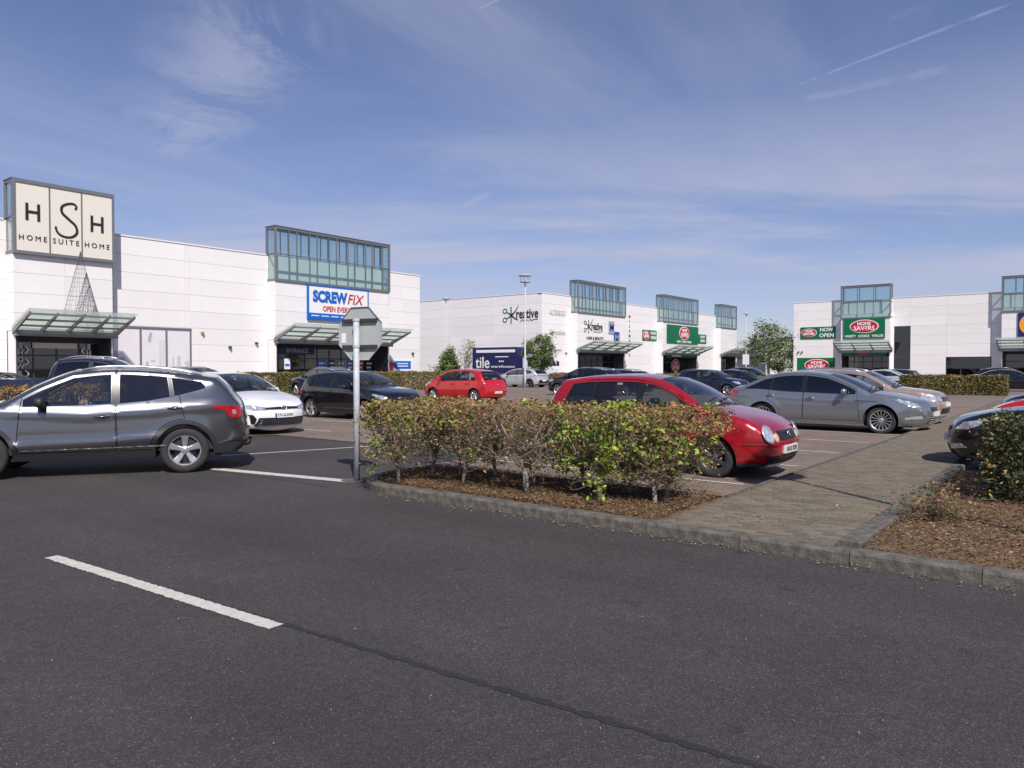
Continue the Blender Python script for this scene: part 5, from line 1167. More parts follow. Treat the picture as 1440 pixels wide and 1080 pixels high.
# ---------------- west block (left in the picture)
H = 9.0
XW = -8.0                                  # local u = X - XW, facade plane Y = 43.3
bw = empty('retail_building', (XW, 43.3, 0)); tag(bw, 'long white panelled store block with cream and blue signs on the left', 'building', 'retail park buildings')
u = lambda X: X-XW
ops = [(u(14.3), u(19.15), 0, 3.45), (u(29.4), u(39.5), 0, 3.45), (u(19.5), u(24.0), 0.0, 3.95), (u(14.35), u(19.1), 7.3, 9.0), (u(29.5), u(39.4), 7.3, 9.0)]
panel_wall(bw, 0, u(43.6), 0, H, 0.0, openings=ops, ustart=u(23.7)-36)
b = MB()
for (a, c, z0, z1) in ((0, u(14.3), 0, H-.05), (u(19.15), u(19.5), 0, H-.05), (u(24.0), u(29.4), 0, H-.05), (u(39.5), u(43.6), 0, H-.05), (u(14.3), u(19.15), 3.45, H-.05), (u(29.4), u(39.5), 3.45, H-.05), (u(19.5), u(24.0), 3.95, H-.05)): b.box(a+.0, c-.0, .055, .35, z0, z1)
b.box(0, u(43.55), 6, 40, 0, H-.2); b.box(0, u(43.55), .36, 6, H-.4, H-.2); b.box(u(43.2), u(43.55), .36, 6, 0, H-.45); b.build('wall_core', PANELJ, bw)
panel_wall(bw, .055, 40, 0, H, u(43.6), math.pi/2, rowh=1.0)
coping(bw, 0, u(14.2), H); coping(bw, u(19.25), u(29.3), H); coping(bw, u(39.6), u(43.66), H); b = MB(); b.box(u(43.2), u(43.66), .4, 40, H+.001, H+.091); b.build('coping', COPE, bw)
# furniture store bay
bay(bw, u(14.33), u(19.12)); lantern(bw, u(14.36), u(19.1), 7.38, 10.9, 3, glass_front=False)
sg = empty('store_sign', (0, 0, 0)); sg.parent = bw
sgn = board(bw, 'store_sign', u(14.42), u(19.04), 7.45, 10.82, -.93, CREAM, .04)
bpy.data.objects.remove(sg)
for k in range(1, 3): b = MB(); q = u(14.42)+4.62*k/3; b.box(q-.03, q+.03, -1.0, -.97, 7.45, 10.82); b.build('sign_mullion', STEEL, sgn)
fr = MB(); fr.box(u(14.3), u(19.16), -1.02, -.9, 10.82, 10.98); fr.box(u(14.3), u(19.16), -1.02, -.9, 7.29, 7.45); fr.box(u(14.3), u(14.42), -1.021, -.9, 7.45, 10.82); fr.box(u(19.04), u(19.16), -1.021, -.9, 7.45, 10.82); fr.build('sign_frame', STEEL, sgn)
c0 = u(14.42)+.77; yy = -.975
letters(sgn, 'H', c0, 9.42, yy, .86, INK, .66, .012); letters(sgn, 'H', c0+3.08, 9.27, yy, .86, INK, .66, .012)
stroke(sgn, 'script_letter', [(c0+2.0, 9.86), (c0+2.06, 10.02), (c0+1.95, 10.14), (c0+1.66, 10.12), (c0+1.36, 9.92), (c0+1.36, 9.62), (c0+1.66, 9.33), (c0+2.0, 9.02), (c0+2.07, 8.68), (c0+1.86, 8.44), (c0+1.52, 8.38), (c0+1.2, 8.5), (c0+1.05, 8.78), (c0+1.08, 8.86)], [.10, .13, .12, .10], yy, INK)
for k, s_ in enumerate(('HOME', 'SUITE', 'HOME')): letters(sgn, s_, c0+1.54*k, 8.12, yy, .26, INK, 1.26, .0, space=1.5)
canopy(bw, u(14.3), u(19.25), n=4); entrance(bw, u(14.44), u(19.01), 3.4, -.8, 1.3, mull=4)
for q, flip in ((u(14.98), 1), (u(18.3), -1)):
    for k, ch in enumerate('SHOWROOM'): letters(bw, ch, q, 2.75-.36*k, .30, .25, SWHITE, None, .01)
    for k in range(4): stroke(bw, 'chevron', [(q+.26*flip-.05*flip, 2.7-.62*k), (q+.26*flip+.10*flip, 2.52-.62*k), (q+.26*flip-.05*flip, 2.34-.62*k)], .07, .30, SWHITE)
board(bw, 'door_sign', u(15.55), u(17.7), 2.62, 2.9, .34, CREAM, .05)
# printed window film
WF = mat('window_film', (0.74, 0.71, 0.74), 0.3, coat=.4, var=.06, vscale=1.2); FG = mat('film_grey', (0.42, 0.41, 0.45), 0.5); FG2 = mat('film_pale', (0.55, 0.53, 0.57), 0.5)
f = MB(); f.box(u(19.42), u(24.08), -.03, .09, 3.86, 3.97)
for X in (19.45, 21.0, 22.52, 24.02): f.box(u(X)-.045, u(X)+.045, -.029, .09, 0, 3.86)
f.build('window_frame', STEEL, bw)
for a, c in ((19.5, 20.955), (21.045, 22.475), (22.565, 23.975)): w_ = board(bw, 'display_window', u(a), u(c), .05, 3.86, .06, WF, .03)
for (a, c, z0, z1, m) in ((21.32, 21.46, 1.72, 1.95, FG), (21.6, 21.85, 1.95, 2.02, FG), (22.12, 22.18, 1.3, 3.2, FG2), (22.24, 22.28, 1.3, 3.2, FG2), (22.34, 22.40, 1.3, 3.2, FG2), (22.9, 23.0, 1.65, 2.25, FG2), (23.17, 23.4, 1.7, 2.3, FG2)): board(bw, 'film_print', u(a), u(c), z0, z1, .029, m, .004)
stroke(bw, 'film_print', [(u(21.62), 3.65), (u(21.55), 3.4), (u(21.52), 3.1)], [.1, .2, .12], .028, FG)
stroke(bw, 'film_print', [(u(23.75), 2.0), (u(23.85), 1.7), (u(23.72), 1.4), (u(23.85), 1.1), (u(23.75), .8)], [.28, .3, .3], .028, FG2)
for k, (a, z, r_) in enumerate(((19.6, 2.2, .35), (19.9, 1.8, .4), (20.3, 1.6, .3), (19.65, 1.3, .4), (20.05, 2.0, .2))): disc(bw, 'film_print', u(a), z, r_*.45, r_, .0285-.001*k, FG, .003)
b = MB(); b.tube([(u(19.3), -.12, 0), (u(19.3), -.12, 8.9)], .06, 8); b.build('downpipe', STEEL, bw)
wall_light(bw, u(24.75), 3.75, 0, mat('alarm_yellow', (.45, .30, .08), .5)); wall_light(bw, u(26.6), 2.9); wall_light(bw, u(28.5), 3.2); wall_light(bw, u(42.7), 2.75)
# trade counter bay
bay(bw, u(29.42), u(39.48)); lantern(bw, u(29.45), u(39.45), 7.38, 10.8, 6)
canopy(bw, u(29.35), u(39.6), n=5); entrance(bw, u(29.53), u(39.37), 3.4, -.8, 1.6, mull=9)
sgn = board(bw, 'trade_sign', u(32.0), u(37.2), 5.0, 7.18, -.82, SWHITE, .14, SBLUE, .10); yy = -.972
b = MB(); b.box(u(32.0), u(37.2), -.985, -.962, 5.0, 5.36); b.build('sign_strip', SBLUE, sgn)
for k in range(6): board(sgn, 'strip_words', u(32.15)+.84*k, u(32.15)+.84*k+.66, 5.15, 5.21, -.986, SWHITE, .004)
letters(sgn, 'SCREW', u(33.80), 6.52, yy, .72, SBLUE, 3.0, .05); letters(sgn, 'FIX', u(36.08), 6.50, yy, .70, SRED, 1.5, .004, .25)
letters(sgn, 'OPEN EVERY DAY', u(34.85), 5.70, yy, .36, SRED, 3.4, .006)
nb = board(bw, 'entrance_sign', u(30.6), u(33.6), 2.55, 3.0, .62, SNAVY, .06); letters(nb, 'ENTRANCE', u(32.1), 2.78, .555, .27, mat('sign_lilac', (.45, .48, .65), .5), 1.75, .006)
board(bw, 'wall_notice', u(30.05), u(30.5), 1.5, 2.2, -.86, SWHITE, .02); board(bw, 'wall_notice', u(30.1), u(30.45), 1.7, 1.85, -.885, SBLUE, .006)
PCOL = [SBLUE, SNAVY, mat('poster_grey', (.25, .25, .28), .5), SBLUE, SRED, SNAVY]
for k in range(6):
    a = u(33.95)+.9*k; q = board(bw, 'window_poster', a, a+.66, .55, 2.15, .69, PCOL[k], .006)
    for j in range(3): board(q, 'poster_words', a+.08, a+.58-.08*(j % 2), 1.85-.3*j, 1.98-.3*j, .683, SWHITE, .004)
q = board(bw, 'wall_banner', u(40.1), u(43.2), 1.35, 2.2, -.01, SWHITE, .03); b = MB(); b.prism([(u(40.1), 1.55), (u(40.1), 2.0), (u(40.7), 2.0), (u(40.9), 2.12), (u(42.5), 2.12), (u(42.5), 1.5), (u(40.9), 1.5), (u(40.7), 1.6)], (0, .006, 0), (0, -.048, 0)); b.build('banner_stripe', SBLUE, q)
b = MB(); b.prism([(u(40.25), 1.38), (u(40.2), 1.8), (u(40.35), 2.05), (u(40.42), 2.2), (u(40.5), 2.05), (u(40.62), 1.8), (u(40.58), 1.38)], (0, .006, 0), (0, -.056, 0)); b.build('banner_figure', SRED, q)
for j in range(2): board(q, 'banner_words', u(41.0), u(42.2), 1.88-.2*j, 1.96-.2*j, -.05, SWHITE, .004)
# wire cone tree standing on the store canopy
wt = empty('wire_tree', (17.0, 41.3, 4.35)); tag(wt, 'wire frame cone tree standing on the left store canopy', 'ornament')
WIRE = mat('grey_wire', (.09, .085, .085), .5)
for nm, hh, rr_, off in (('outer_cone', 3.25, .80, 0), ('inner_cone', 2.2, .55, .28)):
    b = MB()
    for k in range(12):
        a = 2*math.pi*k/12; b.tube([(off+rr_*math.cos(a), rr_*math.sin(a), 0), (off, 0, hh)], .0065, 4)
    for k in range(13):
        t = k/14; q = rr_*(1-t); ring = [(off+q*math.cos(a), q*math.sin(a), hh*t) for a in np.linspace(0, 2*math.pi, 21)]; b.tube(ring, .0055, 4, False)
    b.build(nm, WIRE, wt)

# ---------------- middle block
bmid = empty('retail_building', (60.6, 43.3, 0)); tag(bmid, 'white panelled store block in the middle with three glazed lanterns', 'building', 'retail park buildings'); u = lambda X: X-60.6
bays = ((65.8, 75.8), (85.3, 95.6), (103.6, 109.4))
ops = [(u(a)+.05, u(c)-.05, 0, 3.45) for a, c in bays]+[(u(a)+.05, u(c)-.05, 7.3, 9.0) for a, c in bays]
panel_wall(bmid, 0, u(111.6), 0, H, 0.0, openings=ops, ustart=-1.0); panel_wall(bmid, .055, 30, 0, H, 0, -math.pi/2, colw=6.0)
b = MB(); q = .06
for a, c in ((60.66, 65.8), (75.8, 85.3), (95.6, 103.6), (109.4, 111.6)): b.box(u(a), u(c), .055, .35, 0, H-.05)
for a, c in bays: b.box(u(a), u(c), .055, .35, 3.45, H-.05)
b.box(.06, .4, .36, 30, 0, H-.06); b.box(.41, u(111.6), 6, 30, 0, H-.2); b.box(.41, u(111.6), .36, 6, H-.4, H-.2); b.build('wall_core', PANELJ, bmid)
for a, c in ((60.5, 65.7), (75.9, 85.2), (95.7, 103.5), (109.5, 111.65)): coping(bmid, u(a), u(c), H)
b = MB(); b.box(-.04, .4, .4, 30, H+.001, H+.091); b.build('coping', COPE, bmid)
for i, (a, c) in enumerate(bays):
    bay(bmid, u(a), u(c)); lantern(bmid, u(a)+.03, u(c)-.03, 7.38, 10.6, (7, 7, 4)[i]); canopy(bmid, u(a)-.1, u(c)+.1, n=4); entrance(bmid, u(a)+.11, u(c)-.11, 3.4, -.8, 1.5, mull=8 if i < 2 else 5)
    b = MB(); b.prism([(-.8, 0), (-.8, 2.9), (-1.5, 0)], (.2, 0, 0), (u(c)-.3, 0, 0), (0, 1, 0), (0, 0, 1)); b.build('buttress', PANEL, bmid)
kreative(bmid, u(68.0), 5.95, 1.45, -.82, 2.25); letters(bmid, 'HAIR & BEAUTY', u(69.3), 4.75, -.82, .32, INK, 3.5, .006, .15)
for (a, z, m, l) in ((72.1, 5.35, SILV, SNAVY), (73.25, 4.2, mat('sign_mid_blue', (.02, .05, .30), .4), SILV)):
    q = board(bmid, 'square_sign', u(a), u(a)+1.15, z, z+1.4, -.82, m, .06); letters(q, 'M', u(a)+.57, z+.7, -.885, .8, l, .75, .008)
for k, ch in enumerate('MILEMOUNT'): letters(bmid, ch, u(78.25), 7.6-.57*k, -.02, .34, INK, None, .004)
q = board(bmid, 'open_banner', u(81.4), u(85.1), 4.9, 6.2, -.02, SGREEN, .05); savers_oval(q, u(82.3), 5.55, 1.6, 1.1, -.075); letters(q, 'NOW', u(84.15), 5.83, -.075, .36, SWHITE, 1.4, .01); letters(q, 'OPEN', u(84.15), 5.28, -.075, .36, SWHITE, 1.4, .01)
q = board(bmid, 'fascia_sign', u(86.3), u(95.6), 4.72, 7.05, -.82, SGREEN, .10); savers_oval(q, u(91.2), 6.05, 3.0, 1.75, -.925); [letters(q, w_, u(91.2)+d_, 4.95, -.925, .25, SWHITE, 1.3, .006) for w_, d_ in (('VARIETY', -1.55), ('CHOICE', 0), ('VALUE', 1.5))]
q = board(bmid, 'open_banner', u(96.9), u(100.2), 4.95, 6.2, -.02, SGREEN, .05); letters(q, 'NOW', u(98.9), 5.85, -.075, .36, SWHITE, 1.5, .01); letters(q, 'OPEN', u(98.9), 5.3, -.075, .36, SWHITE, 1.5, .01)
q = board(bmid, 'door_fascia', u(86.0), u(95.2), 2.9, 3.35, -.9, SGREEN, .06); board(q, 'fascia_words', u(87.5), u(90.2), 3.02, 3.22, -.965, SWHITE, .01); savers_oval(bmid, u(91.6), 1.9, 2.4, 1.7, .50)
for s_, z, w_ in (('ALTEREGO', 7.15, 2.9), ('Echosline', 5.2, 2.7)): letters(bmid, s_, u(63.3), z, -.01, .55, SGREY, w_, -.004)
disc(bmid, 'logo_disc', u(62.05), 3.35, .38, .55, -.01, INK, .02); stroke(bmid, 'logo_curl', [(u(61.95), 3.6), (u(62.15), 3.4), (u(61.95), 3.25), (u(62.1), 3.05)], .1, -.032, SWHITE); board(bmid, 'logo_words', u(62.6), u(64.0), 3.28, 3.48, -.01, SGREY, .01)
wall_light(bmid, u(61.2), 3.4); wall_light(bmid, u(64.8), 3.1)
ksg = empty('scissor_sign', (0, 47.15-43.3, 0)); ksg.parent = bmid; ksg.rotation_euler = (0, 0, -math.pi/2)      # on the end wall, facing -X
kreative(ksg, 0.05, 6.95, 1.7, -.02, 2.75)

# ---------------- east block (right in the picture)
be = empty('retail_building', (88.3, 27.5, 0), -math.pi/2); tag(be, 'white panelled store block on the right behind the far hedge', 'building', 'retail park buildings'); u = lambda Y: 27.5-Y
bays = ((22.15, 17.2), (7.3, -3.0))
ops = [(u(a)+.05, u(c)-.05, 0, 3.45) for a, c in bays]+[(u(a)+.05, u(c)-.05, 7.3, 9.0) for a, c in bays]+[(u(16.95), u(15.45), 0, 6.0), (u(12.1), u(8.2), 0, 2.7), (u(27.1), u(22.95), 0, 2.7)]
panel_wall(be, 0, u(-14), 0, H, 0.0, openings=ops, ustart=u(12.1)-12); panel_wall(be, .055, 30, 0, H, 0, -math.pi/2)
b = MB(); HT = H-.05
for a, c, z0 in ((27.44, 27.1, 0), (27.1, 22.95, 2.7), (22.95, 22.15, 0), (22.15, 17.2, 3.45), (17.2, 16.95, 0), (16.95, 15.45, 6.0), (15.45, 12.1, 0), (12.1, 8.2, 2.7), (8.2, 7.3, 0), (7.3, -3, 3.45), (-3, -14, 0)): b.box(u(a), u(c), .055, .35, z0, HT)
b.box(.06, u(-14), 6, 30, 0, H-.2); b.box(.06, u(-14), .36, 6, H-.4, H-.2); b.box(.06, .3, .36, 6, 0, H-.45); b.build('wall_core', PANELJ, be)
for a, c in ((27.55, 22.2), (17.15, 7.35), (-3.05, -14)): coping(be, u(a), u(c), H)
b = MB(); b.box(-.05, .35, .4, 30, H+.001, H+.091); b.build('coping', COPE, be)
for i, (a, c) in enumerate(bays):
    bay(be, u(a), u(c)); lantern(be, u(a)+.03, u(c)-.03, 7.0 if i == 0 else 7.1, 10.4, 3 if i == 0 else 6); canopy(be, u(a)-.2, u(c)+.2, n=3 if i == 0 else 5); entrance(be, u(a)+.11, u(c)-.11, 3.4, -.8, 1.5, mull=5)
def dark_window(par, u0, u1, z0, z1, n, trans=None):
    f = MB()
    for k in range(n+1): q = u0+(u1-u0)*k/n; f.box(q-.04, q+.04, .0, .10, z0, z1)
    f.box(u0+.04, u1-.04, .001, .1, z1-.07, z1-.001); f.box(u0+.04, u1-.04, .001, .1, z0+.02, z0+.1)
    if trans: f.box(u0+.04, u1-.04, .001, .1, trans-.05, trans+.05)
    f.build('window_frame', STEELD, par); b = MB(); b.box(u0, u1, 1.6, 1.7, z0, z1); b.box(u0, u1, .36, 1.6, z1+.01, z1+.05); b.build('shop_interior', DARK, par)
    for k in range(n):
        a, c = u0+(u1-u0)*k/n+.04, u0+(u1-u0)*(k+1)/n-.04
        for z_a, z_b in (((z0+.1, trans-.05), (trans+.05, z1-.07)) if trans else ((z0+.1, z1-.07),)): b = MB(); b.box(a, c, .045, .055, z_a, z_b); b.build('shop_pane', SHOP, par)
dark_window(be, u(16.95), u(15.45), 0, 6.0, 1, 2.75); dark_window(be, u(12.1), u(8.2), 0, 2.7, 3)
q = board(be, 'oval_banner', u(27.1), u(22.95), .05, 2.68, .05, SGREEN, .04); savers_oval(q, u(24.9), 1.9, 2.7, 1.35, .008)
q = board(be, 'open_banner', u(26.7), u(22.9), 4.85, 6.2, -.02, SGREEN, .05); savers_oval(q, u(25.75), 5.55, 1.7, .95, -.075); letters(q, 'NOW', u(23.85), 5.86, -.075, .40, SWHITE, 1.4, .012); letters(q, 'OPEN', u(23.85), 5.24, -.075, .40, SWHITE, 1.55, .012)
q = board(be, 'fascia_sign', u(21.85), u(17.7), 4.75, 6.92, -.82, SGREEN, .10); savers_oval(q, u(19.75), 6.05, 2.9, 1.45, -.925); [letters(q, w_, u(19.78)+d_, 5.02, -.925, .24, SWHITE, 1.12, .008) for w_, d_ in (('VARIETY', -1.36), ('CHOICE', 0), ('VALUE', 1.36))]
q = board(be, 'door_fascia', u(21.9), u(17.5), 2.85, 3.3, -.9, SGREEN, .06); disc(q, 'fascia_oval', u(19.8), 3.12, .6, .22, -.962, SRED, .01)
q = board(be, 'edge_sign', u(5.95), u(1.5), 4.6, 6.9, -.82, SNAVY, .1); disc(q, 'sign_disc', u(4.9), 5.75, .95, 1.0, -.925, SORANGE, .02); letters(q, 'S', u(4.9), 5.75, -.95, .9, SRED, .6, .02)
wall_light(be, u(26.9), 3.4); wall_light(be, u(26.5), 3.4)
# ------------------------------------------------------------------ vehicles in place
PG = dict(grey=paint('paint_gunmetal', (.165, .168, .18), .85, .23), red=paint('paint_wine_red', (.36, .006, .014), .25, .25), silver=paint('paint_steel_silver', (.25, .275, .295), .65, .27), white=paint('paint_white', (.80, .80, .80), 0, .3),
          black=paint('paint_black', (.006, .007, .011), .2, .25), navy=paint('paint_navy', (.012, .018, .05), .4, .3), brightred=paint('paint_bright_red', (.50, .008, .012), .1, .3), bronze=paint('paint_bronze', (.46, .34, .285), .5, .32),
          pearl=paint('paint_pearl_grey', (.52, .54, .58), .3, .3), darkgrey=paint('paint_dark_grey', (.045, .047, .052), .5, .3), olive=paint('paint_olive_grey', (.09, .09, .075), .5, .32), darkred=paint('paint_dark_red', (.12, .01, .015), .3, .3))
DN, UP = -math.pi/2, math.pi/2
hq = math.radians(147.3)
suv = car('suv', 'suv_a', PG['grey'], 5.29, 12.34, hq, 'gunmetal grey SUV with roof rails crossing the junction in front', 'suv', 'cars in and around the car park')
G = 'cars in and around the car park'
car('hatchback', 'hatch_small', PG['red'], 11.12, 5.58, DN, 'wine red hatchback with round headlamps parked behind the twiggy hedge', group=G)
car('liftback', 'liftback', PG['silver'], 20.50, 5.47, DN, 'silver grey five door car with dark tinted windows in the middle bay', group=G)
bz = car('suv', 'suv_d', PG['bronze'], 23.05, 5.35, DN, 'bronze SUV with silver skid plate parked beyond the silver car', 'suv', G)
car('saloon', 'saloon', PG['white'], 10.78, 15.35+.95+1.35, DN, 'white saloon with blue edged number plate behind the grey SUV', group=G)
car('hatchback', 'hatch', PG['black'], 15.85, 18.5, DN, 'black hatchback with silver alloys behind the road sign', group=G)
pk = car('pickup_truck', 'pickup', PG['navy'], 10.5, 24.4, -0.75, 'dark navy pickup with roof bars behind the grey SUV', 'pickup', G)
car('suv', 'suv_b', PG['darkgrey'], 14.4, 25.4, 0.0, 'dark car whose roof with rails shows above the white saloon', group=G)
car('saloon', 'saloon_b', PG['olive'], 9.4, 29.2, 0.0, 'olive grey car at the far left below the store entrance', group=G)
car('suv', 'suv_b', PG['navy'], 27.4, 35.0, UP, 'navy SUV parked nose to the hedge by the trade entrance', 'suv', G)
car('hatchback', 'hatch_b', PG['brightred'], 27.2, 24.0, UP, 'bright red hatchback seen from behind beyond the twiggy hedge', group=G)
car('crossover', 'crossover', PG['pearl'], 49.3, 37.2, UP, 'pearl grey crossover with dark rear bumper insert near the lorry', group=G)
car('suv', 'suv_c', PG['black'], 36.3, 22.9, UP, 'black SUV with bright multi spoke alloys in the middle row', 'suv', G)
car('estate_car', 'estate', PG['black'], 38.8, 22.6, UP, 'black estate car showing above the wine red roof', group=G)
car('hatchback', 'hatch', PG['navy'], 42.5, 18.0, DN, 'dark blue hatchback between the black estate and the black saloon', group=G)
car('saloon', 'saloon_b', PG['black'], 45.6, 17.6, DN, 'black saloon parked left of the silver grey car', group=G)
car('suv', 'suv_b', PG['black'], 62.5, 23.0, DN, 'dark SUV behind the pale trunked tree', 'suv', G)
car('hatchback', 'hatch', PG['darkgrey'], 56.0, 33.5, UP, 'dark grey hatchback far off before the middle entrance', group=G)
car('saloon', 'saloon_b', PG['darkgrey'], 66.0, 30.0, UP, 'dark car roof in front of the green shop entrance', group=G)
car('estate_car', 'estate', PG['black'], 62.0, 16.3, UP, 'black car roof just above the bronze SUV', group=G)
car('saloon', 'saloon_b', PG['pearl'], 60.0, 12.6, UP, 'pale silver car left of the far hedge', group=G)
car('hatchback', 'hatch', PG['darkgrey'], 63.0, 12.2, UP, 'dark grey hatchback beside the pale silver car', group=G)
car('hatchback', 'hatch', PG['darkred'], 70.0, 13.4, UP, 'dark red car below the tall dark window', group=G)
car('suv', 'suv_b', PG['black'], 72.0, 5.6, DN, 'black SUV before the low shop windows at far right', 'suv', G)
car('saloon', 'saloon_b', PG['black'], 61.0, 4.6, DN, 'black saloon beyond the end of the far hedge', group=G)
car('hatchback', 'hatch', PG['black'], 14.05, -.40, UP, 'dark blue car nosing out behind the dense hedge', group=G)
car('hatchback', 'hatch_small', PG['brightred'], 18.9, -.25, UP, 'bright red car beyond the dark blue car at the right edge', group=G)
car('hatchback', 'hatch', PG['navy'], 23.6, -.3, UP, 'dark car roof just behind the bright red car at right', group=G)
bz.scale = (1, 1, .94); pk.scale = (1.04, 1.04, 1.05)
# driver behind the passenger window of the grey SUV
def driver(parent):
    V = [(-.12, -.36, .62), (-.16, -.36, .82), (-.18, -.36, 1.02), (-.15, -.36, 1.14), (-.13, -.36, 1.20),       # pelvis .. neck
         (-.17, -.17, 1.08), (-.02, -.13, .92), (.20, -.22, 1.02), (-.17, -.55, 1.08), (-.02, -.58, .92), (.20, -.50, 1.02),
         (.24, -.24, .62), (.30, -.46, .62), (.42, -.24, .42), (.46, -.46, .42)]
    E = [(0, 1), (1, 2), (2, 3), (3, 4), (2, 5), (5, 6), (6, 7), (2, 8), (8, 9), (9, 10), (0, 11), (11, 13), (0, 12), (12, 14)]
    rad_ = [.15, .15, .15, .075, .055, .07, .05, .038, .07, .05, .038, .085, .085, .06, .06]
    me = bpy.data.meshes.new('person'); me.from_pydata(V, E, []); o = bpy.data.objects.new('person', me); COL.objects.link(o)
    md = o.modifiers.new('skin', 'SKIN'); sv = me.skin_vertices[0].data
    for i, r_ in enumerate(rad_): sv[i].radius = (r_, r_)
    sv[0].use_root = True; o.modifiers.new('sub', 'SUBSURF').levels = 2
    dg = bpy.context.evaluated_depsgraph_get(); me2 = bpy.data.meshes.new_from_object(o.evaluated_get(dg)); bpy.data.objects.remove(o); me2.shade_smooth(); me2.materials.clear()
    p = obj('person', me2, mat('pale_blue_shirt', (.30, .42, .55), .85, var=.15)); tag(p, 'driver in a pale blue top behind the grey SUV side window', 'person')
    sk = mat('skin', (.52, .32, .24), .55); hr = mat('hair', (.12, .08, .05), .8)
    b = MB(); b.ellipsoid((-.10, -.36, 1.315), (.098, .078, .118), 18, 14); b.ellipsoid((-.004, -.36, 1.30), (.022, .014, .022), 8, 6); b.ellipsoid((-.09, -.282, 1.31), (.022, .010, .032), 8, 6); b.ellipsoid((-.09, -.438, 1.31), (.022, .010, .032), 8, 6); b.ellipsoid((-.045, -.36, 1.235), (.045, .045, .035), 10, 8); b.build('head', sk, p, True)
    b = MB(); b.ellipsoid((-.122, -.36, 1.345), (.095, .084, .105), 16, 10); b.build('hair', hr, p, True)
    for yy, sg in ((-.22, 1), (-.50, -1)):
        b = MB(); b.ellipsoid((.245, yy, 1.04), (.045, .032, .045), 10, 8)
        for k in range(4): b.tube([(.26, yy+sg*(.02-.016*k), 1.065), (.285, yy+sg*(.024-.016*k), 1.10+.004*k), (.278, yy+sg*(.024-.016*k), 1.135+.006*(1.5-abs(k-1.5)))], [.010, .009, .007], 6)
        b.tube([(.25, yy-sg*.02, 1.04), (.275, yy-sg*.045, 1.06), (.29, yy-sg*.05, 1.085)], [.011, .010, .008], 6); b.build('hand', sk, p, True)
    p.location = parent.location; p.rotation_euler = parent.rotation_euler
    return p
driver(suv)
# box lorry by the end wall
def lorry():
    e = empty('lorry', (57.2, 44.0, 0), DN); tag(e, 'navy box lorry with white cab parked by the end wall', 'lorry')       # local +x is forward (towards -Y)
    NV = mat('lorry_navy', (.012, .016, .085), .35, coat=.6); WH = mat('lorry_white', (.62, .66, .70), .35, coat=.5); cm = carmats()
    b = MB(); b.box(-4.4, 1.15, -1.22, 1.22, 1.0, 3.55); bx = b.build('box_body', NV, e, bevel=.03)
    b = MB(); b.box(-4.2, 4.3, -.45, .45, .62, .95); b.build('chassis', cm['darkmetal'], e)
    prof = [(1.75, .75), (1.75, 2.55), (2.0, 2.85), (3.0, 2.9), (3.55, 2.62), (4.05, 1.75), (4.2, 1.5), (4.25, .75), (4.1, .45), (3.9, .45), (3.75, .85), (3.45, 1.05), (3.1, .95), (2.9, .55), (2.4, .55)]
    b = MB(); b.prism(prof, (0, 2.3, 0), (0, -1.15, 0), (1, 0, 0), (0, 0, 1)); b.build('cab', WH, e)
    for sd in (1, -1): b = MB(); b.prism([(2.35, 1.7), (2.35, 2.55), (3.2, 2.55), (3.55, 2.35), (3.9, 1.75)], (0, .02, 0), (0, sd*1.16-.01, 0), (1, 0, 0), (0, 0, 1)); b.build('cab_window', cm['tint'], e)
    b = MB(); b.prism([(3.60, 2.60), (4.07, 1.78), (4.09, 1.79), (3.62, 2.61)], (0, 2.1, 0), (0, -1.05, 0), (1, 0, 0), (0, 0, 1)); b.build('windscreen', cm['tint'], e)
    for sd in (1, -1): b = MB(); b.box(3.95, 4.15, sd*1.28-.08, sd*1.28+.08, 1.75, 2.2); b.bar((3.9, sd*1.15, 2.3), (4.05, sd*1.28, 2.2), .03); b.build('mirror', cm['rubber'], e)
    sp = dict(r=.48, tw=.28, rimk=.55, spokes=8); t, m_, d_ = bars_wheel(sp); tm, rm_ = fmesh('wheel', t), fmesh('rim', m_, False)
    for x in (3.4, -2.6):
        for sd in (1, -1): w = obj('wheel', tm, cm['tyre'], e, (x, sd*1.05, .48), (0, 0, 0 if sd > 0 else math.pi)); obj('rim', rm_, WH, w)
    side = empty('box_side', (0, 0, 0)); side.parent = bx       # lettering plane on the flank that looks towards the road (-X), local y = -1.22
    side.rotation_euler = (0, 0, 0)
    # flank facing -X is local -y: local x runs forward = right in the picture
    def put_t(s, cx, cz, h, w, bold=0): letters(bx, s, cx, cz, -1.225, h, SWHITE, w, bold)
    bpy.data.objects.remove(side)
    b = MB(); b.box(-3.9, .9, -1.236, -1.222, 3.05, 3.32); b.build('white_band', SWHITE, bx)
    put_t('tile', -3.1, 2.1, 1.1, 1.75, .012); put_t('warehouse', -.6, 1.72, .26, 2.9, .0)
    b = MB(); b.box(-1.5, .1, -1.236, -1.222, 2.6, 2.68)
    for k in range(3): b.box(-1.05+.22*k, -.9+.22*k, -1.236, -1.222, 2.15, 2.27)
    b.build('small_print', SWHITE, bx)
lorry()
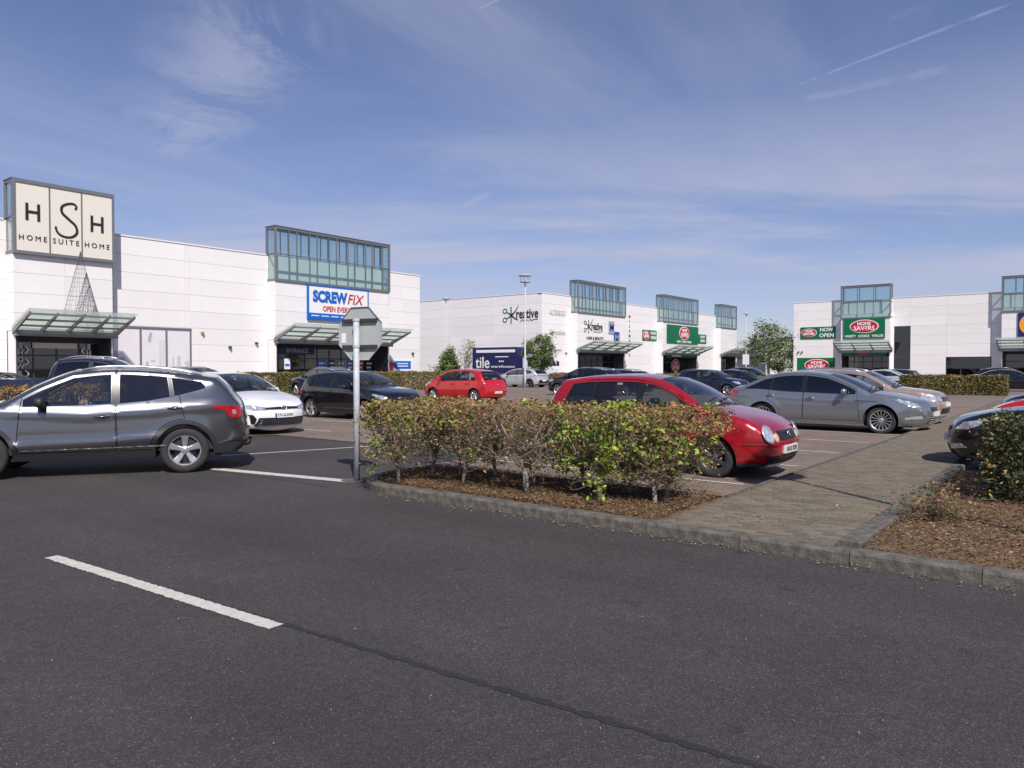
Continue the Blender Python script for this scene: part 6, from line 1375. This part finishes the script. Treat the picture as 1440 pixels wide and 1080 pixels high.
# ------------------------------------------------------------------ vegetation
TW = mat('twig_bark', (.21, .16, .115), .9, var=.3, vscale=20); TRK = mat('hedge_trunk', (.26, .23, .19), .9, var=.45, vscale=25, bump=.4, bscale=60)
LBR = mat('beech_leaf_brown', (.28, .155, .06), .7, island=.35); LGR = mat('beech_leaf_green', (.22, .32, .03), .6, island=.35); LOL = mat('beech_leaf_olive', (.21, .195, .05), .7, island=.5)
DKG = mat('evergreen_leaf', (.030, .042, .012), .55, island=.6); OLB = mat('hedge_leaf_tan', (.25, .175, .055), .7, island=.5); TGR = mat('tree_leaf', (.10, .15, .03), .6, island=.5); TGY = mat('tree_leaf_light', (.14, .185, .05), .6, island=.4); BIRCH = mat('birch_bark', (.55, .52, .47), .8, var=.4, vscale=6)
def leafset(P, Dn, size, seed, ratio=.55, cup=.25):
    """diamond leaves, folded along the middle; P points, Dn preferred facing"""
    r_ = np.random.RandomState(seed); n = len(P); P = np.asarray(P); a = r_.normal(size=(n, 3)); a[:, 2] *= .6; a /= np.linalg.norm(a, axis=1)[:, None]
    nn = r_.normal(size=(n, 3))*.8+np.asarray(Dn); nn -= a*np.sum(nn*a, 1)[:, None]; nn /= np.maximum(np.linalg.norm(nn, axis=1), 1e-6)[:, None]; b = np.cross(nn, a)
    s = (size*np.exp(r_.normal(-.12, .34, n)).clip(.4, 1.7))[:, None]; w = s*ratio
    V = np.stack([P-a*s*.5, P+b*w*.5-nn*s*.0+a*s*.05, P+a*s*.5+nn*s*cup*.4, P-b*w*.5+a*s*.05], 1); V[:, 0] -= nn*s*cup*.3
    V = V.reshape(-1, 3); F = np.arange(4*n).reshape(-1, 4); return V, F
def np_mesh(name, V, F):
    me = bpy.data.meshes.new(name); me.vertices.add(len(V)); me.vertices.foreach_set('co', np.asarray(V, np.float32).ravel()); k = F.shape[1]; me.loops.add(F.size); me.loops.foreach_set('vertex_index', F.astype(np.int32).ravel())
    me.polygons.add(len(F)); me.polygons.foreach_set('loop_start', np.arange(0, F.size, k, dtype=np.int32)); me.polygons.foreach_set('loop_total', np.full(len(F), k, np.int32)); me.update(); me.validate(); return me
def twigs_from(nodes, seed, n, box, L0, rad0, depth=2, updir=.35):
    """random forked twigs that stay inside a box; returns tube mesh and tip points"""
    r_ = random.Random(seed); b = MB(); tips = []; (x0, x1, y0, y1, z0, z1) = box
    def grow(p, d, L_, rad_, lev):
        pts = [p]; k = 3
        for i in range(k):
            d = (d+Vector((r_.gauss(0, .28), r_.gauss(0, .28), r_.gauss(0, .2)+updir*.12))).normalized(); q = pts[-1]+d*L_/k
            if not (x0 < q.x < x1): d.x *= -.3; q = pts[-1]+d*L_/k
            if not (y0 < q.y < y1): d.y *= -.3; q = pts[-1]+d*L_/k
            if q.z > z1: d.z = -abs(d.z)*.2; q = pts[-1]+d*L_/k*.6
            if q.z < z0: d.z = abs(d.z)+.2; q = pts[-1]+d*L_/k
            pts.append(q)
        b.tube(pts, [rad_, rad_*.8, rad_*.62, rad_*.4], 4 if lev == 0 else 3, False)
        for q in pts[1:]: tips.append((q, lev))
        if lev < depth:
            for _ in range(3 if lev == 0 else 3):
                s_ = r_.choice(pts[1:]); grow(s_, (d+Vector((r_.gauss(0, .8), r_.gauss(0, .8), r_.gauss(0, .6)+.15))).normalized(), L_*.62, rad_*.55, lev+1)
    for i in range(n):
        p = Vector(r_.choice(nodes)); a = r_.uniform(0, 2*math.pi); grow(p, Vector((math.cos(a), math.sin(a), r_.uniform(-.1, 1.1))).normalized(), L0*r_.uniform(.7, 1.2), rad0, 0)
    return b, tips
HP = [  # x, y, brown, green, olive, label  (front row, then back row)
    (6.78, 7.12, 520, 90, 760, 'twiggy hedge plant right beside the road sign post, olive leaves'), (7.05, 6.25, 720, 120, 260, 'twiggy brown hedge plant, second in the front row from the sign'), (7.04, 5.24, 260, 20, 160, 'nearly bare hedge plant with a thick pale trunk, front row'),
    (7.12, 4.31, 420, 900, 240, 'hedge plant with bright green fresh leaves, front row'), (7.30, 3.72, 820, 260, 330, 'last hedge plant by the path with mixed brown and green leaves'),
    (7.53, 7.25, 560, 40, 620, 'hedge plant at the sign end of the back row'), (7.55, 6.74, 800, 30, 260, 'brown hedge plant, second in the back row from the sign'), (7.82, 6.35, 560, 20, 120, 'brown hedge plant, third in the back row from the sign'), (7.75, 5.65, 520, 20, 240, 'twiggy hedge plant in the middle of the back row'),
    (7.80, 4.95, 520, 420, 420, 'hedge plant with olive and green leaves, back row before the wine red car'), (7.78, 4.30, 700, 620, 300, 'leafy hedge plant, back row by the front wheel of the wine red car'), (7.72, 3.80, 900, 120, 260, 'brown hedge plant at the path end of the back row')]
def hedge_plant(i, x, y, nb, ng, no, label):
    r_ = random.Random(100+i); e = empty('hedge_plant', (x, y, .12)); tag(e, label, 'shrub', 'twiggy hedge plants along the kerb'); lean = Vector((r_.uniform(-.06, .06), r_.uniform(-.06, .06), 0)); R0 = .034 if i == 2 else r_.uniform(.018, .025)
    h = r_.uniform(.26, .36) if i != 2 else .42; b = MB(); pts = [Vector((0, 0, -.05)), Vector((0, 0, .1))+lean*.3, Vector((0, 0, h*.7))+lean, Vector((0, 0, h))+lean*1.3]; b.tube(pts, [R0*1.25, R0, R0*.92, R0*.85], 8); nodes = [pts[2], pts[3], pts[1]+Vector((0, 0, .06)), (pts[1]+pts[2])/2]
    for k in range(8):
        a = k*.785+r_.uniform(-.3, .3); q = pts[-1]+Vector((math.cos(a)*.22, math.sin(a)*.34, r_.uniform(.14, .34))); q2 = q+Vector((math.cos(a)*.1, math.sin(a)*.12, r_.uniform(.15, .3))); q2.z = min(q2.z, .93); b.tube([pts[-1-(k % 2)], (pts[-1]+q)/2+Vector((r_.uniform(-.04, .04), r_.uniform(-.04, .04), .03)), q, q2], [R0*.62, R0*.5, R0*.36, R0*.22], 6); nodes += [q, q2, (pts[-1]+q)/2, Vector((q.x*1.1, q.y*1.1, q.z*.62))]
    b.build('trunk', TRK, e, True)
    box = (-.44, .44, -.60, min(.60, 7.50-y), .14, 1.04); tb, tips = twigs_from(nodes, 200+i, 88, box, .36, .0058, 2)
    o = tb.build('twigs', TW, e); tag(o, kind='stuff')
    rs = np.random.RandomState(300+i); T = np.array([t[0][:] for t in tips]); wt = np.where(T[:, 2] > .76, 3.0, np.where(T[:, 2] > .5, .95, .6)); wt = wt*np.where((np.abs(T[:, 0]) > .3) | (np.abs(T[:, 1]) > .45), 1.4, 1.0)
    for nm, n, m, wz in (('brown_leaves', int(nb*2.3), LBR, 1.0), ('green_leaves', int(ng*3.0), LGR, 0.0), ('olive_leaves', int(no*3.3), LOL, .6)):
        if n < 5: continue
        if wz == 0.0:        # fresh leaves come in sprays
            c = T[rs.choice(len(T), max(3, n//22))]; P = c[rs.randint(len(c), size=n)]+rs.normal(size=(n, 3))*.05
        else:
            p_ = wt**(wz+.3); P = T[rs.choice(len(T), n, p=p_/p_.sum())]+rs.normal(size=(n, 3))*.03
        P[:, 2] = np.clip(P[:, 2], .1, 1.09); V, F = leafset(P, np.tile([0, 0, .6], (n, 1)), .038 if wz else .05, 400+i*3+int(wz*10), .62); o = obj(nm, np_mesh(nm, V, F), m, e); tag(o, kind='stuff')
for i, a in enumerate(HP): hedge_plant(i, *a)
def box_hedge(name, x0, x1, y0, y1, h, label, n, mats, leaf=.05, z0=.02, group='clipped hedges in the car park', twig=True):
    e = empty(name, ((x0+x1)/2, (y0+y1)/2, 0)); tag(e, label, 'hedge', group); seed = int(abs(x0*7+y0*13)) % 9973; rs = np.random.RandomState(seed); w, d = (x1-x0)/2, (y1-y0)/2
    if twig:
        b = MB()
        for k in range(int(max(w, d)*2*5)):
            p = Vector((rs.uniform(-w, w)*.8, rs.uniform(-d, d)*.9, 0)); b.tube([p, p+Vector((rs.uniform(-.1, .1), rs.uniform(-.1, .1), h*.5)), p+Vector((rs.uniform(-.25, .25), rs.uniform(-.25, .25), h*.93))], [.02, .014, .005], 4, False)
        b.build('stems', TW, e)
    for j, (m, fr) in enumerate(mats):
        k = int(n*fr); u = rs.uniform(-1, 1, (k, 3)); ax = rs.choice(3, k, p=[.36, .36, .28]); s_ = np.sign(rs.uniform(-1, 1, k)); dep = 1-np.abs(rs.normal(0, .10, k)); u[np.arange(k), ax] = np.where(ax == 2, 1, s_)*dep
        fill = rs.rand(k) < .25; u[fill] = rs.uniform(-1, 1, (fill.sum(), 3))
        P = np.stack([u[:, 0]*w, u[:, 1]*d, z0+(u[:, 2]*.5+.5)*(h-z0)], 1)
        P += np.stack([np.sin(P[:, 1]*3.1+j)*.03, np.sin(P[:, 0]*2.7)*.03, np.sin(P[:, 0]*2.1+P[:, 1]*1.7)*.03+np.sin(P[:, 0]*5.3-P[:, 1]*4.1)*.022], 1)+rs.normal(size=(k, 3))*.028
        Dn = np.zeros((k, 3)); Dn[np.arange(k), ax] = np.where(ax == 2, 1, s_)*1.1; V, F = leafset(P, Dn, leaf, seed+j, .62); o = obj('foliage', np_mesh('foliage', V, F), m, e); tag(o, kind='stuff')
    return e
box_hedge('hedge', 9.62, 12.3, -3.6, .98, 1.0, 'dense dark clipped hedge at the right edge of the picture', 52000, ((DKG, .78), (OLB, .12), (LOL, .10)), .045, .12)
box_hedge('hedge', 50.3, 51.6, 3.9, 9.4, 1.12, 'long clipped hedge in front of the right store block', 34000, ((OLB, .55), (TGR, .3), (DKG, .15)), .085)
box_hedge('hedge', 50.3, 51.6, 14.0, 18.4, 1.0, 'clipped hedge below the pale trunked tree', 15000, ((OLB, .5), (LBR, .2), (TGR, .3)), .085)
box_hedge('hedge', 50.3, 51.6, 20.0, 27.0, 1.12, 'clipped hedge between the black saloon and the middle store block', 17000, ((OLB, .4), (TGR, .4), (LBR, .2)), .085)
box_hedge('hedge', 24.6, 30.2, 38.4, 39.5, 1.28, 'clipped hedge left of the navy SUV under the trade entrance', 30000, ((TGR, .45), (OLB, .4), (DKG, .15)), .08)
box_hedge('hedge', 31.0, 43.0, 38.4, 39.5, 1.28, 'clipped hedge behind the black hatchback and bright red hatchback', 60000, ((TGR, .42), (OLB, .38), (LBR, .2)), .08)
box_hedge('hedge', 4.0, 12.6, 21.0, 22.0, 1.12, 'tan clipped hedge at the far left beyond the grey SUV bonnet', 17000, ((OLB, .6), (mat('hedge_leaf_amber', (.26, .15, .03), .7, island=.5), .4)), .07)
box_hedge('hedge', 53.5, 56.0, 36.6, 37.6, 1.1, 'small reddish hedge between the crossover and the lorry', 7000, ((LBR, .5), (OLB, .5)), .09)
def tree(name, x, y, h, cr, label, m1, m2, n, leaf, bark, trunk_r=.07, base=.35, seed=0, conic=False, z=0.0, sy=1.0, group='trees around the car park'):
    e = empty(name, (x, y, z)); tag(e, label, 'tree', group); r_ = random.Random(seed); rs = np.random.RandomState(seed); b = MB(); top = h*.93; P = [Vector((r_.uniform(-.06, .06)*k, r_.uniform(-.06, .06)*k, top*k/5)) for k in range(6)]; P[0] = Vector((0, 0, -.05)); b.tube(P, [trunk_r*(1-.17*k) for k in range(6)], 8); tips = []
    for k in range(26):
        f = base+(.97-base)*(k+.5)/26; p = P[0]+(P[5]-P[0])*f; i = min(4, int(f*5)); p = P[i]+(P[i+1]-P[i])*(f*5-i); a = k*2.4+r_.uniform(-.5, .5); g_ = (f-base)/(1-base)
        L_ = cr*((1-g_*.92) if conic else (math.sin(math.pi*min(1, g_*.86+.12))**.7))*r_.uniform(.7, 1.12); d = Vector((math.cos(a), math.sin(a)*sy, r_.uniform(.15, .6))); q = p+d*L_*.55+Vector((0, 0, .05)); q2 = p+d*L_+Vector((r_.uniform(-.1, .1), r_.uniform(-.1, .1), -.06*L_)); rr_ = trunk_r*.42*(1-g_*.6); b.tube([p, q, q2], [rr_, rr_*.6, rr_*.25], 5, False); tips += [(p+q)/2, q, q, (q+q2)/2, q2, q2]
        for _ in range(3):
            s_ = r_.choice((q, q2, (q+q2)/2)); t = s_+Vector((r_.gauss(0, .22), r_.gauss(0, .22), r_.gauss(.06, .18)))*cr*.8; b.tube([s_, t], [rr_*.3, rr_*.12], 3, False); tips += [t, (s_+t)/2]
    b.build('trunk', bark, e, True); T = np.array([t[:] for t in tips])
    for j, (m, fr) in enumerate(((m1, .65), (m2, .35))):
        k = int(n*fr); P_ = T[rs.randint(len(T), size=k)]+rs.normal(size=(k, 3))*cr*.105; V, F = leafset(P_, np.tile([-.2, -.3, .7], (k, 1)), leaf, seed+j, .6); o = obj('crown', np_mesh('crown', V, F), m, e); tag(o, kind='stuff')
tree('small_tree', 44.4, 40.9, 3.15, 1.25, 'small conical green tree before the end wall of the left block', TGR, TGY, 3600, .17, TRK, .05, .25, 1, True)
tree('birch_tree', 53.2, 38.3, 4.4, 1.45, 'leafy birch in front of the lorry cab', TGR, TGY, 6500, .15, BIRCH, .06, .3, 2)
tree('bare_tree', 60.0, 52.4, 4.9, 1.0, 'sparse treetop showing above the lorry', TGR, TGY, 420, .15, TRK, .06, .4, 3)
tree('birch_tree', 51.0, 17.7, 4.75, 1.5, 'young birch with pale trunk right of the middle store block', TGR, TGY, 3400, .135, BIRCH, .075, .38, 4)
for i, (x, y, h, cr) in enumerate(((112, 33.0, 6.0, 3.2), (108, 29.8, 5.0, 2.6), (120, 39.5, 6.2, 3.0), (118, 31.5, 6.6, 3.4))): tree('dark_tree', x, y, h, cr, ('dark tree directly left of the right store block', 'low dark tree beside the far house gable', 'dark tree behind the pale trunked birch', 'tall dark tree far behind the house')[i], DKG, TGR, 5200, .26, TRK, .16, .12, 20+i, group='far dark trees')
# dry tuft by the path
def tuft():
    e = empty('dry_shrub', (8.25, 1.22, .14)); tag(e, 'low dry twiggy shrub at the corner of the bed beside the path', 'shrub'); b, tips = twigs_from([Vector((0, 0, .02)), Vector((.06, .03, .05)), Vector((-.05, .04, .04)), Vector((.02, -.1, .03))], 55, 46, (-.34, .34, -.36, .36, .0, .36), .26, .005, 2); o = b.build('twigs', mat('dry_twig', (.20, .15, .10), .9, var=.3, vscale=20), e); tag(o, kind='stuff')
    T = np.array([t[0][:] for t in tips]); rs = np.random.RandomState(5)
    for nm, n, m in (('dry_leaves', 420, LBR), ('green_leaves', 260, TGR)): P = T[rs.randint(len(T), size=n)]+rs.normal(size=(n, 3))*.02; P[:, 2] = np.maximum(P[:, 2], .01); V, F = leafset(P, np.tile([0, 0, .5], (n, 1)), .035, 7, .5); o = obj(nm, np_mesh(nm, V, F), m, e); tag(o, kind='stuff')
tuft()
# ------------------------------------------------------------------ sign, lamp posts, far house
GALV = mat('galvanised_grey', (.47, .49, .52), .55, .0, var=.15, vscale=8); SIGNB = mat('sign_back_grey', (.40, .415, .41), .55, .0, var=.06, vscale=5)
def road_sign():
    n = R(191); e = empty('road_sign', (7.03, 8.24, 0), n+math.pi/2); tag(e, 'grey back of an octagonal road sign on a galvanised post', 'road sign')    # local -y looks along the back
    b = MB(); b.tube([(0, 0, 0), (0, 0, 2.26)], .043, 16); b.ellipsoid((0, 0, 2.26), (.043, .043, .02), 16, 6); p = b.build('post', GALV, e, True)
    W_s = .375; q = .414*W_s; oc = [(W_s, q), (q, W_s), (-q, W_s), (-W_s, q), (-W_s, -q), (-q, -W_s), (q, -W_s), (W_s, -q)]; cz = 2.085
    b = MB(); b.prism(oc, (0, .004, 0), (0, .095, cz)); pl = b.build('sign_plate', SIGNB, e)
    b = MB(); b.prism([(x*.995, z*.995) for x, z in oc], (0, .002, 0), (0, .0995, cz)); b.build('sign_face', mat('sign_face_red', (.40, .01, .015), .4), pl)
    for k in range(8):     # folded rim
        a, c = oc[k], oc[(k+1) % 8]; b = MB(); b.bar((a[0], .086, cz+a[1]), (c[0], .086, cz+c[1]), .004, .02, (0, 1, 0)); b.build('plate_rim', SIGNB, pl)
    for z in (cz+.185, cz-.185):
        wz = .30; b = MB(); b.box(-wz, wz, .052, .094, z-.022, z+.022); b.build('channel', mat('channel_dark', (.06, .063, .066), .5, .3), e); 
        b = MB(); b.lathe([(.050, -.02), (.052, 0), (.050, .02)], 16, 'z', (0, 0, z)); b.build('clamp', GALV, e)
    b = MB(); b.box(-.34, -.26, .0915, .0945, cz-.13, cz+.01); b.build('sticker', SWHITE, pl)
    for z in (.10, .55):
        b = MB(); b.ellipsoid((0, -.043, z), (.012, .006, .012), 8, 6); b.build('bolt', STEELD, e)
road_sign()
# a worn patch of concrete at the post foot
b = MB(); b.prism([(.0, -.18), (.16, -.12), (.19, .05), (.08, .17), (-.1, .16), (-.17, .02), (-.12, -.13)], (0, 0, .012), (6.99, 8.26, 0), (1, 0, 0), (0, 1, 0)); o = b.build('post_footing', KERB); tag(o, kind='structure')
def lamp_post(x, y, h, label, heads=2, notice=False, r_=.07):
    e = empty('lamp_post', (x, y, 0)); tag(e, label, 'lamp post', 'car park lamp posts'); b = MB(); b.tube([(0, 0, 0), (0, 0, 1.2), (0, 0, 1.25), (0, 0, h)], [r_*1.5, r_*1.5, r_, r_*.75], 10); b.build('post', GALV, e, True)
    b = MB(); b.lathe([(.05, h-.05), (.42, h+.02), (.45, h+.07), (.40, h+.11), (.1, h+.12), (.1, h+.2)], 20, 'z'); b.build('lamp_bowl', GALV, e, True)
    if heads > 1:
        for k in range(6): a = k*math.pi/3; bb = MB(); bb.tube([(math.cos(a)*.38, math.sin(a)*.38, h+.1), (math.cos(a)*.38, math.sin(a)*.38, h+.5)], .02, 5); bb.build('lamp_strut', GALV, e)
        b = MB(); b.lathe([(.05, h+.48), (.52, h+.52), (.52, h+.60), (.05, h+.64)], 20, 'z'); b.build('lamp_cap', GALV, e, True)
    if notice: b = MB(); b.box(-.5, .1, -.6, -.55, 1.6, 2.9) if False else b.box(-.06, -.03, -.42, .42, 2.0, 3.3); b.build('notice', SWHITE, e)
lamp_post(48.2, 36.1, 8.4, 'tall lamp post with round head before the end wall of the middle block'); lamp_post(55.2, 51.2, 8.4, 'slim lamp post at the gap between left and middle blocks', 1); lamp_post(94.0, 35.2, 8.4, 'far lamp post with white notice right of the middle block', 1, True)
lamp_post(6.97, -.9, 5.7, 'lamp post in the bed beside the road', 1, r_=.045)
# house and roofs far behind the gap
hs = empty('house', (128, 40.5, 0), R(-40)); tag(hs, 'far white gabled house with dark slate roof', 'house'); HW = mat('house_render', (.66, .64, .60), .8); SL = mat('slate', (.055, .056, .062), .7, var=.2, vscale=3)
b = MB(); b.prism([(-3.6, 0), (-3.6, 3.6), (0, 6.6), (3.6, 3.6), (3.6, 0)], (0, 11, 0)); w_ = b.build('wall', HW, hs)
for sg in (1, -1): b = MB(); b.prism([(sg*-.05, 6.75), (sg*4.0, 3.42), (sg*4.0, 3.28), (sg*-.05, 6.6)], (0, 11.6, 0), (0, -.3, 0)); b.build('roof', SL, hs)
b = MB(); b.box(-.5, .5, 9.5, 10.3, 6.0, 7.7); b.build('chimney', HW, hs)
for x in (-1.7, 1.7): b = MB(); b.box(x-.6, x+.6, -.04, .02, 1.2, 2.5); f = b.build('window', STEELD, hs); b = MB(); b.box(x-.7, x+.7, -.1, .0, 1.05, 1.19); b.build('sill', HW, f)
